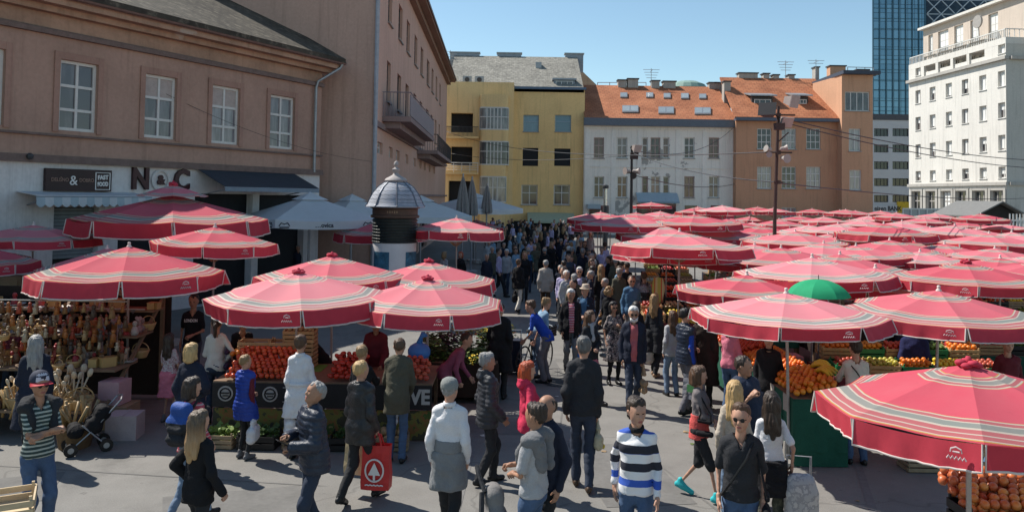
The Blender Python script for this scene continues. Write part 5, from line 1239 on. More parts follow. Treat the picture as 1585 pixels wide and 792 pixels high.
def fab(name, c, rough=.85, var=.14, weave=True, sheen=0.0):
 if name in MATS: return MATS[name]
 t = NT(name); v = t.coords('Object'); n = t.noise(v, 5, 6, .65); f = t.noise(v, 110, 2)
 col = t.mix(.3, t.ramp(n, [(.3, sc_(c, 1 - var * 1.6)), (.7, sc_(c, 1 + var))]), t.ramp(f, [(.3, sc_(c, .75)), (.7, sc_(c, 1.2))]))
 t.col(col); t.b.inputs['Roughness'].default_value = rough; t.b.inputs['Specular IOR Level'].default_value = .25 + sheen
 t.bump(t.noise(v, 22, 5, .65), .6, .02); MATS[name] = t.m; return t.m
def stripes(name, period, stops, off=0.0, axis=2):
 """horizontal yarn stripes up the garment"""
 if name in MATS: return MATS[name]
 t = NT(name); v = t.coords('Object'); sp = t.n('SeparateXYZ'); t.l(v, sp.inputs[0])
 a = t.n('Math', operation='DIVIDE'); t.l(sp.outputs[axis], a.inputs[0]); a.inputs[1].default_value = period
 b = t.n('Math', operation='ADD'); t.l(a.outputs[0], b.inputs[0]); b.inputs[1].default_value = off + 20
 f = t.n('Math', operation='FRACT'); t.l(b.outputs[0], f.inputs[0])
 t.col(t.ramp(f.outputs[0], stops, 'CONSTANT')); t.b.inputs['Roughness'].default_value = .85; t.bump(t.noise(v, 22, 5), .3, .012); MATS[name] = t.m; return t.m
def printed(name, base_c, cols, scale=22):
 if name in MATS: return MATS[name]
 t = NT(name); v = t.coords('Object'); vo = t.n('TexVoronoi'); vo.inputs['Scale'].default_value = scale; t.l(v, vo.inputs['Vector'])
 st = [(.0, base_c)] + [(.45 + .5 * i / len(cols), c) for i, c in enumerate(cols)]
 n = t.noise(v, scale * .6, 4); t.col(t.ramp(n, [(0, base_c)] + [(.48 + .08 * i, c) for i, c in enumerate(cols)], 'CONSTANT')); t.b.inputs['Roughness'].default_value = .85; MATS[name] = t.m; return t.m
def jeans(name, c):
 if name in MATS: return MATS[name]
 t = NT(name); v = t.coords('Object'); n = t.noise(v, 3.5, 6, .7); f = t.noise(t.coords('Object', (220, 220, 30)), 1, 2)
 col = t.mix(.3, t.ramp(n, [(.3, sc_(c, .6)), (.55, c), (.8, sc_(c, 1.8))]), t.ramp(f, [(.3, sc_(c, .7)), (.7, sc_(c, 1.3))])); t.col(col); t.b.inputs['Roughness'].default_value = .85; t.bump(t.noise(v, 20, 5), .4, .012); MATS[name] = t.m; return t.m
C = dict(
 navy=fab('navy_cloth', (.016, .020, .036)), black=fab('black_cloth', (.010, .010, .012)), charcoal=fab('charcoal_cloth', (.026, .027, .031)), grey=fab('grey_cloth', (.16, .16, .165)), lgrey=fab('light_grey_cloth', (.36, .36, .37)),
 white=fab('white_cloth', (.66, .65, .66), var=.06), cream=fab('cream_cloth', (.56, .53, .47), var=.06), beige=fab('beige_cloth', (.42, .36, .29)), olive=fab('olive_cloth', (.085, .078, .055)), brown=fab('brown_cloth', (.055, .035, .025)), dkbrown=fab('dark_brown_cloth', (.028, .019, .015)),
 pink=fab('pink_hoodie', (.56, .035, .085)), salmon=fab('salmon_shirt', (.42, .11, .12)), coral=fab('coral_cloth', (.62, .10, .09)), taupe=fab('taupe_cloth', (.17, .15, .15)), denim=fab('denim_shirt', (.055, .125, .22)), paleblue=fab('pale_blue_cloth', (.22, .34, .46)), lav=fab('lavender_cloth', (.45, .40, .58)),
 royal=fab('royal_blue_cloth', (.018, .06, .36)), red=fab('red_cloth', (.42, .03, .04)), maroon=fab('maroon_cloth', (.12, .018, .026)), rose=fab('rose_cloth', (.55, .16, .22)), teal=fab('teal_cloth', (.03, .12, .13)), yellow=fab('mustard_cloth', (.45, .36, .08)),
 leather=fab('black_leather', (.012, .012, .014), .38, .2, sheen=.3), puff=fab('slate_puffer', (.035, .037, .044), .5, sheen=.15), puffnavy=fab('navy_puffer', (.014, .022, .042), .42, sheen=.2), bluepuff=fab('blue_puffer', (.012, .045, .30), .5, sheen=.15), apron=fab('grey_apron', (.20, .205, .21)),
 jean=jeans('blue_jeans', (.055, .10, .19)), djean=jeans('dark_jeans', (.022, .034, .062)), ljean=jeans('faded_jeans', (.14, .20, .29)), bjean=jeans('black_jeans', (.012, .013, .016)), gtrous=fab('grey_trousers', (.14, .135, .15)), camo=printed('camo_cloth', (.05, .055, .04), [(.10, .10, .07), (.03, .03, .03), (.14, .12, .09)], 14),
 rugby=stripes('rugby_stripes', .47, [(0, (.015, .017, .03)), (.165, (.70, .69, .70)), (.36, (.03, .09, .42)), (.50, (.70, .69, .70)), (.62, (.70, .69, .70)), (.66, (.015, .017, .03)), (.82, (.70, .69, .70)), (.99, (.03, .09, .42))], .18),
 sail=stripes('green_grey_stripes', .042, [(0, (.022, .045, .045)), (.58, (.36, .40, .36))]), redstripe=stripes('red_white_stripes', .05, [(0, (.45, .06, .10)), (.6, (.52, .38, .38))]), redw=stripes('red_pin_stripes', .05, [(0, (.42, .05, .08)), (.7, (.50, .30, .30))]),
 floral=printed('dark_floral', (.018, .017, .022), [(.30, .25, .23), (.05, .05, .06), (.22, .09, .07)], 30), plaid=printed('grey_check', (.16, .16, .18), [(.30, .30, .32), (.10, .10, .12)], 34), dots=printed('white_dotted', (.48, .42, .42), [(.30, .16, .18), (.5, .45, .45)], 40),
)
SHOE = dict(black=pm('shoe_black', (.012, .012, .013), .4, .2), brown=pm('shoe_brown', (.06, .035, .02), .45, .2), white=pm('shoe_white', (.5, .5, .5), .6, .1), teal=pm('shoe_teal', (.03, .42, .45), .5, .1), grey=pm('shoe_grey', (.12, .12, .13), .6, .2), tan=pm('shoe_tan', (.28, .17, .10), .6, .2))
def head_template(res, fem=False):
 j = .9 if fem else 1.0
 A = [((0, -.018, .115), (0, -.012, .125), .090, .090), ((0, .018, .12), (0, .022, .13), .082, .080),     # skull
         ((0, .03, .07), (0, .05, .025), .066, .040 * j), ((-.03, .02, .045), (.03, .02, .045), .042 * j, .042 * j),  # jaw
         ((0, .066, .008), (0, .066, .010), .020, .020), ((-.035, .06, .075), (-.03, .063, .07), .026, .026), ((.035, .06, .075), (.03, .063, .07), .026, .026),
         ((-.036, .076, .116), (.036, .076, .116), .018, .018),                                                     # brow
         ((0, -.02, -.06), (0, -.005, .05), .052 if not fem else .045, .050 if not fem else .043)]                   # neck
 nose = [((0, .092, .105), (0, .112, .068), .010, .013), ((-.011, .100, .064), (.011, .100, .064), .009, .009)]
 lips = [((-.018, .088, .036), (.018, .088, .036), .009, .009), ((-.014, .086, .026), (.014, .086, .026), .009, .009)]
 ears = [((s * .084, -.005, .075), (s * .090, -.012, .105), .012, .018) for s in (-1, 1)]
 F, o = sdf_grid([(A, .03, None), (nose, .012, None), (lips, .006, None), (ears, .008, None)], res)
 V, Q = snets(F, o, res); c = V[Q].mean(1)
 for s in (-1, 1):
  d = np.linalg.norm((V - np.array([s * .031, .094, .098])) * np.array([1, 1, 1.35]), axis=1); V[:, 1] -= .013 * np.clip(1 - d / .026, 0, 1)
 mi = np.zeros(len(Q), int)
 mi[(np.abs(c[:, 0]) < .022) & (c[:, 1] > .088) & (c[:, 2] < .041) & (c[:, 2] > .019)] = 1
 for s in (-1, 1):
  mi[(np.abs(c[:, 0] - s * .031) < .0125) & (c[:, 1] > .06) & (np.abs(c[:, 2] - .098) < .0062)] = 2
 return V, Q, mi
def hand_template(res, grip):
 """fingers along -z from the wrist at the origin, palm normal +x, thumb towards +y"""
 A = []
 A += [((0, -.024, -.02), (0, -.028, -.085), .016, .0135), ((0, -.008, -.02), (0, -.009, -.09), .0165, .014), ((0, .01, -.02), (0, .010, -.09), .0165, .014), ((0, .025, -.02), (0, .029, -.085), .016, .0135), ((0, 0, .03), (0, 0, -.03), .026, .024)]
 G = [(A, .012, None)]
 for y, L in ((-.031, .062), (-.0105, .076), (.0105, .080), (.031, .070)):
  p = Vector((0, y, -.088)); ang = 0.0; seg = []
  cs = (.25, .35, .3) if not grip else (1.0, 1.25, .8)
  for k in range(3):
   ang += cs[k] * (1.1 if y < 0 else .95); q = p + Vector((math.sin(ang), 0, -math.cos(ang))) * L * (.45, .32, .25)[k]
   seg.append((tuple(p), tuple(q), .0092 - .0008 * k, .0085 - .0008 * k)); p = q
  G.append((seg, .004, None))
 p0 = Vector((.004, .026, -.025)); p1 = Vector((.018, .052, -.058)); p2 = Vector((.03 if not grip else .045, .056 if not grip else .035, -.085))
 G.append(([(tuple(p0), tuple(p1), .0145, .0115), (tuple(p1), tuple(p2), .0112, .009)], .008, None))
 F, o = sdf_grid(G, res); V, Q = snets(F, o, res); return V, Q
_T = {}
def T_(kind, res, *a):
 key = (kind, res, *a)
 if key not in _T: _T[key] = (head_template if kind == 'head' else hand_template)(res, *a)
 return _T[key]
def hair_prims(style):
 """in head coordinates; returns groups"""
 cap = [((0, -.022, .13), (0, -.014, .138), .100, .098)]
 face = lambda X, Y, Z: np.minimum(Y - .052 + .0 * X, .165 + .25 * Y * 0 - Z) + 0 * X      # carve away the face below the hairline
 def cut(y0, z0): return lambda X, Y, Z: np.minimum(np.minimum((Y - y0) , (z0 - Z)) * 1.0, 1) + 0 * X
 def cutz(zlow, y0, z0): return lambda X, Y, Z: np.maximum(np.minimum(Y - y0, z0 - Z), (zlow + .28 * (Y + .05)) - Z) + 0 * X
 if style == 'short': return [(cap + [((0, .03, .175), (0, .055, .172), .050, .036)], .03, cutz(.065, .035, .150))]
 if style == 'thin': return [([((0, -.03, .11), (0, -.025, .12), .100, .097)], .03, lambda X, Y, Z: np.maximum(np.maximum(Y - .015, .05 - Z), Z - .175 - .25 * Y) + 0 * X)]
 if style == 'full': return [(cap + [((-.03, .04, .19), (.03, .05, .185), .045, .045), ((0, -.06, .17), (0, -.05, .12), .07, .07)], .03, cutz(.05, .045, .160))]
 if style == 'bob': return [(cap + [((s * .075, -.02, .12), (s * .082, .0, .01), .04, .034) for s in (-1, 1)] + [((0, -.07, .12), (0, -.085, .0), .06, .05), ((-.05, -.06, .1), (-.055, -.07, .0), .05, .042), ((.05, -.06, .1), (.055, -.07, .0), .05, .042), ((-.03, .045, .185), (.04, .05, .18), .045, .045)], .03, lambda X, Y, Z: np.minimum(np.minimum(Y - .040, .152 - Z), .088 - np.abs(X) + .0 * Z) + 0 * X)]
 if style == 'long': return [(cap + [((s * .075, -.02, .12), (s * .088, .0, -.06), .04, .036) for s in (-1, 1)] + [((0, -.07, .12), (0, -.095, -.12), .062, .06), ((0, -.095, -.10), (0, -.10, -.26), .062, .034), ((-.055, -.06, .1), (-.075, -.08, -.2), .05, .036), ((.055, -.06, .1), (.075, -.08, -.22), .05, .034), ((-.03, .04, .185), (.035, .045, .185), .045, .045)], .03, lambda X, Y, Z: np.minimum(np.minimum(Y - .040, .155 - Z), .086 - np.abs(X) + 0 * Z) + 0 * X)]
 if style == 'pony': return [(cap + [((0, .03, .175), (0, .05, .172), .045, .03)], .03, cutz(.04, .035, .155)), ([((0, -.11, .15), (0, -.15, .08), .032, .04), ((0, -.15, .08), (0, -.13, -.10), .04, .022)], .02, None)]
 if style == 'curly':
  r = np.random.default_rng(5); b = []
  for _ in range(46):
   v = r.normal(size=3); v /= np.linalg.norm(v); v[1] -= .25
   p = np.array([0, -.03, .115]) + v * np.array([.105, .10, .105])
   if p[1] > .05 and p[2] < .165 or p[2] < -.01: continue
   b.append((tuple(p), tuple(p + r.normal(size=3) * .01), .034, .03))
  return [(cap + b, .012, lambda X, Y, Z: np.minimum(np.minimum(Y - .045, .160 - Z), .085 - np.abs(X)) + 0 * X)]
 if style == 'spiky': return [(cap + [((0, .02, .195), (0, .05, .20), .05, .04), ((-.04, .03, .19), (.04, .03, .195), .04, .04)], .02, cutz(.085, .045, .160))]
_H = {}
def hair_mesh(style, res):
 if (style, res) not in _H:
  F, o = sdf_grid(hair_prims(style), res); V, Q = snets(F, o, res); N = vnormals(V, Q); V = folds(V, N, .006 if style != 'curly' else .008, 3, 9, 50)
  _H[(style, res)] = npmesh('hair', V, Q, HAIR['dark'])
 return _H[(style, res)]
def hat_mesh(kind):
 if ('hat', kind) in _H: return _H[('hat', kind)]
 m = MB()
 if kind == 'cap':      # baseball cap: crown + red brim towards +y
  m.lathe([(.106, .125), (.108, .15), (.100, .19), (.072, .226), (.03, .243), (.006, .246)], 20, (0, -.012, 0)); k = len(m.f)
  m.m = 1; vs = []
  for j in range(5):
   for i in range(13):
    a = math.pi * (i / 12) ; r0 = .104 + .075 * (j / 4) * math.sin(a) ** .7; vs.append((r0 * math.cos(a) * (1 - .08 * j / 4), r0 * math.sin(a) * 1.02 - .012, .132 - .012 * (j / 4) - .012 * math.cos(a) ** 2 * (j / 4) * 2))
  b = [(x, y, z - .005) for x, y, z in vs]
  m.add(vs, [(j * 13 + i, (j + 1) * 13 + i, (j + 1) * 13 + i + 1, j * 13 + i + 1) for j in range(4) for i in range(12)]); m.add(b, [(j * 13 + i + 1, (j + 1) * 13 + i + 1, (j + 1) * 13 + i, j * 13 + i) for j in range(4) for i in range(12)])
  m.m = 2
  vs = []
  for j in range(5):
   z = .14 + .085 * j / 4; rr_ = [.1095, .108, .101, .088, .070][j]
   for i in range(9): a = math.pi / 2 + (i / 8 - .5) * 1.5; vs.append((rr_ * math.cos(a), rr_ * math.sin(a) - .012 + .002, z))
  m.add(vs, [(j * 9 + i, j * 9 + i + 1, (j + 1) * 9 + i + 1, (j + 1) * 9 + i) for j in range(4) for i in range(8)])
  m.m = 0; m.box((0, .092, .185), (.05, .01, .03))
  me = m.mesh('cap', [pm('cap_navy', (.03, .035, .06), .8), pm('cap_red', (.45, .02, .035), .7), pm('cap_white', (.52, .50, .56), .8)], True)
 elif kind == 'flat':
  m.lathe([(.102, .11), (.108, .14), (.106, .18), (.088, .215), (.05, .235), (.006, .24)], 20, (0, -.014, 0)); m.ball((0, .075, .14), .055, 10, 6, (1.5, .8, .25)); me = m.mesh('cap', fab('grey_tweed', (.22, .23, .22)), True)
 elif kind == 'fedora':
  m.lathe([(.165, .135), (.16, .142), (.108, .15), (.104, .155), (.1, .2), (.09, .235), (.05, .24), (.02, .228)], 24, (0, -.012, 0)); m.lathe([(.109, .153), (.107, .175)], 24, (0, -.012, 0)); me = m.mesh('hat', fab('straw_hat', (.46, .38, .30)), True)
 elif kind == 'dark':
  m.lathe([(.106, .11), (.108, .15), (.1, .195), (.07, .228), (.006, .243)], 18, (0, -.014, 0)); m.ball((0, .09, .128), .07, 10, 6, (1.1, .9, .12)); me = m.mesh('cap', fab('black_cloth', (.01, .01, .012)), True)
 _H[('hat', kind)] = me; return me
def glasses_mesh(dark=True):
 if ('gl', dark) in _H: return _H[('gl', dark)]
 m = MB()
 for s in (-1, 1):
  m.ball((s * .033, .099, .098), .026, 10, 6, (1, .22, .8)); m.bar((s * .06, .095, .104), (s * .088, -.0, .1), .006)
 m.bar((-.012, .106, .103), (.012, .106, .103), .006); me = m.mesh('sunglasses', pm('lens_black', (.008, .008, .01), .15, .1)); _H[('gl', dark)] = me; return me
ARM = {  # wrist target from the shoulder in the upper-body frame (x outwards), elbow pole
 'down': ((.065, .03, -.50), (.4, -1, 0)), 'hang': ((.035, .02, -.515), (.4, -1, 0)), 'fwd': ((.055, .16, -.47), (.3, -1, 0)), 'back': ((.07, -.15, -.47), (.3, -1, 0)),
 'phone': ((-.10, .27, -.27), (.7, -.5, -.6)), 'hold': ((-.12, .22, -.33), (.8, -.5, -.4)), 'reach': ((.0, .42, -.24), (.5, -.2, -.8)), 'reachlow': ((.0, .34, -.38), (.5, -.3, -.6)), 'cross': ((-.235, .225, -.245), (.75, .1, -.75)),
 'pocket': ((.02, .10, -.44), (.9, -.7, 0)), 'strap': ((-.05, .17, -.14), (.6, -.1, -1)), 'out': ((.14, .30, -.30), (.6, -.4, -.7)), 'hip': ((.03, .06, -.40), (1, -.6, 0)), 'bars': ((.02, .36, -.36), (.6, -.4, -.4)), 'face': ((-.04, .20, -.06), (.7, .1, -.9)), 'clasp': ((-.17, .24, -.36), (.8, -.4, -.3)),
}
PEOPLE = []
def ik(a, b, l1, l2, pole):
 d = b - a; L = min(d.length, (l1 + l2) * .995); d.normalize(); b = a + d * L
 x = (l1 * l1 - l2 * l2 + L * L) / (2 * L); h = math.sqrt(max(0, l1 * l1 - x * x)); p = Vector(pole); p = (p - d * p.dot(d)).normalized()
 return a + d * x + p * h, b
def make_person(label, group=None, H=1.75, fem=False, lean=0, turn=0, pitch=0, yaw=0, arms=('down', 'down'), legs='stand', top='jacket', tc=None, shirt=None, sleeve=1.0, hem=None, fat=0.0, bottom='trousers', bc=None, shoe='black',
    hair='short', hc='dark', hat=None, glasses=False, skin=0, res=.016, beard=None, extra=(), belly=0.0, coarse=False, name='person', amp=.0065):
 """builds the figure at the origin facing +y; returns the root and a dict of useful points (metres, local)"""
 s = H / 1.75; V3 = Vector
 root = empty(name); root.scale = (.87, .95, 1); tag(root, label, 'person', group)
 sh = .132 if fem else .154; seed = len(PEOPLE) + 3
 piv = V3((0, 0, .95)); RM = Matrix.Rotation(R(-lean), 3, 'X') @ Matrix.Rotation(R(turn), 3, 'Z')
 U = lambda p: tuple(RM @ (V3(p) - piv) + piv)
 if legs == 'stand': ank = [V3((-.105, .02, .085)), V3((.105, -.02, .085))]
 elif legs == 'wide': ank = [V3((-.15, .05, .085)), V3((.14, -.05, .085))]
 elif legs == 'walk': ank = [V3((-.085, .27, .10)), V3((.085, -.30, .15))]
 elif legs == 'walk2': ank = [V3((-.085, -.28, .15)), V3((.085, .26, .10))]
 else: ank = [V3((-.085, .12, .085)), V3((.085, -.14, .10))]
 hipj = [V3((-.09, 0, .90)), V3((.09, 0, .90))]; knee = []
 for k in (0, 1):
  kn, an = ik(hipj[k], ank[k], .43, .415, (.05 * (1 if k else -1), 1, 0)); knee.append(kn); ank[k] = an
 S = [V3(U((-sh, 0, 1.388))), V3(U((sh, 0, 1.388)))]; W = []; E = []
 for k, sg in ((0, -1), (1, 1)):
  o, pole = ARM[arms[k]] if isinstance(arms[k], str) else arms[k]
  rel = V3((o[0] * sg, o[1], o[2])); pl = V3((pole[0] * sg, pole[1], pole[2]))
  hangs = isinstance(arms[k], str) and arms[k] in ('down', 'hang', 'fwd', 'back')
  rel = rel if hangs else RM @ rel; pl = pl if hangs else RM @ pl
  e, w = ik(S[k], S[k] + rel, .285, .255, pl); E.append(e); W.append(w)
 nk = V3(U((0, -.012, 1.522))); waist = .088 if fem else .100; chest = .092 if fem else .102; hipr = .112 if fem else .106
 def torso(off, low=.93, flare=0.0, core=True):
  A = []
  for g in (-1, 1):
   A += [(U((g * .07, 0, .95)), U((g * .055, .005, 1.10)), hipr - .01 + off, waist - .012 + off), (U((g * .055, .005, 1.10)), U((g * .075, .008, 1.30)), waist - .012 + off, chest - .012 + off)]
   A += [(tuple(S[0] if g < 0 else S[1]), U((g * .03, -.018, 1.435)), .045 + off, .046 + off)]
   if fem: A.append((U((g * .072, .072, 1.27)), U((g * .07, .075, 1.265)), .052 + off, .05 + off))
   if low < .93: A.append(((g * (.07 + flare * .4), 0, .95), (g * (.075 + flare), 0, low - .12), hipr - .01 + off, hipr + .0 + off + flare))
  A.append((U((0, .0, 1.34)), U((0, 0, 1.2)), .095 + off, .09 + off))
  if core: A.append((U((0, .004, .86)), U((0, .006, 1.1)), hipr + .004 + off, waist - .002 + off))
  if belly: A.append((U((0, .06, 1.10)), U((0, .07, 1.02)), .12 * belly + off, .12 * belly + off))
  return A
 def arm(k, off, f=1.0):
  a, e, w = S[k], E[k], W[k]
  if f <= .55: return [(tuple(a), tuple(a.lerp(e, f / .53)), .043 + off, .042 + off)]
  q = e.lerp(w, min(1, (f - .53) / .47)); return [(tuple(a), tuple(e), .042 + off, .037 + off), (tuple(e), tuple(q), .037 + off, .030 + off * .9)]
 def leg(k, off, to=1.0, loose=0.0):
  h, n_, a = hipj[k], knee[k], ank[k]; L = [(tuple(h), tuple(n_), .080 + off, .054 + off + loose * .5)]
  if to > .5: q = n_.lerp(a, (to - .5) / .5); L.append((tuple(n_), tuple(q), .054 + off + loose * .5, .038 + off + loose))
  else: L = [(tuple(h), tuple(h.lerp(n_, to / .5)), .080 + off, .058 + off + loose)]
  return L
 hips = [((-.06, 0, .96), (.055, 0, .96), .102, .102), ((-.055, -.02, .90), (.055, -.02, .90), .100, .100)]
 B = torso(-.026, core=False) + [(U((0, -.012, 1.45)), tuple(nk + (nk - V3(U((0, -.01, 1.42)))) * .6), .055, .052)]
 for k in (0, 1): B += arm(k, -.012) + leg(k, -.02)
 B += [(a, b, ra - .03, rb - .03) for a, b, ra, rb in hips]
 Fg, o = sdf_grid([(B, .03, None)], max(res, .018)); V, Q = snets(Fg, o, max(res, .018)); mi = np.zeros(len(Q), int)
 parts = [(V, Q, mi)]
 HM = RM.copy() @ Matrix.Rotation(R(lean * .75), 3, 'X') @ Matrix.Rotation(R(-yaw), 3, 'Z') @ Matrix.Rotation(R(-pitch), 3, 'X')
 hres = .0105 if res < .02 else .016
 hv, hq, hm = T_('head', hres, fem); HMn = np.array(HM); hp = np.array(nk)
 parts.append((hv @ HMn.T + hp, hq, hm))
 for k in (0, 1):
  grip = arms[k] not in ('down', 'fwd', 'back', 'reach')
  tv, tq = T_('hand', .0055 if res < .02 else .009, grip)
  d = (W[k] - E[k]).normalized(); z = -d;
  inward = V3((1 if k == 0 else -1, 0, 0)) if abs(d.x) < .7 else V3((0, -.3, -1))
  if d.z > -.5 and abs(d.x) < .75: inward = V3((.5 if k == 0 else -.5, 0, -.8))
  x = (inward - z * inward.dot(z)).normalized(); y = z.cross(x)
  tv2 = tv.copy()
  if k == 1: tv2[:, 1] *= -1; tq = tq[:, ::-1]
  M = np.array([[x.x, y.x, z.x], [x.y, y.y, z.y], [x.z, y.z, z.z]]);
  if (y.y if abs(d.z) > .5 else y.z) * (1 if k == 0 else -1) < 0: tv2 = tv2 * np.array([1, -1, 1]); tq = tq[:, ::-1]
  parts.append(((tv2 * (.92 if fem else 1.0)) @ M.T + np.array(W[k]), tq, np.zeros(len(tq), int)))
 off = 0; VV = []; QQ = []; MM = []
 for v, q, m_ in parts: VV.append(v); QQ.append(q + off); MM.append(m_); off += len(v)
 sk = SKIN[skin]
 obj('body', npmesh('body', np.concatenate(VV) * s, np.concatenate(QQ), [sk, LIP, EYE], np.concatenate(MM)), root)
 def garment(nm, groups, mat, r_=res, a=amp, quilt=0, sd=0):
  Fg, o = sdf_grid(groups, r_);
  if (Fg < 0).sum() == 0: return None
  V, Q = snets(Fg, o, r_); N = vnormals(V, Q)
  if quilt: V = V + N * ((np.abs(np.sin(V[:, 2] * math.pi / quilt)) ** .6 - .6) * .013)[:, None]
  if a: V = folds(V, N, a, seed * 7 + sd)
  return obj(nm, npmesh(nm, V * s, Q, mat), root)
 def slit(w0, w1, z0=-9):
  """open front of a jacket: w at hem and at neck"""
  def f(X, Y, Z):
   c_, s_ = math.cos(R(lean)), math.sin(R(lean)); y = Y * c_ - (Z - .95) * s_; z = Y * s_ + (Z - .95) * c_ + .95
   w = w0 + (w1 - w0) * np.clip((z - .85) / .6, 0, 1)
   return -np.maximum(np.maximum(np.abs(X) - w, -y + .02), z0 - z)
  return f
 def hemcut(z): return lambda X, Y, Z: (z - Z) + 0 * X + 0 * Y
 def neckcut(zz, base_cut, wid=.075, vneck=0):
  def f(X, Y, Z):
   c_, s_ = math.cos(R(lean)), math.sin(R(lean)); y = Y * c_ - (Z - .95) * s_; z = Y * s_ + (Z - .95) * c_ + .95
   hole = np.sqrt(X * X + (y + .012) ** 2) - wid - np.clip(z - 1.46, -.05, .2) * .15
   hole = np.maximum(hole, 1.40 - z)
   r_ = -hole
   if vneck: r_ = np.maximum(r_, -np.maximum(np.maximum(np.abs(X) - (z - (1.46 - vneck)) * .55, -y), 1.46 - vneck - z))
   return np.maximum(r_, base_cut(X, Y, Z)) if base_cut is not None else r_
  return f
 tm = tc if tc is not None else C['navy']
 pr = dict(tee=(.008, .90, .40), shirt=(.011, .86, 1.0), sweater=(.014, .87, .96), jacket=(.020, .82, 1.0), leather=(.022, .84, 1.0), puffer=(.034, .80, 1.0), coat=(.022, .55, 1.0), vest=(.032, .80, 0.0), dress=(.010, .50, .4), hoodie=(.022, .84, 1.0), tank=(.012, .88, 0.0))[top]
 o_, hz, sl = pr[0] + fat, (hem if hem is not None else pr[1]), (sleeve if sleeve != 1.0 else pr[2])
 flare = .05 if top in ('coat', 'dress') else .0
 leanfix = max(0, lean) / 90 * .12
 if shirt is not None:
  garment('shirt', [(torso(.012 + fat * .6, .86), .028, neckcut(1.44, hemcut(.86), .062)), ([p for k in (0, 1) for p in arm(k, .008, .5)], .03, None)], shirt, a=amp * .6, sd=1)
 cut = hemcut(hz - leanfix)
 if shirt is not None:
  base_c = cut; sl_ = slit(.05 if top != 'coat' else .04, .075); cut = (lambda bc: (lambda X, Y, Z: np.maximum(bc(X, Y, Z), sl_(X, Y, Z))))(base_c)
 groups = [(torso(o_, hz, flare) , .028, neckcut(1.46, cut, .062 if top in ('jacket', 'coat', 'puffer', 'leather', 'hoodie', 'vest') else .072, .10 if top == 'tee' and not fem else (.08 if top == 'sweater' and fem else 0)))]
 if hz < .7: groups[0][0].extend([(p[0], p[1], p[2] + .035, p[3] + .075) for k in (0, 1) for p in leg(k, o_, .42)])
 if sl > 0: groups.append(([p for k in (0, 1) for p in arm(k, o_ * (.85 if sl > .5 else 1.15), sl)], .03, None))
 garment({'tee': 't_shirt', 'vest': 'vest', 'dress': 'dress', 'hoodie': 'hoodie', 'coat': 'coat', 'sweater': 'sweater', 'shirt': 'shirt', 'tank': 'top'}.get(top, 'jacket'), groups, tm, quilt=.062 if top in ('puffer',) or 'quilt' in extra else 0, sd=2)
 if top in ('jacket', 'coat', 'leather', 'puffer', 'vest') or 'collar' in extra or 'collar_dark' in extra:
  ring = [(U((.068 * math.cos(a), .066 * math.sin(a) - .014, 1.455 + .012 * (math.sin(a) < 0))), U((.066 * math.cos(a), .066 * math.sin(a) - .012, 1.50 - .02 * max(0, math.sin(a)))), .017, .013) for a in [R(q) for q in range(0, 360, 24)] if not (shirt is not None and 60 < math.degrees(a) < 120)]
  garment('collar', [(ring, .015, None)], C['black'] if 'collar_dark' in extra else tm, a=0)
 if top == 'hoodie' or 'hood' in extra:
  hd = [(U((.09 * math.cos(a), .075 * math.sin(a) - .03, 1.47)), U((.085 * math.cos(a), .08 * math.sin(a) - .05, 1.51)), .032, .026) for a in [R(q) for q in range(150, 400, 25)]] + [(U((-.05, -.115, 1.44)), U((.05, -.115, 1.44)), .045, .045)]
  garment('hood', [(hd, .03, None)], tm, a=.004)
 bm_ = bc if bc is not None else C['djean']
 loose = .012
 if bottom in ('trousers', 'slim'):
  lo_ = .002 if bottom == 'slim' else loose
  garment('trousers', [([p for k in (0, 1) for p in leg(k, .012 if bottom == 'trousers' else .006, 1.0, lo_)] + hips, .035, lambda X, Y, Z: np.maximum(Z - 1.02, .035 - Z) + 0 * X + 0 * Y)], bm_, a=amp * 1.1, sd=3)
 elif bottom in ('shorts', 'capri'):
  f = .56 if bottom == 'capri' else .46
  garment('shorts', [([p for k in (0, 1) for p in leg(k, .014, f, .006)] + hips, .035, lambda X, Y, Z: Z - 1.02 + 0 * X + 0 * Y)], bm_, a=amp, sd=3)
 elif bottom == 'skirt':
  garment('skirt', [([((g * .06, 0, .98), (g * .09, 0, .42), .115, .15) for g in (-1, 1)] + hips, .08, lambda X, Y, Z: np.maximum(Z - 1.02, .50 - Z) + 0 * X + 0 * Y)], bm_, a=.01, sd=3)
 sm = SHOE[shoe]
 for k in (0, 1):
  a = ank[k]; g = 1 if k else -1; tz = max(.035, a.z - .05); hl = a + V3((0, -.045, -.04)); to = V3((a.x + .03 * g, a.y + .155, tz if a.z < .12 else .035));
  if a.z > .12: hl = a + V3((0, -.05, -.03))
  Fg, o = sdf_grid([([(tuple(hl), tuple(a + V3((0, .03, -.04))), .040, .046), (tuple(a + V3((0, .03, -.045))), tuple(to), .046, .036), (tuple(a), tuple(a + V3((0, 0, .03))), .042, .042)], .03, lambda X, Y, Z: .004 - Z + 0 * X + 0 * Y)], .016)
  V, Q = snets(Fg, o, .016); obj('shoe', npmesh('shoe', V * s, Q, sm), root)
 hm4 = Matrix.Translation(nk * s) @ HM.to_4x4() @ Matrix.Scale(s, 4)
 if hair:
  ho = obj('hair', hair_mesh(hair, .011 if res < .02 else .016), root); ho.matrix_basis = hm4
  ho.material_slots[0].link = 'OBJECT'; ho.material_slots[0].material = HAIR[hc]
 if hat: ho = obj('hat', hat_mesh(hat), root); ho.matrix_basis = hm4
 if glasses: ho = obj('sunglasses', glasses_mesh(), root); ho.matrix_basis = hm4
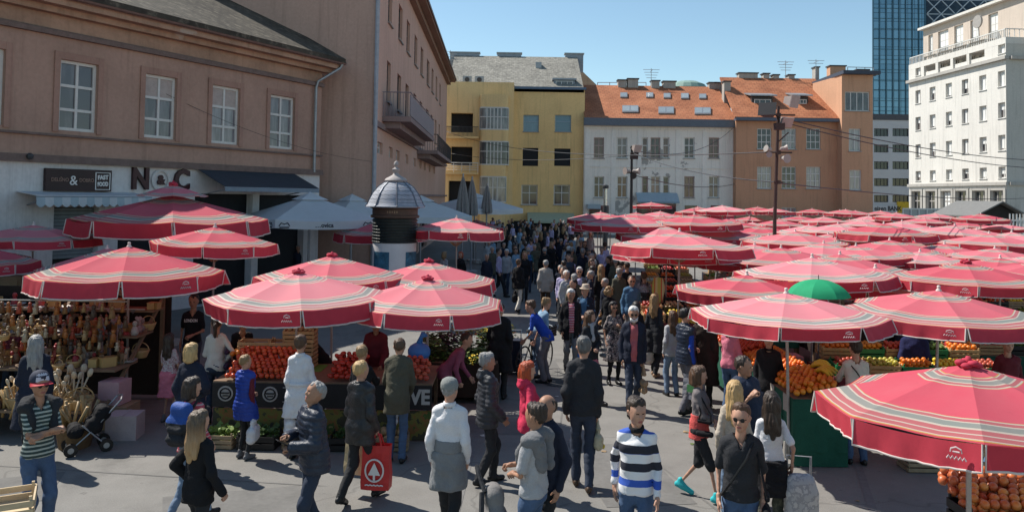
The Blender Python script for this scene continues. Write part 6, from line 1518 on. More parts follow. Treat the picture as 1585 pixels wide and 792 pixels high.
 if beard:
  key = ('beard', .011)
  if key not in _H:
   Fg, o = sdf_grid([([((-.06, .02, .05), (-.045, .05, .01), .024, .028), ((.06, .02, .05), (.045, .05, .01), .024, .028), ((-.04, .055, .005), (.04, .055, .005), .03, .03), ((0, .075, .0), (0, .07, -.02), .028, .022), ((-.025, .092, .047), (.025, .092, .047), .008, .008)], .02, None)], .011); V, Q = snets(Fg, o, .011); _H[key] = npmesh('beard', folds(V, vnormals(V, Q), .003, 2, 20, 40), Q, HAIR['grey'])
  ho = obj('beard', _H[key], root); ho.matrix_basis = hm4; ho.material_slots[0].link = 'OBJECT'; ho.material_slots[0].material = HAIR[beard]
 for ex in extra:
  if ex == 'scarf':
   ring = [(U((.075 * math.cos(a), .07 * math.sin(a) - .01, 1.47)), U((.08 * math.cos(a), .075 * math.sin(a) - .005, 1.495)), .032, .03) for a in [R(q) for q in range(0, 360, 24)]] + [(U((.03, .09, 1.46)), U((.02, .13, 1.22)), .04, .045)]
   garment('scarf', [(ring, .03, None)], C['lgrey'], a=.006)
  if ex in ('knot', 'knotgrey'):     # sweater laid over the shoulders
   g_ = [(tuple(V3(S[0]) + V3((-.03, .0, .02))), U((0, -.06, 1.47)), .07, .062), (tuple(V3(S[1]) + V3((.03, 0, .02))), U((0, -.06, 1.47)), .07, .062), (U((-.12, -.085, 1.43)), U((-.08, -.125, 1.18)), .075, .06), (U((.12, -.085, 1.43)), U((.08, -.125, 1.18)), .075, .06), (U((-.15, .04, 1.42)), U((-.11, .125, 1.22)), .05, .045), (U((.15, .04, 1.42)), U((.11, .125, 1.22)), .05, .045)]
   garment('sweater', [(g_, .05, None)], C['charcoal'] if ex == 'knot' else C['grey'], a=.010)
  if ex == 'apron':
   garment('apron', [([((g * .075, 0, 1.02), (g * .085, .0, .55), .128, .16) for g in (-1, 1)], .06, lambda X, Y, Z: np.maximum(np.maximum(Z - 1.0, .60 - Z), np.minimum(Y - .0 , .10 - X) - .02) + 0 * X)], C['apron'], a=.008, sd=5)
   garment('apron_band', [([((g * .055, .0, 1.02), (g * .055, 0, 1.12), .132, .124) for g in (-1, 1)], .06, lambda X, Y, Z: np.maximum(Z - 1.115, .98 - Z) + 0 * X + 0 * Y)], C['apron'], a=.002)
  if ex == 'belt':
   garment('belt', [([((g * .055, .0, 1.06), (g * .055, 0, 1.09), .142, .14) for g in (-1, 1)], .06, lambda X, Y, Z: np.maximum(Z - 1.10, 1.05 - Z) + 0 * X + 0 * Y)], tm, a=.0)
  if ex == 'strapbag':
   m = MB(); pts = [V3(U((-.13, .03, 1.44))), V3(U((-.05, .165, 1.30))), V3(U((.10, .155, 1.08))), V3(U((.19, .06, .93)))]; pts2 = [V3(U((-.13, .0, 1.445))), V3(U((-.04, -.15, 1.30))), V3(U((.12, -.14, 1.08))), V3(U((.19, .02, .93)))]
   m.tube([p * s for p in pts], .011, 5); m.tube([p * s for p in pts2], .011, 5); obj('bag_strap', m.mesh('bag_strap', SHOE['black']), root)
 PEOPLE.append(root)
 return root, dict(wrist=[w * s for w in W], shoulder=[x * s for x in S], hand=[(W[k] + (W[k] - E[k]).normalized() * .08) * s for k in (0, 1)], s=s, U=lambda p: V3(U(p)) * s)
def place(root, x, y, heading):
 root.location = (x, y, 0); root.rotation_euler = (0, 0, R(-heading)); return root
def local_to_world(root, p):
 return Matrix.Translation(root.location) @ Matrix.Rotation(root.rotation_euler.z, 4, 'Z') @ Vector((p[0] * root.scale.x, p[1] * root.scale.y, p[2] * root.scale.z))
def hx(px, py, H):
 """ground position of someone H tall whose head top is seen at that pixel"""
 g = G(px, py, H); return g.x, g.y
# ================================================================== STALLS AND GOODS
wood = pm('crate_wood', (.42, .27, .13), .75, .3, 5, .3, stretch=(1, 1, 3)); wood2 = pm('crate_wood_grey', (.30, .22, .14), .8, .3, 5); tabw = pm('table_wood', (.20, .13, .08), .75, .3, 4)
blackp = pm('black_plastic', (.015, .015, .017), .45, .2); greenc = fab('green_cloth', (.015, .085, .055)); bluep = pm('blue_plastic', (.02, .09, .38), .45, .1)
cardb = pm('cardboard', (.33, .22, .13), .85, .15); pinkbox = pm('pink_carton', (.50, .30, .32), .8, .12); whiteb = pm('white_plastic_bag', (.62, .61, .63), .45, .08)
def fruitm(name, c, var=.3, rough=.4):
 if name in MATS: return MATS[name]
 t = NT(name); oi = t.n('ObjectInfo'); n = t.noise(t.coords('Object'), 5, 4); a = t.n('Math', operation='ADD'); t.l(oi.outputs['Random'], a.inputs[0]); t.l(n, a.inputs[1])
 q = t.n('Math', operation='MULTIPLY'); t.l(a.outputs[0], q.inputs[0]); q.inputs[1].default_value = .66
 hs = 1 if name.split('_')[0] in ('orange', 'mandarin', 'apricot', 'tomato', 'apple', 'onion') else .55
 t.col(t.ramp(q.outputs[0], [(.25, (c[0] * (1 - var), c[1] * (1 - 1.6 * hs * var), c[2] * (1 - .5 * var))), (.6, c), (.9, (min(1, c[0] * 1.1), c[1] * (1 + 1.8 * var * hs) if hs == 1 else c[1] * 1.1, c[2] * (1.4 if hs == 1 else 1.1)))])); t.b.inputs['Roughness'].default_value = rough; MATS[name] = t.m; return t.m
FR = dict(orange=fruitm('orange_peel', (.62, .17, .012)), mandarin=fruitm('mandarin_peel', (.66, .13, .012)), tomato=fruitm('tomato_skin', (.56, .075, .022), .25, .25), apple=fruitm('apple_skin', (.42, .06, .03)), lemon=fruitm('lemon_peel', (.62, .46, .03)), apricot=fruitm('apricot_skin', (.62, .20, .05)), green=fruitm('green_leaf', (.07, .14, .025), .5, .6), lettuce=fruitm('lettuce_leaf', (.16, .24, .04), .4, .6), potato=fruitm('potato_skin', (.36, .24, .12)), onion=fruitm('onion_skin', (.40, .20, .07)), pear=fruitm('pear_skin', (.42, .38, .06)), strawberry=fruitm('strawberry_skin', (.5, .02, .02)), pepper=fruitm('pepper_skin', (.48, .035, .015), .3, .2), yellowp=fruitm('yellow_pepper', (.6, .36, .02), .2, .25), cauli=fruitm('cauliflower', (.5, .48, .36)), beige=fruitm('beige_goods', (.48, .38, .26)), wick=fruitm('wicker', (.40, .26, .11)))
def ball_mesh(name, mat, sq=(1, 1, 1), stem=True):
 m = MB(); m.ball((0, 0, 0), 1, 10, 7, sq)
 if stem: m.lathe([(.12, .93 * sq[2]), (.06, 1.02 * sq[2])], 5)
 return m.mesh(name, mat, True)
BALL = {k: ball_mesh(k, FR[k], (1, 1, .9) if k in ('tomato', 'mandarin', 'apple') else (1, 1, 1)) for k in ('orange', 'mandarin', 'tomato', 'apple', 'apricot', 'potato', 'onion')}
BALL['pepper'] = ball_mesh('pepper', FR['pepper'], (1.3, .9, .8)); BALL['lemon'] = ball_mesh('lemon', FR['lemon'], (1.25, .85, .85), False)
hr = random.Random(9)
def spots(x0, x1, y0, y1, r, zf, layers=2):
 """places for round fruit heaped on a board; zf(x,y) = board height"""
 out = []
 for L in range(layers):
  ins = L * r * 1.1; y = y0 + r + ins; row = 0
  while y < y1 - r - ins * .5:
   x = x0 + r + ins + (r if row % 2 else 0)
   while x < x1 - r - ins:
    xx, yy = x + hr.uniform(-.15, .15) * r, y + hr.uniform(-.15, .15) * r
    if L == 0 or hr.random() < .86: out.append((xx, yy, zf(xx, yy) + r * .95 + L * r * 1.45 + hr.uniform(0, .15) * r))
    x += 2.03 * r
   y += 1.78 * r; row += 1
 return out
def heap(kind, rect, r, zf, label, cat, layers=2, n_ind=90, stuff_label=None, M=None):
 """the fruit nearest the camera as single objects, what is left behind them as one heap"""
 S_ = spots(*rect, r, zf, layers); tr = (lambda p: M @ Vector(p)) if M else Vector
 S_ = [tr(p) for p in S_]; S_.sort(key=lambda p: p.y - p.z * 1.5)
 for p in S_[:n_ind]:
  o = obj(kind, BALL[kind]); k = r * hr.uniform(.9, 1.06); o.scale = (k, k, k); o.location = p; o.rotation_euler = (hr.uniform(-.6, .6), hr.uniform(-.6, .6), hr.uniform(0, 6)); tag(o, label, cat, label)
 if S_[n_ind:]:
  m = MB()
  for p in S_[n_ind:]: m.ball(p, r * hr.uniform(.9, 1.06), 8, 6)
  tag(m.build(kind + '_heap', FR[kind], None, True), stuff_label or label, cat, kind='stuff')
def crate_mb(w, d, h, slat=3, t=.012):
 m = MB(); sh = h / slat
 for k in range(slat):
  z0, z1 = k * sh + .006, (k + 1) * sh - sh * .18
  for y in (-d / 2, d / 2): m.box((0, y, (z0 + z1) / 2), (w, t, z1 - z0))
  for x in (-w / 2, w / 2): m.box((x, 0, (z0 + z1) / 2), (t, d - t - .002, z1 - z0))
 for x in (-1, 1):
  for y in (-1, 1): m.box((x * (w / 2 - t * 1.6), y * (d / 2 - t * 1.6), h / 2 + .01), (t * 1.6, t * 1.6, h + .02))
 for k in range(4): m.box((0, -d / 2 + d * (k + .5) / 4, .004), (w - t, d / 4 * .86, .008))
 return m
CR_W = crate_mb(.5, .32, .2).mesh('crate', wood); CR_G = crate_mb(.5, .32, .2).mesh('crate', wood2); CR_B = crate_mb(.55, .36, .2, 2).mesh('crate', blackp); CR_L = crate_mb(.5, .32, .2, 2).mesh('crate', bluep); CR_N = crate_mb(.5, .32, .2, 2).mesh('crate', pm('green_plastic', (.02, .16, .06), .45))
def heap_mesh(kind, w, d, r, seed):
 g = random.Random(seed); m = MB()
 for L in range(2):
  y = -d / 2 + r + L * r
  while y < d / 2 - r * .5:
   x = -w / 2 + r + L * r
   while x < w / 2 - r * .5:
    if kind in ('green', 'lettuce', 'cauli'):
     for q in range(5):
      a, b = g.uniform(0, 6.28), g.uniform(.2, 1.2); c = Vector((x + g.uniform(-r, r), y + g.uniform(-r, r), L * r + g.uniform(0, r))); u = Vector((math.cos(a), math.sin(a), 0)) * r * .9; v = Vector((-math.sin(a) * .5, math.cos(a) * .5, b)) * r
      m.quad(c - u, c + u * .2 - v * .3, c + u + v * .4, c + v)
     if kind != 'green': m.ball((x, y, L * r * 1.3), r * .8, 6, 4)
    else: m.ball((x + g.uniform(-.2, .2) * r, y + g.uniform(-.2, .2) * r, L * r * 1.4 + g.uniform(0, .3) * r), r * g.uniform(.88, 1.08), 7, 5, (1, 1, .92))
    x += 2.05 * r
   y += 1.85 * r
 return m.mesh('produce', FR[kind], True)
HM_ = {}
def produce_crate(loc, rz, kind, label, cr=None, r=.04, tilt=0.0, group='produce crates on the stalls', z_fill=.14, cat='crate'):
 t = empty('produce_crate', loc, rz); tag(t, label, cat, group); t.rotation_euler = (tilt, 0, rz)
 obj('crate', cr or CR_W, t)
 if kind:
  key = (kind, r);
  if key not in HM_: HM_[key] = heap_mesh(kind, .46, .29, r, 4)
  o = obj('produce', HM_[key], t); o.location = (0, 0, z_fill); o['kind'] = 'stuff'
 return t
def table(x0, x1, y0, y1, h, label, mat=tabw, skirt=None, sk_h=.55):
 t = empty('market_stall', ((x0 + x1) / 2, (y0 + y1) / 2, 0)); tag(t, label, 'stall'); w, d = x1 - x0, y1 - y0
 m = MB(); m.box((0, 0, h - .02), (w, d, .04)); m.build('table_top', mat, t)
 for sx in (-1, 1):
  for sy in (-1, 1): m = MB(); m.box((sx * (w / 2 - .06), sy * (d / 2 - .06), (h - .04) / 2), (.05, .05, h - .042)); m.build('leg', tabw, t)
 if skirt:
  m = MB(); n = int((2 * w + 2 * d) / .06); per = []
  for k in range(n):
   q = k / n * (2 * w + 2 * d)
   if q < w: p = (-w / 2 + q, -d / 2)
   elif q < w + d: p = (w / 2, -d / 2 + q - w)
   elif q < 2 * w + d: p = (w / 2 - (q - w - d), d / 2)
   else: p = (-w / 2, d / 2 - (q - 2 * w - d))
   per.append(p)
  vs = []
  for j in range(4):
   for k, (x, y) in enumerate(per): e = 1 + .006 + (.016 * (j / 3)) * math.sin(k * 1.3) * .6 + .01 * j / 3; vs.append((x * (1 + .012 / w * 2) * e if abs(x) > w / 2 - .001 else x, y * e * (1 + .012 / d * 2), h + .003 - sk_h * j / 3))
  N = len(per); m.add(vs, [(j * N + k, (j + 1) * N + k, (j + 1) * N + (k + 1) % N, j * N + (k + 1) % N) for j in range(3) for k in range(N)]); m.build('cloth_skirt', skirt, t, True)
 return t
def sign_card(p, rz, w, h, label, mat=None, tilt=.25):
 m = MB(); m.box((0, 0, h / 2), (w, .006, h)); o = m.build('price_card', mat or pm('price_card', (.55, .50, .47), .7)); o.location = p; o.rotation_euler = (-tilt, 0, rz); tag(o, label, 'price card', 'price cards on the stalls'); return o
tA = table(-4.45, -1.15, 11.75, 13.05, .86, 'long fruit stall with dark lettered banner under two red parasols', tabw, None)
m = MB(); m.box((-.0, -.665, .66), (3.3, .012, .36)); bA = m.build('banner', pm('banner_black', (.014, .013, .015), .55, .3), tA)
def stand_text(par, txt, x, y, z, size, mat, width=None, bold=.01, nm='lettering', rz=0):
 o = obj(nm, text_mesh(txt, size, .003, mat, bold, width=width), par); o.matrix_basis = Matrix.Translation((x, y, z)) @ Matrix.Rotation(rz, 4, 'Z') @ Matrix.Rotation(R(90), 4, 'X'); return o
bletter = pm('banner_letter', (.42, .40, .38), .6)
stand_text(bA, 'OVE', 1.36, -.675, .66, .30, bletter, .52, .012)
for q in range(7): m = MB(); m.box((-.38 + (q % 2) * .03, -.673, .78 - q * .035), (.42 - .04 * (q % 3), .004, .012)); m.build('printed_line', bletter, bA) if q < 5 else m.build('printed_line', bletter, bA)
for x in (-.78, -1.45):
 m = MB(); m.tube([(x, -.672, .68), (x, -.678, .68)], .115, 20); m.build('printed_disc', pm('banner_disc', (.36, .34, .32), .6), bA)
 m = MB(); m.tube([(x + .08 * math.cos(a * .5236), -.681, .68 + .08 * math.sin(a * .5236)) for a in range(13)], .012, 4); m.bar((x - .06, -.682, .69), (x + .06, -.682, .69), .02); m.bar((x - .04, -.682, .65), (x + .05, -.682, .65), .016); m.build('disc_mark', blackp, bA)
m = MB(); m.box((0, -.64, .24), (3.28, .012, .44)); m.build('lower_panel', printed('veg_print', (.05, .045, .025), [(.16, .14, .03), (.22, .10, .03), (.06, .10, .02), (.30, .24, .10)], 7), tA)
sl = lambda x, y: .865 + (y - 11.76) * .42
heap('tomato', (-4.3, -3.35, 11.77, 12.5), .042, sl, 'red tomato heaped on the fruit stall behind the child in blue', 'tomato', 2, 130, 'red tomatoes piled at the back of fruit stall')
heap('pepper', (-2.75, -2.2, 11.78, 12.4), .045, sl, 'red pepper heaped right of the white trench coat woman', 'pepper', 2, 60, 'red peppers piled behind the white trench coat')
heap('apple', (-1.75, -1.2, 11.78, 12.3), .045, sl, 'red apple heaped above the OVE banner lettering', 'apple', 2, 60, 'red apples piled above the lettered banner')
heap('orange', (-4.42, -3.9, 12.3, 12.9), .045, lambda x, y: 1.1, 'orange at the left back corner of the fruit stall', 'orange', 1, 40)
for k in range(3): produce_crate((-3.42, 12.75, .87 + .205 * k), .06 * (k - 1), 'potato' if k == 2 else ('onion' if k == 1 else 'potato'), ('bottom', 'middle', 'top')[k] + ' wooden crate of onions and potatoes stacked on the fruit stall', CR_W, .04)
for k, x in enumerate((-4.1, -3.6)): produce_crate((x, 12.62, 1.12), .05, None, ('left', 'right')[k] + ' empty wooden crate standing behind the tomato heap', CR_W)
for k, (x, kd, w_) in enumerate(((-4.2, 'lettuce', 'pale lettuce under the left end'), (-3.62, 'green', 'dark greens under the tomato heap'), (-3.0, 'cauli', 'cauliflower by the white trench coat'), (-2.3, 'green', 'dark leaves under the pepper heap'), (-1.7, 'potato', 'potatoes by the olive jacket'))): produce_crate((x, 11.42, .01), .04 * (k - 2), kd, 'ground crate of ' + w_, CR_B if k % 2 else CR_G, .06)
m = MB(); m.box((-3.45, 12.7, .862), (.9, .5, .006)); tag(m.build('green_mat', pm('mat_green', (.12, .32, .06), .8)), 'bright green mat beneath the wooden crates', 'mat')
m = MB(); m.ball((0, 0, .16), .17, 10, 7, (1.1, 1, .9)); m.tube([(0, 0, .28), (.03, 0, .4), (.09, 0, .46)], [.06, .03, .07], 7); o = m.build('blue_plastic_bag', pm('blue_bag', (.05, .20, .55), .4), None, True); o.location = (-1.45, 12.55, 1.02); tag(o, 'crumpled blue plastic bag behind the red apples', 'bag')
tB = table(-1.75, -.2, 13.9, 15.3, .72, 'herb and flower stall covered in greens left of the lane', tabw, C['dkbrown'], .6)
def leafy(name, c, rx, ry, rz_, n, size, mats, label, cat, group=None, seed=1, flat=.9):
 g = random.Random(seed); m = MB()
 for k in range(n):
  v = Vector((g.gauss(0, 1), g.gauss(0, 1), abs(g.gauss(0, 1)) * flat)); v.normalize(); v *= g.uniform(.45, 1) ; p = Vector((v.x * rx, v.y * ry, v.z * rz_)); a = g.uniform(0, 6.28); s_ = size * g.uniform(.6, 1.4)
  u = Vector((math.cos(a), math.sin(a), g.uniform(-.4, .6))).normalized() * s_; w = Vector((-math.sin(a), math.cos(a), g.uniform(-.5, .7))).normalized() * s_ * .45
  m.m = g.randrange(len(mats)); m.add([p - u * .2, p + u * .4 - w, p + u, p + u * .4 + w], [(0, 1, 2, 3)])
 o = m.build(name, mats); o.location = c; tag(o, label, cat, group); return o
lf = [pm('leaf_dark', (.03, .065, .018), .6, .4), pm('leaf_mid', (.06, .12, .025), .6, .4), pm('leaf_light', (.13, .19, .04), .6, .3)]
flo = [pm('petal_orange', (.62, .20, .02), .6), pm('petal_yellow', (.62, .45, .04), .6)]; purp = [pm('leaf_purple', (.07, .03, .05), .6, .4), lf[0]]
for k, (x, y, rx, rz_, mt, lb) in enumerate(((-1.4, 14.2, .35, .4, lf, 'broad bundle of dark green herbs at left of the herb stall'), (-.75, 14.1, .4, .35, lf, 'bundle of mixed green herbs at front of herb stall'), (-1.05, 14.75, .42, .5, purp, 'purple leaved bundle in middle of the herb stall'), (-.4, 14.7, .3, .45, lf[1:], 'pale green leafy bunch at right of the herb stall'), (-1.4, 15.1, .3, .5, lf, 'tall dark bunch at the back of the herb stall'))):
 leafy('herb_bundle', (x, y, .73), rx, .32, rz_, 420, .075, mt, lb, 'herbs', 'herbs on the stall', k + 2)
for k, (x, lb) in enumerate(((-.62, 'yellow and orange flower bunch at back of herb stall'), (-.1, 'orange flower tub right of the herb stall near the dark coat'), (-.95, 'yellow flower bunch left of the orange ones on herb stall'))):
 o = leafy('flower_bunch', (x, 15.2, .95), .3, .22, .35, 200, .05, [*flo, lf[2], lf[1]], lb, 'flowers', 'flowers on the herb stall', 30 + k)
leafy('yellow_blossom', (-.55, 13.75, .76), .2, .14, .18, 120, .04, [flo[1], lf[2]], 'low yellow blossoms at front edge of herb stall', 'flowers', 'flowers on the herb stall', 40)
leafy('potted_shrub', (1.0 - 1.35, 18.4, .3), .45, .4, .6, 350, .09, [*lf, flo[1]], 'yellowish leafy shrub under turned up parasol corner', 'plant', None, 50)
X0, X1, Y0, Y1 = 4.0, 4.72, 10.95, 15.6
tC = table(X0, X1, Y0, Y1, .93, 'long orange counter with dark green cloth skirt right of the lane', tabw, greenc, .72)
m = MB(); m.box((0, -(Y1 - Y0) / 2 - .03, .46), (X1 - X0 + .05, .02, .9)); m.build('end_cloth', greenc, tC)
slC = lambda x, y: .94 + max(0, (x - X0)) * .22
heap('orange', (X0 + .02, X1 - .02, Y0 + .02, 12.1), .043, slC, 'orange heaped at near end of the green skirted counter', 'orange', 2, 170, 'oranges piled further along the green skirted counter')
heap('mandarin', (X0 + .02, X1 - .02, 12.15, 13.6), .036, slC, 'mandarin heaped in middle of the green skirted counter', 'mandarin', 2, 190, 'mandarins piled further along the green skirted counter')
heap('tomato', (X0 + .02, X1 - .02, 13.65, 15.5), .04, slC, 'tomato heaped at far end of the green skirted counter', 'tomato', 2, 60, 'tomatoes piled at far end of the green skirted counter')
def banana_mesh():
 m = MB()
 for k in range(7): a = (k - 3) * .2; m.tube([Vector((math.sin(a) * (.02 + q * .055), -.02 - q * .045, .02 + .05 * math.sin(q * .75) + .01 * (k % 2))) for q in range(5)], [.008, .017, .02, .017, .006], 6)
 return m.mesh('banana_bunch', FR['lemon'], True)
BAN = banana_mesh()
for k, (x, y, z, rz, lb) in enumerate(((4.5, 11.55, 1.14, .9, 'banana bunch lying on the near oranges'), (4.55, 11.85, 1.15, 1.2, 'banana bunch behind another on the oranges'), (3.6, 16.6, 1.05, .3, 'banana bunch hanging in sun left of counter'), (3.75, 16.7, 1.12, .8, 'higher banana bunch in sun left of the counter'), (4.6, 16.2, 1.1, .2, 'banana bunch beyond the far end of counter'))):
 o = obj('banana_bunch', BAN, None, (x, y, z), rz); o.scale = (1.6,) * 3; tag(o, lb, 'bananas', 'banana bunches at the orange counter')
for k in range(8):
 sign_card((X0 - .03, 11.2 + .55 * k, .70), R(-90), .16, .24, 'pale price card hung on counter edge, ' + ('nearest the green end cloth', 'second from near end', 'third from near end', 'by the white T-shirt woman', 'by the tall man in navy', 'half way along the counter', 'near the far end', 'last before far end')[k], pm('price_card_grey', (.34, .31, .27), .7), 0)
produce_crate((4.3, 11.2, .12), .1, None, 'blue plastic crate stored under the near end of counter', CR_L)
m = MB(); m.tube([(0, 0, .3), (.0, 0, .16), (.02, 0, .02)], [.03, .12, .08], 8); o = m.build('green_carrier_bag', pm('green_bag', (.03, .25, .16), .4), None, True); o.location = (3.93, 11.45, .45); tag(o, 'green plastic bag hanging on the counter side', 'bag')
tD = table(5.2, 7.9, 12.35, 13.55, .92, 'fruit counter crossing behind the white shirted seller', tabw, C['maroon'], .5)
kin = ['apple', 'pear', 'orange', 'lemon', 'apple', 'mandarin', 'orange', 'tomato', 'lettuce', 'mandarin']
for k in range(10):
 produce_crate((5.47 + .53 * (k % 5), 12.6 + .55 * (k // 5), .94 + .17 * (k // 5)), 0, kin[k], ('front' if k < 5 else 'raised rear') + ' crate of ' + {'apple': 'red apples', 'pear': 'green pears', 'orange': 'oranges', 'lemon': 'lemons', 'mandarin': 'mandarins', 'tomato': 'tomatoes', 'lettuce': 'lettuce'}[kin[k]] + ' on the cross counter' + (' left half' if k % 5 < 2 else ' right half'), CR_W if k % 2 else CR_N, .042, .18)
m = MB(); m.box((5.05, 14.2, .45), (.5, .4, .9)); o = m.build('white_box_stack', pinkbox); tag(o, 'pinkish carton standing between the two fruit counters', 'carton')
tE = table(4.04, 6.6, 6.78, 7.3, .84, 'table with apricot crates under the nearest red parasol', blackp, None)
for k in range(4): produce_crate((4.28 + .56 * k, 6.96, .85), 0, None, ('leftmost', 'second', 'third', 'rightmost')[k] + ' dark crate of apricots under the nearest parasol', CR_B)
heap('apricot', (4.02, 6.25, 6.80, 7.5), .044, lambda x, y: .93 + (y - 6.8) * .28, 'apricot heaped in crates under the nearest red parasol', 'apricot', 2, 150, 'apricots piled at the back of the nearest table')
for k, (x, rz) in enumerate(((4.72, .1), (5.55, -.2))):
 m = MB(); m.tube([(0, 0, 0), (.02, .01, .09), (-.01, .02, .17)], [.09, .075, .03], 7); o = m.build('blue_paper', pm('blue_paper', (.15, .33, .55), .6), None, True); o.location = (x, 7.6, 1.18); tag(o, ('left', 'right')[k] + ' twist of blue paper behind the apricots', 'paper')
m = MB(); m.box((0, 0, .17), (.13, .012, .34)); o = m.build('cardboard_sign', cardb); o.location = (4.88, 7.42, 1.2); o.rotation_euler = (-.1, .1, .2); tag(o, 'upright brown cardboard sign among the apricots', 'sign')
for k in range(2): produce_crate((5.75, 10.9, .01 + .21 * k), 0, None, ('lower', 'upper')[k] + ' slatted crate on the ground behind nearest parasol', CR_G)
for k in range(2): produce_crate((6.35, 10.95, .01 + .21 * k), .1, None, ('lower', 'upper')[k] + ' slatted crate right of the other pair by the seller', CR_W)
kinds = ['tomato', 'orange', 'lettuce', 'apple', 'green', 'lemon', 'mandarin', 'strawberry', 'potato', 'pepper' if 'pepper' in FR else 'tomato', 'cauli', 'pear']
cells = [(3.9, 18.4), (5.75, 18.3), (7.6, 17.9), (9.5, 18.0), (4.5, 21.7), (6.4, 21.6), (8.3, 21.6), (10.2, 21.5), (9.4, 12.4), (9.7, 15.2), (5.2, 25.6), (7.2, 25.5), (9.2, 25.4), (12.4, 25.2), (6.0, 30.0), (8.4, 30.0), (11, 30.2), (14.6, 30), (12.2, 18.2), (13.4, 21.8), (17, 26), (7.2, 36), (10.5, 36), (15, 36), (20, 34)]
where = ['nearest the lane', 'second in from the lane', 'third in from the lane', 'fourth in from the lane']
names = {'tomato': 'tomatoes', 'orange': 'oranges', 'lettuce': 'lettuce', 'apple': 'apples', 'green': 'dark greens', 'lemon': 'lemons', 'mandarin': 'mandarins', 'strawberry': 'strawberries', 'potato': 'potatoes', 'pepper': 'peppers', 'cauli': 'cauliflowers', 'pear': 'pears'}
WH = ['beside the lane, front', 'second from lane, front', 'third from lane, front', 'far from lane, front', 'beside the lane, second row', 'second row, inner', 'second row, middle', 'second row, outer', 'right of the cross counter', 'behind the cross counter right', 'beside the lane, third row', 'third row, inner', 'third row, middle', 'third row, outer', 'beside the lane, fourth row', 'fourth row, inner', 'fourth row, middle', 'fourth row, outer', 'front row, outermost', 'second row, outermost', 'third row, outermost', 'beside shaded parasols', 'last row, inner', 'last row, middle', 'last row, outer']
for i, (x, y) in enumerate(cells):
 nm = f'shaded stall with {("maroon", "green", "brown", "navy")[i % 4]} cloth selling {names[kinds[i % 12]]}, {WH[i]}'
 table(x - .85, x + .85, y - .55, y + .55, .85, nm, tabw, (C['maroon'], greenc, C['dkbrown'], C['navy'])[i % 4], .5)
 for q in range(6):
  kd = kinds[(i + q * 5) % 12];
  produce_crate((x - .56 + .55 * (q % 3), y - .3 + .4 * (q // 3), .87 + .14 * (q // 3)), 0, kd, f'{("front", "rear")[q // 3]} crate of {names[kd]} on the stall with {names[kinds[i % 12]]} and {("maroon", "green", "brown", "navy")[i % 4]} cloth', (CR_W, CR_B, CR_G)[q % 3], .045, .12)
leafy('flower_tub', (9.6, 13.4, 1.5), .9, .4, .45, 600, .05, [lf[1], lf[2], pm('petal_white', (.6, .58, .5), .6), flo[1]], 'pale mixed flowers in tubs behind second parasol at right edge', 'flowers', None, 61)
tF = empty('souvenir_stand', (-8.0, 13.4, 0)); tag(tF, 'tiered souvenir stand crammed with wooden toys and baskets', 'stall')
for (z, y, d, nm) in ((.42, -1.5, .8, 'lower_shelf'), (.88, -.85, .75, 'middle_shelf'), (1.28, -.25, .6, 'upper_shelf'), (1.62, .25, .45, 'top_shelf')):
 m = MB(); m.box((0.2, y, z), (3.3, d, .035)); m.build(nm, tabw, tF)
for x in (-1.4, .2, 1.8):
 m = MB(); m.box((x, .5, 1.05), (.06, .06, 2.1)); m.build('post', tabw, tF)
 m = MB(); m.bar((x, -1.8, .02), (x, .45, 1.75), .05); m.build('strut', tabw, tF)
m = MB(); m.box((.2, .62, 1.0), (3.4, .03, 1.9)); m.build('back_cloth', C['dkbrown'], tF)
for z in (1.93, 1.72): m = MB(); m.tube([(-1.5, -1.0 if z > 1.9 else -.4, z), (1.9, -1.0 if z > 1.9 else -.4, z)], .012, 5); m.build('hanging_rail', POLE, tF)
def mixm(name, cols):
 t = NT(name); oi = t.n('ObjectInfo'); c = t.ramp(oi.outputs['Random'], [(i / len(cols), k) for i, k in enumerate(cols)], 'CONSTANT'); n = t.noise(t.coords('Object'), 30, 3)
 t.col(t.mix(.5, c, t.mix(n, (.05, .03, .02), c))); t.b.inputs['Roughness'].default_value = .5; return t.m
TOYMIX = mixm('toy_woods', [(.30, .17, .07), (.42, .28, .13), (.12, .06, .03), (.40, .06, .03), (.20, .11, .05), (.48, .40, .28), (.40, .14, .03), (.07, .05, .04)])
TOYMIX2 = mixm('toy_paints', [(.34, .22, .22), (.45, .04, .05), (.50, .47, .44), (.10, .08, .08), (.20, .25, .33), (.42, .20, .06), (.28, .16, .10), (.45, .30, .30)])
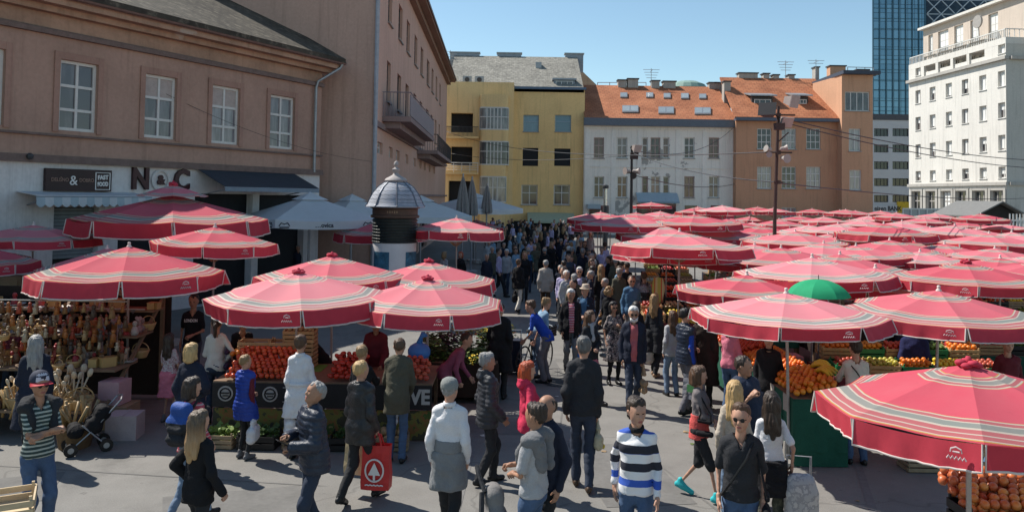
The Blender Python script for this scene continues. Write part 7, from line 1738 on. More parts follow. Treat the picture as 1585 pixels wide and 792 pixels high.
def toy(kind):
 m = MB()
 if kind == 'spoon': m.tube([(0, 0, 0), (0, 0, .3)], .009, 6); m.ball((0, 0, .33), .035, 8, 5, (1, .4, 1.4)); return m.mesh('wooden_spoon', FR['beige'], True)
 if kind == 'horse':
  m.box((0, 0, .12), (.16, .05, .08)); m.bar((.07, 0, .14), (.11, 0, .24), .045); m.box((.13, 0, .235), (.08, .04, .04))
  for x in (-.06, .06):
   for y in (-.018, .018): m.box((x, y, .045), (.02, .018, .09))
  return m.mesh('toy_horse', TOYMIX)
 if kind == 'heart': m.ball((-.03, 0, .03), .04, 8, 6, (1, .45, 1)); m.ball((.03, 0, .03), .04, 8, 6, (1, .45, 1)); m.lathe([(.005, -.06), (.058, .015), (.04, .03)], 10); return m.mesh('gingerbread_heart', TOYMIX2, True)
 if kind == 'basket':
  m.lathe([(.11, 0), (.15, .1), (.16, .14), (.145, .14), (.13, .09), (.09, .02)], 16, cap=False); m.tube([(-.15 * math.cos(a * .3142), 0, .13 + .14 * math.sin(a * .3142)) for a in range(11)], .01, 5)
  return m.mesh('wicker_basket', FR['wick'], True)
 if kind == 'doll': m.lathe([(.05, 0), (.055, .06), (.03, .12), (.02, .13)], 10); m.ball((0, 0, .16), .035, 8, 6); m.lathe([(.04, .165), (.025, .2), (.005, .21)], 8); return m.mesh('small_doll', TOYMIX2, True)
 if kind == 'plate': m.lathe([(.02, 0), (.1, .006), (.14, .03), (.145, .03), (.1, .0)], 18); return m.mesh('painted_plate', fruitm('plate_white', (.5, .48, .44), .3), True)
 if kind == 'ribbon': m.box((0, 0, -.22), (.035, .004, .44)); m.ball((0, 0, -.46), .03, 6, 5); return m.mesh('hanging_ribbon', TOYMIX2)
 if kind == 'flute': m.tube([(0, 0, 0), (0, 0, .34)], [.016, .02], 8); return m.mesh('wooden_flute', FR['wick'], True)
 if kind == 'puppet': m.ball((0, 0, -.08), .035, 7, 5); m.lathe([(.05, -.24), (.03, -.12), (.015, -.1)], 8); m.tube([(0, 0, -.05), (0, 0, 0)], .003, 4); m.bar((-.06, 0, -.15), (.06, 0, -.15), .018); return m.mesh('string_puppet', TOYMIX, True)
 if kind == 'box': m.box((0, 0, .06), (.2, .13, .12)); m.box((0, 0, .128), (.21, .14, .014)); return m.mesh('wooden_box', fruitm('box_wood', (.42, .27, .10), .3))
TOY = {k: toy(k) for k in ('spoon', 'horse', 'heart', 'basket', 'doll', 'plate', 'ribbon', 'flute', 'puppet', 'box')}
TOYL = dict(spoon='carved wooden spoon in a bunch on the souvenir stand', horse='small red wooden horse on the souvenir stand', heart='red gingerbread heart hung on the souvenir stand', basket='round wicker basket on the souvenir stand', doll='little painted doll on the souvenir stand', plate='pale painted plate propped on the souvenir stand', ribbon='hanging ribbon with bead on the souvenir stand', flute='wooden flute lying on the souvenir stand', puppet='string puppet hung on the souvenir stand', box='wooden box on the souvenir stand')
def put(kind, x, y, z, rz=None, sc=1.0, tilt=(0, 0)):
 o = obj(TOY[kind].name.split('.')[0], TOY[kind], None, (x, y, z), hr.uniform(0, 6.28) if rz is None else rz); o.rotation_euler = (tilt[0], tilt[1], o.rotation_euler.z); k = sc * hr.uniform(.85, 1.2); o.scale = (k, k, k); tag(o, TOYL[kind], TOY[kind].name.replace('_', ' ').split('.')[0], TOYL[kind]); return o
xF = lambda u: -8.0 - 1.4 + 3.2 * u
for k in range(95): put(('horse', 'doll', 'box', 'plate', 'horse', 'doll')[k % 6], xF(hr.random()), 13.4 + hr.uniform(-1.15, -.55), .90, None, hr.uniform(.7, 1.3))
for k in range(60): put(('puppet', 'heart', 'ribbon', 'puppet')[k % 4], xF(hr.uniform(-.05, 1.0)), 12.7 + hr.uniform(-.1, .25), hr.uniform(1.25, 1.75), None, hr.uniform(.6, 1.1))
for k in range(30): put(('basket', 'box', 'basket')[k % 3], xF(hr.uniform(.0, 1.0)), 13.4 + hr.uniform(-1.3, .1), hr.choice((.9, 1.31)), None, hr.uniform(.6, 1.0))
for k in range(46): put(('doll', 'horse', 'plate', 'box', 'doll')[k % 5], xF(hr.random()), 13.4 + hr.uniform(-.5, -.02), 1.30)
for k in range(26): put(('plate', 'doll', 'box')[k % 3], xF(hr.random()), 13.4 + hr.uniform(.1, .4), 1.64)
for k in range(90): put('puppet', xF(.3 + .7 * k / 89) + hr.uniform(-.03, .03), 12.4 + .1 * (k % 3), 1.92 - .2 * (k % 4), None, hr.uniform(.6, .95))
for k in range(34): put('heart', xF(k / 33), 13.0, 1.68 - .13 * (k % 4), hr.uniform(-.4, .4), .7)
for k in range(40): put('ribbon', xF(k / 110) - .15, 12.36 - .03 * (k % 3), 1.95 - .05 * (k % 2), None, 1.2)
for k in range(14): put('basket', hr.uniform(-7.6, -6.3), 11.85 + hr.uniform(-.25, .2), .44, None, 1.15)
for k in range(34): put('spoon', hr.uniform(-7.4, -6.5), 11.9 + hr.uniform(-.3, .2), .5, None, 1.2, (hr.uniform(-.4, .4), hr.uniform(-.4, .4)))
for k in range(16): put('flute', xF(.45 + .1 * hr.random()) + .06 * k * .5, 11.6 + hr.uniform(-.2, .2), .30, None, 1.3, (hr.uniform(-.5, .1), hr.uniform(-.6, .6)))
for k in range(18): put('doll', xF(.45 + .3 * hr.random()), 11.85 + hr.uniform(-.3, .25), .44, None, .9)
def tub(p, r, h, label, mat):
 m = MB(); m.lathe([(r * .8, 0), (r, h), (r * 1.04, h), (r * .96, h), (r * .78, .03)], 18, cap=False); m.lathe([(0, .02), (r * .78, .02)], 18, cap=False); o = m.build('wicker_tub', mat, None, True, None, 30); o.location = p; tag(o, label, 'basket'); return o
tub((-6.25, 11.3, 0), .26, .30, 'round wicker tub holding white rolls before the souvenir stand', pm('dark_wicker', (.16, .10, .05), .8, .3, 14))
for k in range(14): put('flute', -6.25 + hr.uniform(-.15, .15), 11.3 + hr.uniform(-.15, .15), .22, None, 1.3, (hr.uniform(-.4, .4), hr.uniform(-.4, .4)))
def carton(p, d, label, mat, rz=.1):
 m = MB(); m.box((0, 0, d[2] / 2), d); m.box((0, 0, d[2] + .004), (d[0] * .1, d[1], .006)); m.box((0, -d[1] / 2 - .002, d[2] * .55), (d[0] * .5, .003, d[2] * .35)); o = m.build('carton', mat); o.location = p; o.rotation_euler = (0, 0, rz); tag(o, label, 'carton')
carton((-5.75, 11.75, 0), (.44, .36, .36), 'whitish carton on the ground right of souvenir stand', pm('pale_carton', (.40, .33, .34), .8)); carton((-6.2, 12.3, .36), (.34, .34, .36), 'pink printed carton raised beside souvenir stand', pinkbox, -.1); carton((-6.15, 12.3, 0), (.5, .45, .35), 'brown carton beneath the pink one by souvenir stand', cardb, 0)
tG = empty('textile_stand', (-10.7, 13.4, 0)); tag(tG, 'stand hung with pale aprons and cloth bags at the left edge', 'stall')
m = MB(); m.box((0, 0, .8), (2.2, .9, .04)); m.build('table_top', tabw, tG)
for sx in (-1, 1): m = MB(); m.box((sx * 1.0, 0, .39), (.06, .8, .78)); m.build('leg', tabw, tG); m = MB(); m.tube([(sx * 1.05, -.4, 0), (sx * 1.05, -.4, 2.0)], .02, 6); m.build('pole', POLE, tG)
m = MB(); m.tube([(-1.05, -.4, 1.98), (1.05, -.4, 1.98)], .015, 6); m.build('hanging_rail', POLE, tG)
tl = [fab('pale_linen', (.44, .38, .36)), C['rose'], C['lgrey'], C['cream'], C['maroon']]
for k in range(12):
 m = MB(); vs = []; w, h = hr.uniform(.22, .4), hr.uniform(.5, .95)
 for j in range(5):
  for i in range(6): vs.append(((i / 5 - .5) * w * (1 + .15 * j / 4), .025 * math.sin(i * 2.1 + k) * (.4 + j / 4), -h * j / 4))
 m.add(vs, [(j * 6 + i, (j + 1) * 6 + i, (j + 1) * 6 + i + 1, j * 6 + i + 1) for j in range(4) for i in range(5)]); o = m.build('hanging_cloth', tl[k % 5], None, True); o.location = (-11.7 + 2.05 * k / 11, 12.97 - .05 * (k % 2), 1.96 - .1 * (k % 3)); tag(o, 'hanging cloth on the rail of the textile stand at left edge', 'cloth', 'cloths hung on the textile stand')
for k in range(8): carton((-11.6 + .25 * k, 13.2 + .1 * (k % 2), .82), (.22, .3, .06 + .05 * (k % 3)), 'folded cloth pile on the textile stand, ' + ('leftmost', 'second', 'third', 'fourth', 'fifth', 'sixth', 'seventh', 'rightmost')[k] + ' along its table', tl[k % 5], 0)
for k in range(5): m = MB(); m.box((0, 0, .45), (.62, .5, .9)); m.box((0, -.262, .45), (.5, .02, .75)); o = m.build('timber_chest', wood2 if k % 2 else wood); o.location = (-12.4 + .72 * k, 18.3, .75 if k % 2 else 0.0); o['label'] = 'brown timber chest below the shaded left parasol, ' + ('by picture edge', 'upper second', 'middle of row', 'upper fourth', 'nearest the shutter')[k]; o['category'] = 'chest'
m = MB(); m.box((-11.0, 18.3, .37), (3.4, .6, .74)); tag(m.build('timber_counter', wood2), 'low timber counter under the shaded left parasols', 'counter')
b0 = P(445, 405, 22); t = empty('crowd_barrier', (b0.x, 22, 0), .35); tag(t, 'grey metal barrier standing before the café at left', 'barrier')
m = MB(); m.tube([(-.6, 0, .1), (-.6, 0, 1.1), (.6, 0, 1.1), (.6, 0, .1)], .02, 6); m.tube([(-.6, 0, .2), (.6, 0, .2)], .018, 6); m.build('frame', steel, t)
for k in range(9): m = MB(); m.tube([(-.5 + .125 * k, 0, .2), (-.5 + .125 * k, 0, 1.1)], .01, 5); m.build('bar', steel, t)
for sx in (-1, 1): m = MB(); m.box((sx * .45, 0, .03), (.05, .6, .05)); m.build('foot', steel, t)
cz = 1.22
crate_l = crate_mb(.62, .42, .135, 2, .014).mesh('crate', pm('poplar_wood', (.52, .40, .25), .75, .2, 4, .2, stretch=(1, 1, 4)))
for k in range(8):
 o = empty('fruit_crate', (-4.32 + .012 * (k % 3), 6.55 + .01 * (k % 2), .142 * k), .5 + .03 * ((k * 7) % 3 - 1)); tag(o, 'pale wooden crate in the lower left stack, ' + ('lowest', 'second lowest', 'third from bottom', 'fourth from bottom', 'fifth from bottom', 'third from top', 'second from top with RO lettering', 'topmost')[k], 'crate', 'crates stacked at lower left'); obj('crate', crate_l, o)
 if k == 6:
  ink = pm('crate_ink', (.06, .05, .04), .8); stand_text(o, 'RO', -.12, -.219, .07, .10, ink, .14, .004); m = MB(); m.tube([(.08, -.219, .08), (.12, -.219, .11), (.16, -.219, .07), (.2, -.219, .1)], .006, 4); m.build('printed_mark', ink, o)
# ================================================================== WHO STANDS WHERE
PB = pm('plastic_bag_white', (.60, .60, .63), .4, .06)
def bag_sdf(w, d, h, seed=1):
 r = np.random.default_rng(seed); g = [((-w * .3, 0, -h * .85), (w * .3, 0, -h * .85), d, d), ((-w * .36, 0, -h * .6), (w * .36, 0, -h * .6), d * .95, d * .95), ((-w * .3, 0, -h * .3), (w * .3, 0, -h * .3), d * .6, d * .6)]
 hd = [((s * w * .28, 0, -h * .3), (s * w * .07, 0, .0), .028, .012) for s in (-1, 1)] + [((-w * .07, 0, 0), (w * .07, 0, 0), .013, .013)]
 F, o = sdf_grid([(g, .05, None), (hd, .02, None)], .014); V, Q = snets(F, o, .014); return folds(V, vnormals(V, Q), .008, seed, 12, 14), Q
_B = {}
def hang_bag(root, info, k, label, w=.28, d=.07, h=.42, mat=None, nm='carrier_bag'):
 key = (w, d, h)
 if key not in _B: _B[key] = bag_sdf(*key)
 V, Q = _B[key]; o = obj(nm, npmesh(nm, V, Q, mat or PB)); o.location = local_to_world(root, info['hand'][k]) - Vector((0, 0, .01)); o.rotation_euler = (0, 0, root.rotation_euler.z + 1.57 + .4); tag(o, label, 'bag'); return o
def box_bag(root, info, k, label, w, d, h, mat, emblem=None, rz=0.0, drop=.1):
 p = local_to_world(root, info['hand'][k]); t = empty('shopping_bag', p - Vector((0, 0, drop + h)), rz); tag(t, label, 'bag')
 m = MB(); n = 10; vs = []
 for j in range(7):
  z = h * j / 6; f = 1 + .04 * math.sin(j * 1.1)
  for (x, y) in ((-1, -1), (-.5, -1.12), (0, -1.18), (.5, -1.12), (1, -1), (1, 1), (.5, 1.12), (0, 1.18), (-.5, 1.12), (-1, 1)): vs.append((x * w / 2 * f, y * d / 2 * (1.0 - .35 * (j / 6)) + .006 * math.sin(j * 2 + x * 3), z))
 m.add(vs, [(j * n + i, j * n + (i + 1) % n, (j + 1) * n + (i + 1) % n, (j + 1) * n + i) for j in range(6) for i in range(n)] + [tuple(reversed(range(n)))])
 m.build('body', mat, t)
 m = MB()
 for y in (-1, 1): m.tube([(-w * .2, y * d * .3, h - .02), (-w * .1, y * d * .2, h + drop * .8), (0, 0, h + drop), (w * .1, y * d * .2, h + drop * .8), (w * .2, y * d * .3, h - .02)], .012, 5)
 m.build('handle', mat, t)
 if emblem == 'tree':
  m = MB(); y = -d / 2 * 1.2 - .012; wm = letw
  m.tube([(.11 * w / .34 * math.cos(a * .2618), y, h * .46 + .13 * math.sin(a * .2618)) for a in range(25)], .011, 5)
  m.add([(-.075, y - .004, h * .46 - .055), (.075, y - .004, h * .46 - .055), (0, y - .004, h * .46 + .095)], [(0, 1, 2)]); m.box((0, y - .004, h * .46 - .085), (.026, .004, .06))
  m.build('emblem', wm, t); m = MB(); m.tube([(-.11 + .022 * q, y - .002, h * .12 + .008 * (q % 2)) for q in range(11)], .008, 4); m.build('printed_line', wm, t)
 if emblem == 'white': m = MB(); m.box((0, 0, h + .03), (w * .8, d * .5, .1)); m.build('contents', PB, t)
 if emblem == 'green': m = MB(); m.box((0, -d / 2 * 1.2 - .008, h * .45), (w * .5, .006, h * .3)); m.build('printed_patch', pm('print_green', (.12, .35, .12), .6), t)
 return t
def shoulder_bag(root, info, lab, side, z, mat, w=.32, h=.26, d=.12, y=0.0, strap_to=1.41):
 """bag hanging at the side from a shoulder strap"""
 s = info['s']; x = side * .235 * s; t = empty('handbag', root.location, root.rotation_euler.z); t.scale = root.scale; tag(t, lab, 'bag')
 g = [((-.02, -w / 2 + .05, 0), (-.02, w / 2 - .05, 0), d / 2, d / 2), ((-.02, -w / 2 + .06, h - .1), (-.02, w / 2 - .06, h - .1), d * .36, d * .36)]
 F, o = sdf_grid([(g, .06, None)], .014); V, Q = snets(F, o, .014); V = folds(V, vnormals(V, Q), .005, 4, 12, 12)
 b = obj('body', npmesh('body', V, Q, mat), t); b.location = (x, y * s, z * s)
 m = MB(); sp = info['shoulder'][1 if side > 0 else 0]
 m.tube([(x - .02, y * s - w * .3, z * s + h * .6), (x - side * .02, y * s - .05, (z + strap_to) / 2 * s), (sp.x * .85, sp.y, sp.z + .055), (x - side * .02, y * s + .08, (z + strap_to) / 2 * s), (x - .02, y * s + w * .3, z * s + h * .6)], .012, 5); m.build('strap', mat, t); return t
def backpack_mesh():
 g = [((-.10, 0, .08), (.10, 0, .08), .085, .085), ((-.11, -.005, .25), (.11, -.005, .25), .09, .09), ((-.07, .01, .40), (.07, .01, .40), .075, .075)]; pk = [((-.08, -.09, .10), (.08, -.09, .10), .05, .05), ((-.08, -.08, .2), (.08, -.08, .2), .045, .045)]
 F, o = sdf_grid([(g, .06, None), (pk, .02, None)], .014); return snets(F, o, .014)
BPV, BPQ = backpack_mesh()
def backpack_on(root, info, lab, mat, mat2=None, sc=1.0):
 t = empty('backpack', root.location, root.rotation_euler.z); t.scale = root.scale; tag(t, lab, 'backpack'); s = info['s']; U = info['U']
 mi = (BPV[BPQ].mean(1)[:, 2] < .27).astype(int) if mat2 else None
 o = obj('body', npmesh('body', folds(BPV, vnormals(BPV, BPQ), .004, 2, 12, 12) * sc, BPQ, [mat, mat2] if mat2 else mat, mi), t); o.location = U((0, -.20, .98))
 for g in (-1, 1):
  m = MB(); m.tube([U((g * .09, -.15, 1.36)), U((g * .11, -.03, 1.475)), U((g * .125, .10, 1.40)), U((g * .135, .12, 1.22)), U((g * .16, -.02, 1.08)), U((g * .12, -.16, 1.04))], .018, 6); m.build('strap', mat2 or mat, t)
 return t
def man(px, py, H, head, label, z_eff=None, **kw):
 res = kw.pop('res', .016); r, i = make_person(label, H=H, res=res, **kw); x, y = hx(px, py, z_eff or H); place(r, x, y, head); return r, i
W_ = dict(fem=True)
p1, i1 = man(63, 575, 1.78, 128, 'man in red and white cap with crossed arms by stacked crates', top='tee', tc=C['sail'], bc=C['jean'], arms=('cross', ((-.22, .24, -.20), (.75, .1, -.7))), hat='cap', hair='short', hc='dark', glasses=True, extra=('knot',), skin=1, legs='stand')
p2, i2 = man(56, 518, 1.72, -28, 'woman with long grey blond hair in dark coat at textile stand', fem=True, top='coat', tc=C['navy'], hem=.5, bc=C['bjean'], hair='long', hc='grey', arms=('hold', 'down'), legs='step', fat=.02)
hang_bag(p2, i2, 0, 'white carrier bag held at the left edge by the dark coated woman')
p3, i3 = man(297, 530, 1.66, 8, 'blond bobbed woman in navy coat with bag behind backpack wearer', fem=True, top='coat', tc=C['navy'], hem=.62, bc=C['djean'], hair='bob', hc='blond', arms=('down', 'hip'), fat=.015)
shoulder_bag(p3, i3, 'grey shoulder bag on the blond bobbed woman in navy', 1, .78, C['charcoal'], .36, .34)
p4, i4 = man(299, 582, 1.64, 18, 'dark haired woman in red striped top carrying blue grey backpack', fem=True, top='sweater', tc=C['redw'], bc=C['ljean'], bottom='slim', hair='bob', hc='dark', arms=('strap', 'fwd'), legs='walk2', yaw=30)
backpack_on(p4, i4, 'blue and grey backpack on woman in red striped top', fab('pack_blue', (.02, .07, .28), .6), C['charcoal'])
p5, i5 = man(310, 633, 1.63, 24, 'girl with long light tipped hair in black jacket walking away', fem=True, top='jacket', tc=C['black'], bc=C['bjean'], bottom='slim', hair='long', hc='ombre', arms=('hip', ((.16, .08, -.46), (.5, -1, 0))), legs='walk', yaw=12)
p6, i6 = man(381, 548, 1.44, 22, 'child in bright blue quilted vest with red sleeves', top='vest', tc=C['bluepuff'], hem=.66, bc=C['bjean'], bottom='slim', hair='short', hc='dblond', arms=('hold', 'hang'), legs='stand', extra=('quilt',), shoe='grey', yaw=20)
def under_sweater(root, info, mat):
 s = info['s']; A = []
 for k in (0, 1): a = info['shoulder'][k]; w = info['wrist'][k]; e = a.lerp(w, .5) + Vector((.03 * (1 if k else -1), -.05, 0)); A += [(tuple(a), tuple(e), .058 * s, .05 * s), (tuple(e), tuple(w), .05 * s, .042 * s)]
 F, o = sdf_grid([(A, .02, None)], .014); V, Q = snets(F, o, .014); obj('sleeve', npmesh('sleeve', folds(V, vnormals(V, Q), .005, 3), Q, mat), root)
under_sweater(p6, i6, C['maroon'])
hang_bag(p6, i6, 1, 'white carrier bag held by the child in blue vest', .26, .07, .40)
p7, i7 = man(466, 518, 1.72, 4, 'woman in belted white trench coat facing the fruit stall', fem=True, top='coat', tc=C['white'], hem=.60, bc=C['navy'], hair='full', hc='brown', arms=('hang', 'hold'), extra=('belt',), legs='stand')
hang_bag(p7, i7, 0, 'grey white carrier bag beside the white trench coat', .28, .08, .44)
p8, i8 = man(490, 588, 1.72, -128, 'man in dark blue puffer jacket looking down at his hands', top='puffer', tc=C['puffnavy'], bc=C['djean'], hair='short', hc='grey', arms=('phone', ((-.06, .27, -.18), (.7, -.5, -.6))), pitch=-24, glasses=False, skin=1, legs='step', fat=.012, lean=6)
m = MB(); m.box((0, 0, 0), (.075, .15, .009)); o = m.build('mobile_phone', blackp); o.location = local_to_world(p8, (i8['hand'][0] + i8['hand'][1]) / 2 + Vector((0, .02, .0))); o.rotation_euler = (.6, 0, p8.rotation_euler.z); tag(o, 'dark phone held by the man in dark blue puffer', 'phone')
p9, i9 = man(560, 557, 1.70, 26, 'fair haired person in black leather jacket holding red bag', fem=True, top='leather', tc=C['leather'], hem=.74, bc=C['bjean'], hair='short', hc='blond', arms=('fwd', ((.06, .10, -.48), (.5, -1, 0))), legs='walk2', fat=.02, yaw=10)
box_bag(p9, i9, 1, 'red shopping bag with white round tree emblem', .34, .16, .52, pm('bag_red', (.52, .03, .03), .5, .08), 'tree', R(-6), .13)
box_bag(p9, i9, 0, 'yellowish white bag tucked behind the red shopping bag', .34, .14, .44, pm('bag_cream', (.55, .42, .24), .6), 'white', R(-20), .12)
p10, i10 = man(616, 535, 1.70, 2, 'man in olive brown jacket bending at the lettered fruit stall', z_eff=1.60, top='jacket', tc=C['olive'], hem=.72, bc=C['jean'], hair='short', hc='brown', arms=('reachlow', 'reachlow'), lean=14, fat=.02, legs='stand')
hang_bag(p10, i10, 0, 'white patterned bag hanging by the olive brown jacket', .24, .06, .42)
p11, i11 = man(561, 533, 1.62, 10, 'short fair haired woman in dark cardigan at the fruit stall', fem=True, top='jacket', tc=C['black'], hair='short', hc='dblond', arms=('hold', 'reach'))
p12, i12 = man(697, 584, 1.76, 8, 'cook in white shirt with grey apron and grey cap from behind', top='shirt', tc=C['white'], hem=.98, bc=C['bjean'], hair='short', hc='grey', hat='flat', arms=('down', 'down'), legs='walk', extra=('apron', 'collar'), fat=.012, yaw=16)
p13, i13 = man(756, 545, 1.68, 72, 'grey haired man in slate puffer jacket facing right', top='puffer', tc=C['puff'], hem=.78, bc=C['charcoal'], hair='full', hc='grey', arms=('hang', 'fwd'), legs='step', extra=('hood',), skin=1, fat=.01)
p14, i14 = man(818, 558, 1.66, 74, 'woman with bright red bobbed hair in pink hoodie', fem=True, top='hoodie', tc=C['pink'], bc=C['jean'], hair='bob', hc='red', arms=('fwd', 'hip'), legs='stand')
p15, i15 = man(828, 622, 1.76, -62, 'man in grey T-shirt with grey sweater round shoulders holding rucksack', top='tee', tc=C['lgrey'], bc=C['jean'], hair='full', hc='dark', arms=('hold', ((-.02, .30, -.30), (.6, -.5, -.6))), legs='stand', extra=('knotgrey',), skin=1, fat=.012, yaw=8)
t = empty('rucksack', local_to_world(p15, i15['hand'][0]) + Vector((-.14, -.10, -.80)), p15.rotation_euler.z + .5); t.rotation_euler = (0, .18, p15.rotation_euler.z + .6); t.scale = (1.3,) * 3; tag(t, 'grey rucksack held out by the man in grey T-shirt', 'backpack')
obj('body', npmesh('body', folds(BPV, vnormals(BPV, BPQ), .006, 6, 12, 12) * 1.15, BPQ, fab('rucksack_grey', (.19, .18, .175))), t)
m = MB(); m.tube([(-.12, .08, .5), (-.03, .12, .62), (.0, .13, .66), (.03, .12, .62), (.12, .08, .5)], .017, 6); m.tube([(-.2, .05, .05), (-.26, .12, .2), (-.12, .1, .5)], .02, 6); m.build('strap', C['charcoal'], t)
p16, i16 = man(846, 610, 1.74, -138, 'bald man in sunglasses and dark jacket behind grey T-shirt man', top='jacket', tc=C['navy'], bc=C['bjean'], hair='thin', hc='dark', glasses=True, arms=('down', 'pocket'), skin=1, fat=.015)
p17, i17 = man(904, 520, 1.93, 6, 'tall grey haired man in charcoal jacket walking away with banana bag', top='jacket', tc=C['charcoal'], hem=.86, bc=C['djean'], hair='full', hc='saltpepper', arms=('down', 'hang'), legs='step', fat=.018, shoe='brown')
b = hang_bag(p17, i17, 1, 'clear net bag of bananas held by the tall man', .2, .06, .36, pm('net_bag', (.42, .38, .26), .4), 'net_bag')
m = MB(); [m.tube([(-.1 + .02 * k, -.06, -.30), (-.04 + .02 * k, -.075, -.345), (.05 + .015 * k, -.07, -.335)], [.012, .02, .012], 6) for k in range(4)]; m.build('bananas', FR['lemon'], b, True)
p18, i18 = man(986, 615, 1.82, 188, 'young man in blue white and black striped rugby shirt', top='sweater', tc=C['rugby'], bc=C['jean'], hair='full', hc='dark', arms=('fwd', 'back'), legs='walk', extra=('collar_dark',), yaw=-22, skin=0, hem=.90)
o = MB()
p19, i19 = man(981, 474, 1.82, 184, 'white bearded man in pink sweater and open navy jacket', top='jacket', tc=C['navy'], shirt=C['salmon'], bc=C['djean'], hair='full', hc='white', beard='white', glasses=True, arms=('hang', 'down'), legs='walk2', fat=.018, belly=.7, skin=1)
hang_bag(p19, i19, 0, 'brown paper bag carried by the white bearded man', .2, .06, .5, cardb)
p34, i34 = man(1083, 565, 1.64, 118, 'woman in taupe top and coral hem with black capri trousers', fem=True, top='sweater', tc=C['taupe'], shirt=None, hem=1.06, sleeve=.8, bc=C['bjean'], bottom='capri', hair='bob', hc='brown', arms=('clasp', 'clasp'), legs='walk2', shoe='teal', yaw=-20)
Fg, o_ = sdf_grid([([((g * .055, 0, 1.12), (g * .062, 0, .82), .108, .132) for g in (-1, 1)], .04, lambda X, Y, Z: np.maximum(Z - 1.12, .80 - Z) + 0 * X + 0 * Y)], .016); V, Q = snets(Fg, o_, .016); obj('tunic_hem', npmesh('tunic_hem', folds(V, vnormals(V, Q), .006, 9) * i34['s'], Q, C['coral']), p34)
shoulder_bag(p34, i34, 'black handbag held in front by the woman in taupe top', 1, .92, C['black'], .26, .24, .08, .12)
p35, i35 = man(1152, 550, 1.80, 148, 'heavy man in dark blue shirt leaning by the orange counter', top='shirt', tc=fab('dark_blue_shirt', (.026, .036, .062)), sleeve=.55, bc=C['black'], hair='short', hc='dark', arms=('hip', 'face'), fat=.05, belly=1.1, skin=1, yaw=-28)
p36, i36 = man(1137, 588, 1.66, 12, 'woman with long wavy blond hair in beige jacket', fem=True, top='jacket', tc=C['beige'], bc=C['ljean'], hair='long', hc='blond', arms=('down', 'hold'), legs='stand', yaw=8)
p37, i37 = man(1147, 624, 1.80, 196, 'man in black T-shirt and sunglasses with cross body bag', top='tee', tc=C['charcoal'], bc=C['jean'], hair='spiky', hc='brown', glasses=True, arms=('down', 'down'), legs='walk', extra=('strapbag',), skin=0, fat=.012, yaw=12)
shoulder_bag(p37, i37, 'small black cross body bag on the black T-shirt man', -1, .86, C['black'], .26, .22, .09, .10)
p38, i38 = man(1194, 605, 1.66, 10, 'dark haired woman in white T-shirt with trolley from behind', fem=True, top='tee', tc=C['white'], hem=.98, bc=C['camo'], hair='long', hc='dark', arms=('hold', ((.12, -.02, -.46), (.5, -1, 0))), legs='stand')
Fg, o_ = sdf_grid([([((g * .07, -.02, 1.0), (g * .09, -.05, .62), .132, .15) for g in (-1, 1)], .05, lambda X, Y, Z: np.maximum(np.maximum(Z - 1.0, .62 - Z), Y - .06) + 0 * X)], .016); V, Q = snets(Fg, o_, .016); obj('tied_jacket', npmesh('tied_jacket', folds(V, vnormals(V, Q), .012, 9) * i38['s'], Q, C['black']), p38)
q = G(1236, 800, 0); q = Vector((local_to_world(p38, i38['hand'][1]).x + .06, local_to_world(p38, i38['hand'][1]).y - .12, 0)); t = empty('shopping_trolley', q, -.2); tag(t, 'pale grey shopping trolley pulled by the white T-shirt woman', 'trolley')
F_, o_ = sdf_grid([([((-.07 + .01 * (q == 6), 0, .16 + .1 * q), (.07 - .01 * (q == 6), 0, .16 + .1 * q), .105 - .02 * (q == 6), .105 - .02 * (q == 6)) for q in range(7)], .05, None)], .016); V, Q = snets(F_, o_, .016); obj('bag', npmesh('bag', folds(V, vnormals(V, Q), .006, 8, 12, 12), Q, printed('trolley_print', (.40, .40, .40), [(.30, .30, .31), (.48, .47, .46)], 16)), t)
m = MB(); m.tube([(-.12, .15, .06), (-.12, .15, .98), (.12, .15, .98), (.12, .15, .06)], .013, 6); m.tube([(-.14, -.12, .03), (-.14, .15, .08)], .012, 5); m.build('frame', steel, t)
for sx in (-1, 1): m = MB(); m.tube([(sx * .17, .12, .075), (sx * .20, .12, .075)], .075, 14); m.build('wheel', SHOE['black'], t)
p39, i39 = man(1326, 526, 1.74, 4, 'seller in off white shirt with dark strap inside the fruit stall', top='shirt', tc=C['cream'], bc=C['jean'], hair='full', hc='dark', arms=('reach', 'hold'), legs='stand', lean=6, extra=('strapbag',))
p40, i40 = man(300, 455, 1.82, 172, 'stall keeper in black printed T-shirt behind the souvenir stand', top='tee', tc=C['black'], hair='short', hc='black', arms=('hold', 'down'), res=.02, skin=1)
stand_text(p40, 'LONDON', 0, .158, 1.36, .075, letw, .26, .002, rz=math.pi)
p41, i41 = man(336, 488, 1.72, -12, 'brunette in white top with purple shoulder bag', fem=True, top='shirt', tc=C['cream'], bc=C['djean'], hair='pony', hc='dark', arms=('hold', 'hip'), res=.018)
shoulder_bag(p41, i41, 'dark purple shoulder bag on the brunette in white', 1, .95, fab('purple_leather', (.035, .014, .04), .5), .4, .32)
man(372, 497, 1.70, 150, 'stall keeper bending over behind the tomato heap', z_eff=1.52, top='tee', tc=C['black'], hair='short', hc='dark', arms=('reachlow', 'reachlow'), lean=28, res=.02, skin=1)
man(263, 515, 1.42, 8, 'girl in dotted blouse and pink skirt at souvenir stand', fem=True, top='tee', tc=C['dots'], bottom='skirt', bc=C['rose'], hair='long', hc='dark', arms=('hold', 'hold'), res=.018, shoe='grey')
man(583, 490, 1.66, 176, 'seller in dark red jumper behind the fruit stall', top='sweater', tc=C['maroon'], hair='short', hc='dark', arms=('reachlow', 'reachlow'), res=.02, lean=8, fat=.03, skin=1)
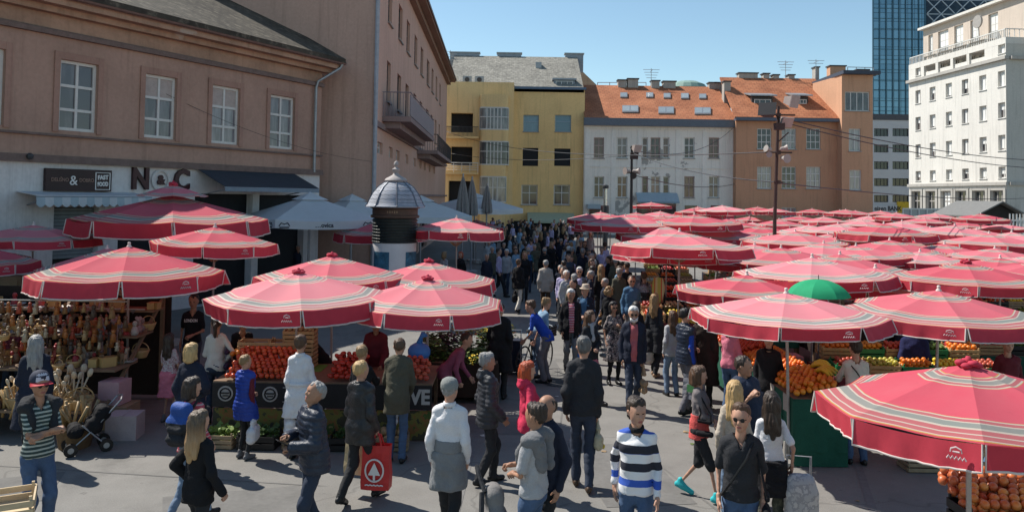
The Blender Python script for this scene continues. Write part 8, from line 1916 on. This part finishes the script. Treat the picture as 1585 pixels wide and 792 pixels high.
man(500, 505, 1.66, -120, 'seller in black hooded top bending over pink bags', z_eff=1.45, top='hoodie', tc=C['black'], hair='short', hc='black', arms=('reachlow', 'reachlow'), lean=38, res=.02)
man(690, 520, 1.62, 95, 'seller in mauve pullover leaning over the herbs', z_eff=1.42, fem=True, top='sweater', tc=fab('mauve_knit', (.26, .07, .12)), hair='short', hc='dark', arms=('reach', 'reachlow'), lean=42, res=.02)
man(774, 468, 1.75, 6, 'person in long black coat beside the herb stall', top='coat', tc=C['black'], hem=.5, bc=C['bjean'], hair='short', hc='black', arms=('hold', 'down'), res=.02, fat=.02)
r_s, _ = man(130, 470, 1.7, 170, 'dim seller in brown behind the souvenir shelves', top='sweater', tc=C['brown'], hair='short', hc='grey', arms=('hold', 'hold'), res=.024); r_s.location = (-8.2, 14.5, 0)
man(18, 470, 1.66, 120, 'woman in rose top behind the textile stand', fem=True, top='sweater', tc=C['rose'], hair='bob', hc='brown', arms=('hold', 'down'), res=.024)
p20, i20 = man(914, 480, 1.66, 150, 'brown haired girl with grey scarf and dark jacket', fem=True, top='jacket', tc=C['charcoal'], bc=C['rose'], hair='long', hc='brown', arms=('hold', 'down'), legs='walk', extra=('scarf',), yaw=-55, res=.018)
shoulder_bag(p20, i20, 'small grey bag worn by the girl with grey scarf', -1, .9, C['grey'], .22, .2, .08, .12)
p21, i21 = man(884, 447, 1.76, 176, 'white haired man in red striped shirt and dark coat', top='jacket', tc=C['black'], shirt=C['redstripe'], hem=.7, bc=C['grey'], hair='full', hc='white', arms=('hang', 'down'), legs='step', fat=.02, belly=.8, res=.018, skin=1)
hang_bag(p21, i21, 0, 'bright blue plastic bag of the white haired man', .26, .09, .46, pm('bag_bright_blue', (.02, .22, .60), .4))
p22, i22 = man(906, 440, 1.74, 200, 'man in pale straw hat and denim shirt', top='jacket', tc=C['navy'], shirt=C['denim'], bc=C['djean'], hair='short', hc='grey', hat='fedora', arms=('down', 'hold'), res=.018, yaw=40)
man(827, 470, 1.70, 60, 'cyclist in pale blue sleeves and dark vest bending over bicycle', z_eff=1.50, top='shirt', tc=C['paleblue'], bc=C['ljean'], hair='full', hc='dblond', arms=('bars', 'reachlow'), lean=34, res=.018, extra=())
p23, i23 = man(847, 478, 1.74, -70, 'person in royal blue T-shirt stooping over the bicycle', z_eff=1.46, top='tee', tc=C['royal'], bc=C['gtrous'], hair='full', hc='brown', arms=('reach', 'bars'), lean=40, res=.018)
p24, i24 = man(943, 443, 1.66, 20, 'curly fair haired woman in dark jacket facing away', fem=True, top='jacket', tc=C['black'], hair='curly', hc='dblond', bc=C['bjean'], arms=('hold', 'down'), res=.018)
shoulder_bag(p24, i24, 'tan bag worn by curly haired woman', -1, .85, pm('tan_leather', (.34, .17, .06), .5), .28, .26, .1, .06)
man(950, 466, 1.64, 165, 'woman in dark patterned dress', fem=True, top='dress', tc=C['floral'], hair='bob', hc='black', bc=C['black'], bottom='slim', arms=('strap', 'down'), res=.018, skin=1, glasses=True)
man(978, 426, 1.84, 178, 'man in blue denim shirt and sunglasses', top='shirt', tc=C['denim'], bc=C['grey'], hair='short', hc='dark', glasses=True, arms=('down', 'down'), legs='walk', res=.018, fat=.02, extra=('collar',))
p27, i27 = man(997, 421, 1.70, 10, 'walker in checked shirt with small rucksack', top='shirt', tc=C['plaid'], bc=C['jean'], hair='full', hc='brown', arms=('strap', 'strap'), res=.018)
backpack_on(p27, i27, 'grey checked rucksack on the walker by lane parasol', C['plaid'], C['charcoal'], .85)
man(970, 405, 1.78, -20, 'man in sleeveless black top before the lane parasol', top='tee', tc=C['black'], sleeve=.2, bc=C['black'], hair='short', hc='dark', arms=('down', 'hold'), res=.018, skin=1)
p29, i29 = man(1014, 454, 1.72, 35, 'woman with straight long fair hair in long dark coat', fem=True, top='coat', tc=C['charcoal'], hem=.52, bc=C['bjean'], hair='long', hc='dblond', arms=('hang', 'down'), legs='step', shoe='tan', res=.018)
hang_bag(p29, i29, 0, 'large white carrier bag of the fair haired woman', .3, .1, .5, pm('bag_offwhite', (.55, .49, .44), .5))
man(985, 466, 1.6, 10, 'dark haired woman with black rucksack behind the bearded man', fem=True, top='jacket', tc=C['black'], hair='bob', hc='black', bc=C['bjean'], arms=('down', 'down'), res=.02)
man(1041, 480, 1.6, -10, 'woman with long light brown hair in pale cardigan', fem=True, top='jacket', tc=C['lgrey'], hair='long', hc='brown', bc=C['ljean'], arms=('down', 'hold'), res=.02)
p31, i31 = man(1062, 476, 1.82, 62, 'man in navy quilted vest with bright blue sleeves', top='vest', tc=C['puffnavy'], hem=.84, bc=C['gtrous'], hair='short', hc='black', arms=('hold', 'hang'), legs='step', extra=('quilt',), res=.017, fat=.01)
under_sweater(p31, i31, C['royal'])
box_bag(p31, i31, 1, 'grey shopping bag with green print by quilted vest man', .36, .14, .42, pm('bag_grey', (.24, .24, .26), .6), 'green', R(-35), .12)
man(1090, 478, 1.76, 20, 'person in dark brown coat under parasol edge', top='coat', tc=C['dkbrown'], hem=.45, bc=C['bjean'], hair='short', hc='dark', arms=('down', 'down'), res=.02, fat=.03)
p33, i33 = man(1130, 492, 1.68, 40, 'shopper with pink sleeves and navy vest beneath parasol', fem=True, top='sweater', tc=C['rose'], bc=C['jean'], hair='bob', hc='dark', arms=('reachlow', 'hold'), res=.018)
hang_bag(p33, i33, 1, 'white plastic bag held under the parasol by pink sleeved shopper', .26, .08, .42)
p30, i30 = man(845, 402, 1.76, 4, 'grey haired man in beige jacket walking away', top='jacket', tc=fab('oat_cloth', (.36, .32, .28)), hem=.78, bc=C['brown'], hair='short', hc='grey', arms=('down', 'down'), legs='step', res=.02, fat=.03)
p32, i32 = man(803, 401, 1.70, 24, 'woman in black jacket and pale trousers walking away', fem=True, top='jacket', tc=C['black'], hem=.78, bc=C['cream'], hair='full', hc='brown', arms=('hang', 'down'), legs='walk', res=.02, fat=.02)
hang_bag(p32, i32, 0, 'black bag carried by woman in pale trousers', .3, .09, .42, C['black'], 'black_bag')
pb, ib = man(818, 382, 1.76, 2, 'bald man with blue rucksack walking away', top='tee', tc=C['teal'], bc=C['djean'], hair='thin', hc='grey', arms=('strap', 'down'), legs='step', res=.024)
backpack_on(pb, ib, 'blue patterned rucksack on the bald walker', fab('pack_blue2', (.02, .10, .26), .6), C['navy'])
man(843, 382, 1.76, 4, 'bald man in dark jacket right of the blue rucksack', top='jacket', tc=C['black'], bc=C['bjean'], hair='thin', hc='grey', arms=('down', 'down'), legs='step', res=.024)
man(880, 388, 1.74, 5, 'man in dark jacket and pale jeans in the shade', top='jacket', tc=C['navy'], bc=C['ljean'], hair='short', hc='grey', arms=('down', 'down'), legs='step', res=.022, hat='dark')
man(913, 392, 1.70, 182, 'woman in lavender shirt and dark jacket facing camera', fem=True, top='jacket', tc=C['black'], shirt=C['lav'], bc=C['bjean'], hair='full', hc='brown', arms=('down', 'hold'), res=.022, legs='step')
man(897, 413, 1.76, 186, 'older man in sunglasses and open grey jacket', top='jacket', tc=C['taupe'], shirt=C['lav'], bc=C['djean'], hair='full', hc='white', glasses=True, arms=('down', 'down'), legs='walk2', res=.02)
man(887, 431, 1.68, -110, 'dark haired man in black seen from the side', top='jacket', tc=C['black'], bc=C['bjean'], hair='short', hc='black', arms=('down', 'down'), res=.022)
man(887, 364, 1.74, 0, 'person in pale blue shirt far down the lane', top='shirt', tc=C['paleblue'], bc=C['grey'], hair='short', hc='dark', arms=('down', 'down'), res=.028, fat=.03)
man(899, 371, 1.76, 180, 'man with grey cap in dark shirt far down the lane', top='shirt', tc=C['navy'], bc=C['djean'], hair='short', hc='grey', hat='flat', arms=('down', 'down'), res=.026)
man(688, 389, 1.66, 30, 'fair haired woman under the column parasol', fem=True, top='shirt', tc=C['lgrey'], hair='bob', hc='dblond', bc=C['djean'], res=.024)
man(713, 389, 1.68, 200, 'red blond woman under the column parasol', fem=True, top='jacket', tc=C['black'], hair='bob', hc='red', bc=C['djean'], res=.024)
man(462, 379, 1.74, 150, 'person in dark jacket near the metal barrier', top='jacket', tc=C['navy'], hair='short', hc='grey', bc=C['bjean'], res=.026)
man(434, 364, 1.76, 160, 'figure in bright red top and yellow trousers by the café', top='sweater', tc=C['red'], hair='short', hc='brown', bc=C['yellow'], res=.026)
man(1116, 406, 1.72, 0, 'brown haired person in grey shirt between sunlit parasols', top='shirt', tc=C['grey'], hair='short', hc='brown', res=.024)
man(1131, 412, 1.70, 90, 'dark haired person in pale blue between sunlit parasols', top='shirt', tc=C['paleblue'], hair='short', hc='dark', res=.024)
man(1415, 497, 1.74, 20, 'person in dark blue under the right parasols', top='jacket', tc=fab('deep_blue', (.012, .016, .07)), hair='short', hc='dark', res=.024, fat=.03)
man(1478, 500, 1.66, 160, 'person in red jumper under the second right parasol', top='sweater', tc=C['red'], hair='short', hc='grey', res=.024, fat=.03)
man(1560, 520, 1.70, 190, 'person in dark red at right picture edge', top='sweater', tc=C['maroon'], hair='short', hc='dark', res=.024)
man(953, 400, 1.64, 170, 'seller in pale blouse by the lane end parasol', fem=True, top='tee', tc=C['lgrey'], hair='bob', hc='dark', res=.026)
for k, (x, y, l) in enumerate(((1411, 371, 'dark haired head left of the gap between parasols'), (1430, 372, 'person in white in the gap between parasols'), (1453, 372, 'grey haired person right in the gap between parasols'), (1150, 362, 'pale haired person in gap left of the lamp post'), (1166, 363, 'grey haired person in gap left of the lamp post'), (1190, 512, 'shopper in black behind the orange counter'), (1118, 382, 'dark haired person behind the lane parasols'))):
 man(x, y, 1.7, 40 * k, l, top='jacket', tc=(C['black'], C['white'], C['navy'], C['grey'], C['charcoal'], C['black'], C['navy'])[k], hair='short', hc=('black', 'dark', 'grey', 'white', 'grey', 'black', 'dark')[k], res=.03)
m = MB(); vs = []
for j in range(7):
 for i in range(8): a = i / 7 * 3.14; vs.append((.16 * math.cos(a) * (.7 + .3 * math.sin(j)), .10 * math.sin(a), -.95 * j / 6))
m.add(vs, [(j * 8 + i, (j + 1) * 8 + i, (j + 1) * 8 + i + 1, j * 8 + i + 1) for j in range(6) for i in range(7)]); o = m.build('striped_scarf', stripes('scarf_stripes', .16, [(0, (.42, .44, .12)), (.5, (.5, .10, .06)), (.65, (.55, .50, .28))], 0, 0), None, True); g_ = P(1019, 430, 18.6); o.location = g_; tag(o, 'yellow green striped scarf hanging at the lane stall', 'scarf')
b0 = G(828, 582); t = empty('bicycle', (b0.x, b0.y + .1, 0), R(62)); tag(t, 'dark bicycle with front basket in the sunny patch of the lane', 'bicycle')
def wheel_mb(x): m = MB(); m.tube([(x + .33 * math.cos(a * .2618), 0, .34 + .33 * math.sin(a * .2618)) for a in range(25)], .018, 6); return m
for x in (-.52, .52):
 w_ = wheel_mb(x).build('wheel', SHOE['black'], t); m = MB(); [m.tube([(x, 0, .34), (x + .32 * math.cos(a * .5236), 0, .34 + .32 * math.sin(a * .5236))], .003, 3) for a in range(12)]; m.tube([(x, -.04, .34), (x, .04, .34)], .02, 8); m.build('spokes', steel, w_)
m = MB(); [m.tube(p, .016, 6) for p in ([(-.52, 0, .34), (-.12, 0, .32), (.36, 0, .72), (-.2, 0, .74), (-.12, 0, .32)], [(-.52, 0, .34), (-.2, 0, .74)], [(.36, 0, .72), (.42, 0, .6), (.52, 0, .34)], [(-.2, 0, .74), (-.24, 0, .92)], [(.36, 0, .72), (.33, 0, .98)])]; m.build('frame', blackp, t)
m = MB(); m.tube([(.25, -.28, 1.0), (.35, -.1, 1.02), (.35, .1, 1.02), (.25, .28, 1.0)], .013, 6); m.build('handlebar', steel, t); m = MB(); m.ball((-.25, 0, .95), .11, 8, 5, (1.2, .7, .35)); m.build('saddle', SHOE['black'], t)
m = MB(); m.tube([(-.12, -.09, .32), (-.12, .09, .32)], .03, 8); m.tube([(-.12, .1, .32), (-.02, .1, .2)], .012, 5); m.build('crank', steel, t)
m = crate_mb(.34, .28, .22, 4, .01); m.v = [(x + .58, y, z + .72) for x, y, z in m.v]; m.build('basket', blackp, t)
m = MB(); m.box((b0.x - .45, b0.y + .2, .38), (.36, .3, .62)); m.box((b0.x - .45, b0.y + .2, .70), (.38, .32, .03)); tag(m.build('cool_box', C['navy']), 'dark blue box beside the bicycle in the lane', 'box')
m = MB(); [m.tube([(b0.x - .6, b0.y - .02 + s_, .02), (b0.x - .6, b0.y - .02 + s_, .95), (b0.x - .3, b0.y - .02 + s_, .95), (b0.x - .3, b0.y - .02 + s_, .02)], .014, 6) for s_ in (0,)]; tag(m.build('trolley_frame', steel), 'bent tube trolley handle standing left of the bicycle', 'trolley')
q = G(133, 698); t = empty('push_chair', (q.x, q.y, 0), R(35)); t.scale = (.74, .74, .74); tag(t, 'black folded push chair parked before the souvenir stand', 'push chair')
for (x, y) in ((-.28, -.22), (-.28, .22), (.32, -.2), (.32, .2)):
 m = MB(); m.tube([(x, y - .03, .12), (x, y + .03, .12)], .12, 16); w_ = m.build('wheel', SHOE['black'], t); m = MB(); m.tube([(x, y - .034, .12), (x, y + .034, .12)], .055, 12); m.build('hub', steel, w_)
m = MB(); [m.tube([(-.28, s_, .12), (.1, s_, .45), (.55, s_, .95)], .014, 6) for s_ in (-.2, .2)]; [m.tube([(.32, s_, .12), (-.1, s_, .55)], .014, 6) for s_ in (-.2, .2)]; m.tube([(.55, -.2, .95), (.6, 0, 1.0), (.55, .2, .95)], .016, 6); m.build('frame', steel, t)
F_, o_ = sdf_grid([([((-.2, -.1, .42), (-.2, .1, .42), .14, .14), ((.12, -.1, .5), (.12, .1, .5), .16, .16), ((.25, -.1, .72), (.25, .1, .72), .15, .15)], .08, None)], .018); V, Q = snets(F_, o_, .018); obj('seat', npmesh('seat', folds(V, vnormals(V, Q), .01, 3, 12, 12), Q, C['black']), t)
tpl = []
spec = [dict(tc=C['black'], hc='dark'), dict(tc=C['navy'], hc='grey'), dict(tc=C['charcoal'], hc='brown', fem=True, hair='bob'), dict(tc=C['beige'], hc='black'), dict(tc=C['black'], hc='dblond', fem=True, hair='long'), dict(tc=C['olive'], hc='grey', top='coat'), dict(tc=C['lav'], hc='dark', top='shirt'), dict(tc=C['puffnavy'], hc='dark', top='puffer'), dict(tc=C['paleblue'], hc='brown', fem=True, hair='bob'), dict(tc=C['lgrey'], hc='white')]
sn = ['black jacket', 'navy jacket', 'charcoal jacket', 'beige jacket', 'black jacket and fair hair', 'olive coat', 'lavender shirt', 'navy padded jacket', 'pale blue jacket', 'pale grey jacket']
n0 = len(PEOPLE)
far_pts = []
cr = random.Random(21)
while len(far_pts) < 125:
 if len(far_pts) < 34: d = cr.uniform(20, 33); px = cr.uniform(858, 965)
 elif len(far_pts) < 46: d = cr.uniform(26, 38); px = cr.uniform(755, 870)
 else: d = 29 + 40 * cr.random() ** .8; px = cr.uniform(752 + max(0, (45 - d)) * 1.6, 885 if d > 45 else 930)
 x = (px - 792) / FPX * d
 if all((x - a) ** 2 + (d - b) ** 2 > .55 for a, b, _ in far_pts) and not (abs(px - 842) < 26 and d < 33): far_pts.append((x, d, cr.randrange(10)))
far_pts.sort(key=lambda q: q[1]); roots = {}
for n, (x, d, k) in enumerate(far_pts):
 px = 792 + x / d * FPX; H = cr.uniform(1.6, 1.85); hd = cr.choice([0, 5, -8, 178, 185, 170, 90, -80, 20, 160])
 wh = ('by yellow house' if d > 58 else 'mid lane' if d > 42 else 'near crowd front') + (' on its left' if px < 810 else ' in its middle' if px < 855 else ' beside parasols')
 lab = f'{sn[k]} walker {"going away" if abs(hd) < 30 else "coming" if abs(hd) > 150 else "sideways"} in shade {wh}'
 if k not in roots:
  r, _ = make_person(lab, 'people in the shaded far end of the lane', H=1.75, res=.03, legs=('step', 'walk', 'walk2', 'stand')[k % 4], bc=C[('bjean', 'djean', 'charcoal', 'jean')[k % 4]], arms=('down', 'hang'), **{'top': 'jacket', **spec[k]}); roots[k] = r
 else:
  r = copy_tree(roots[k])
 r.location = (x, d, 0); r.rotation_euler = (0, 0, R(-hd)); s_ = H / 1.75; r.scale = (s_ * .87, s_ * .95, s_); r['label'] = lab
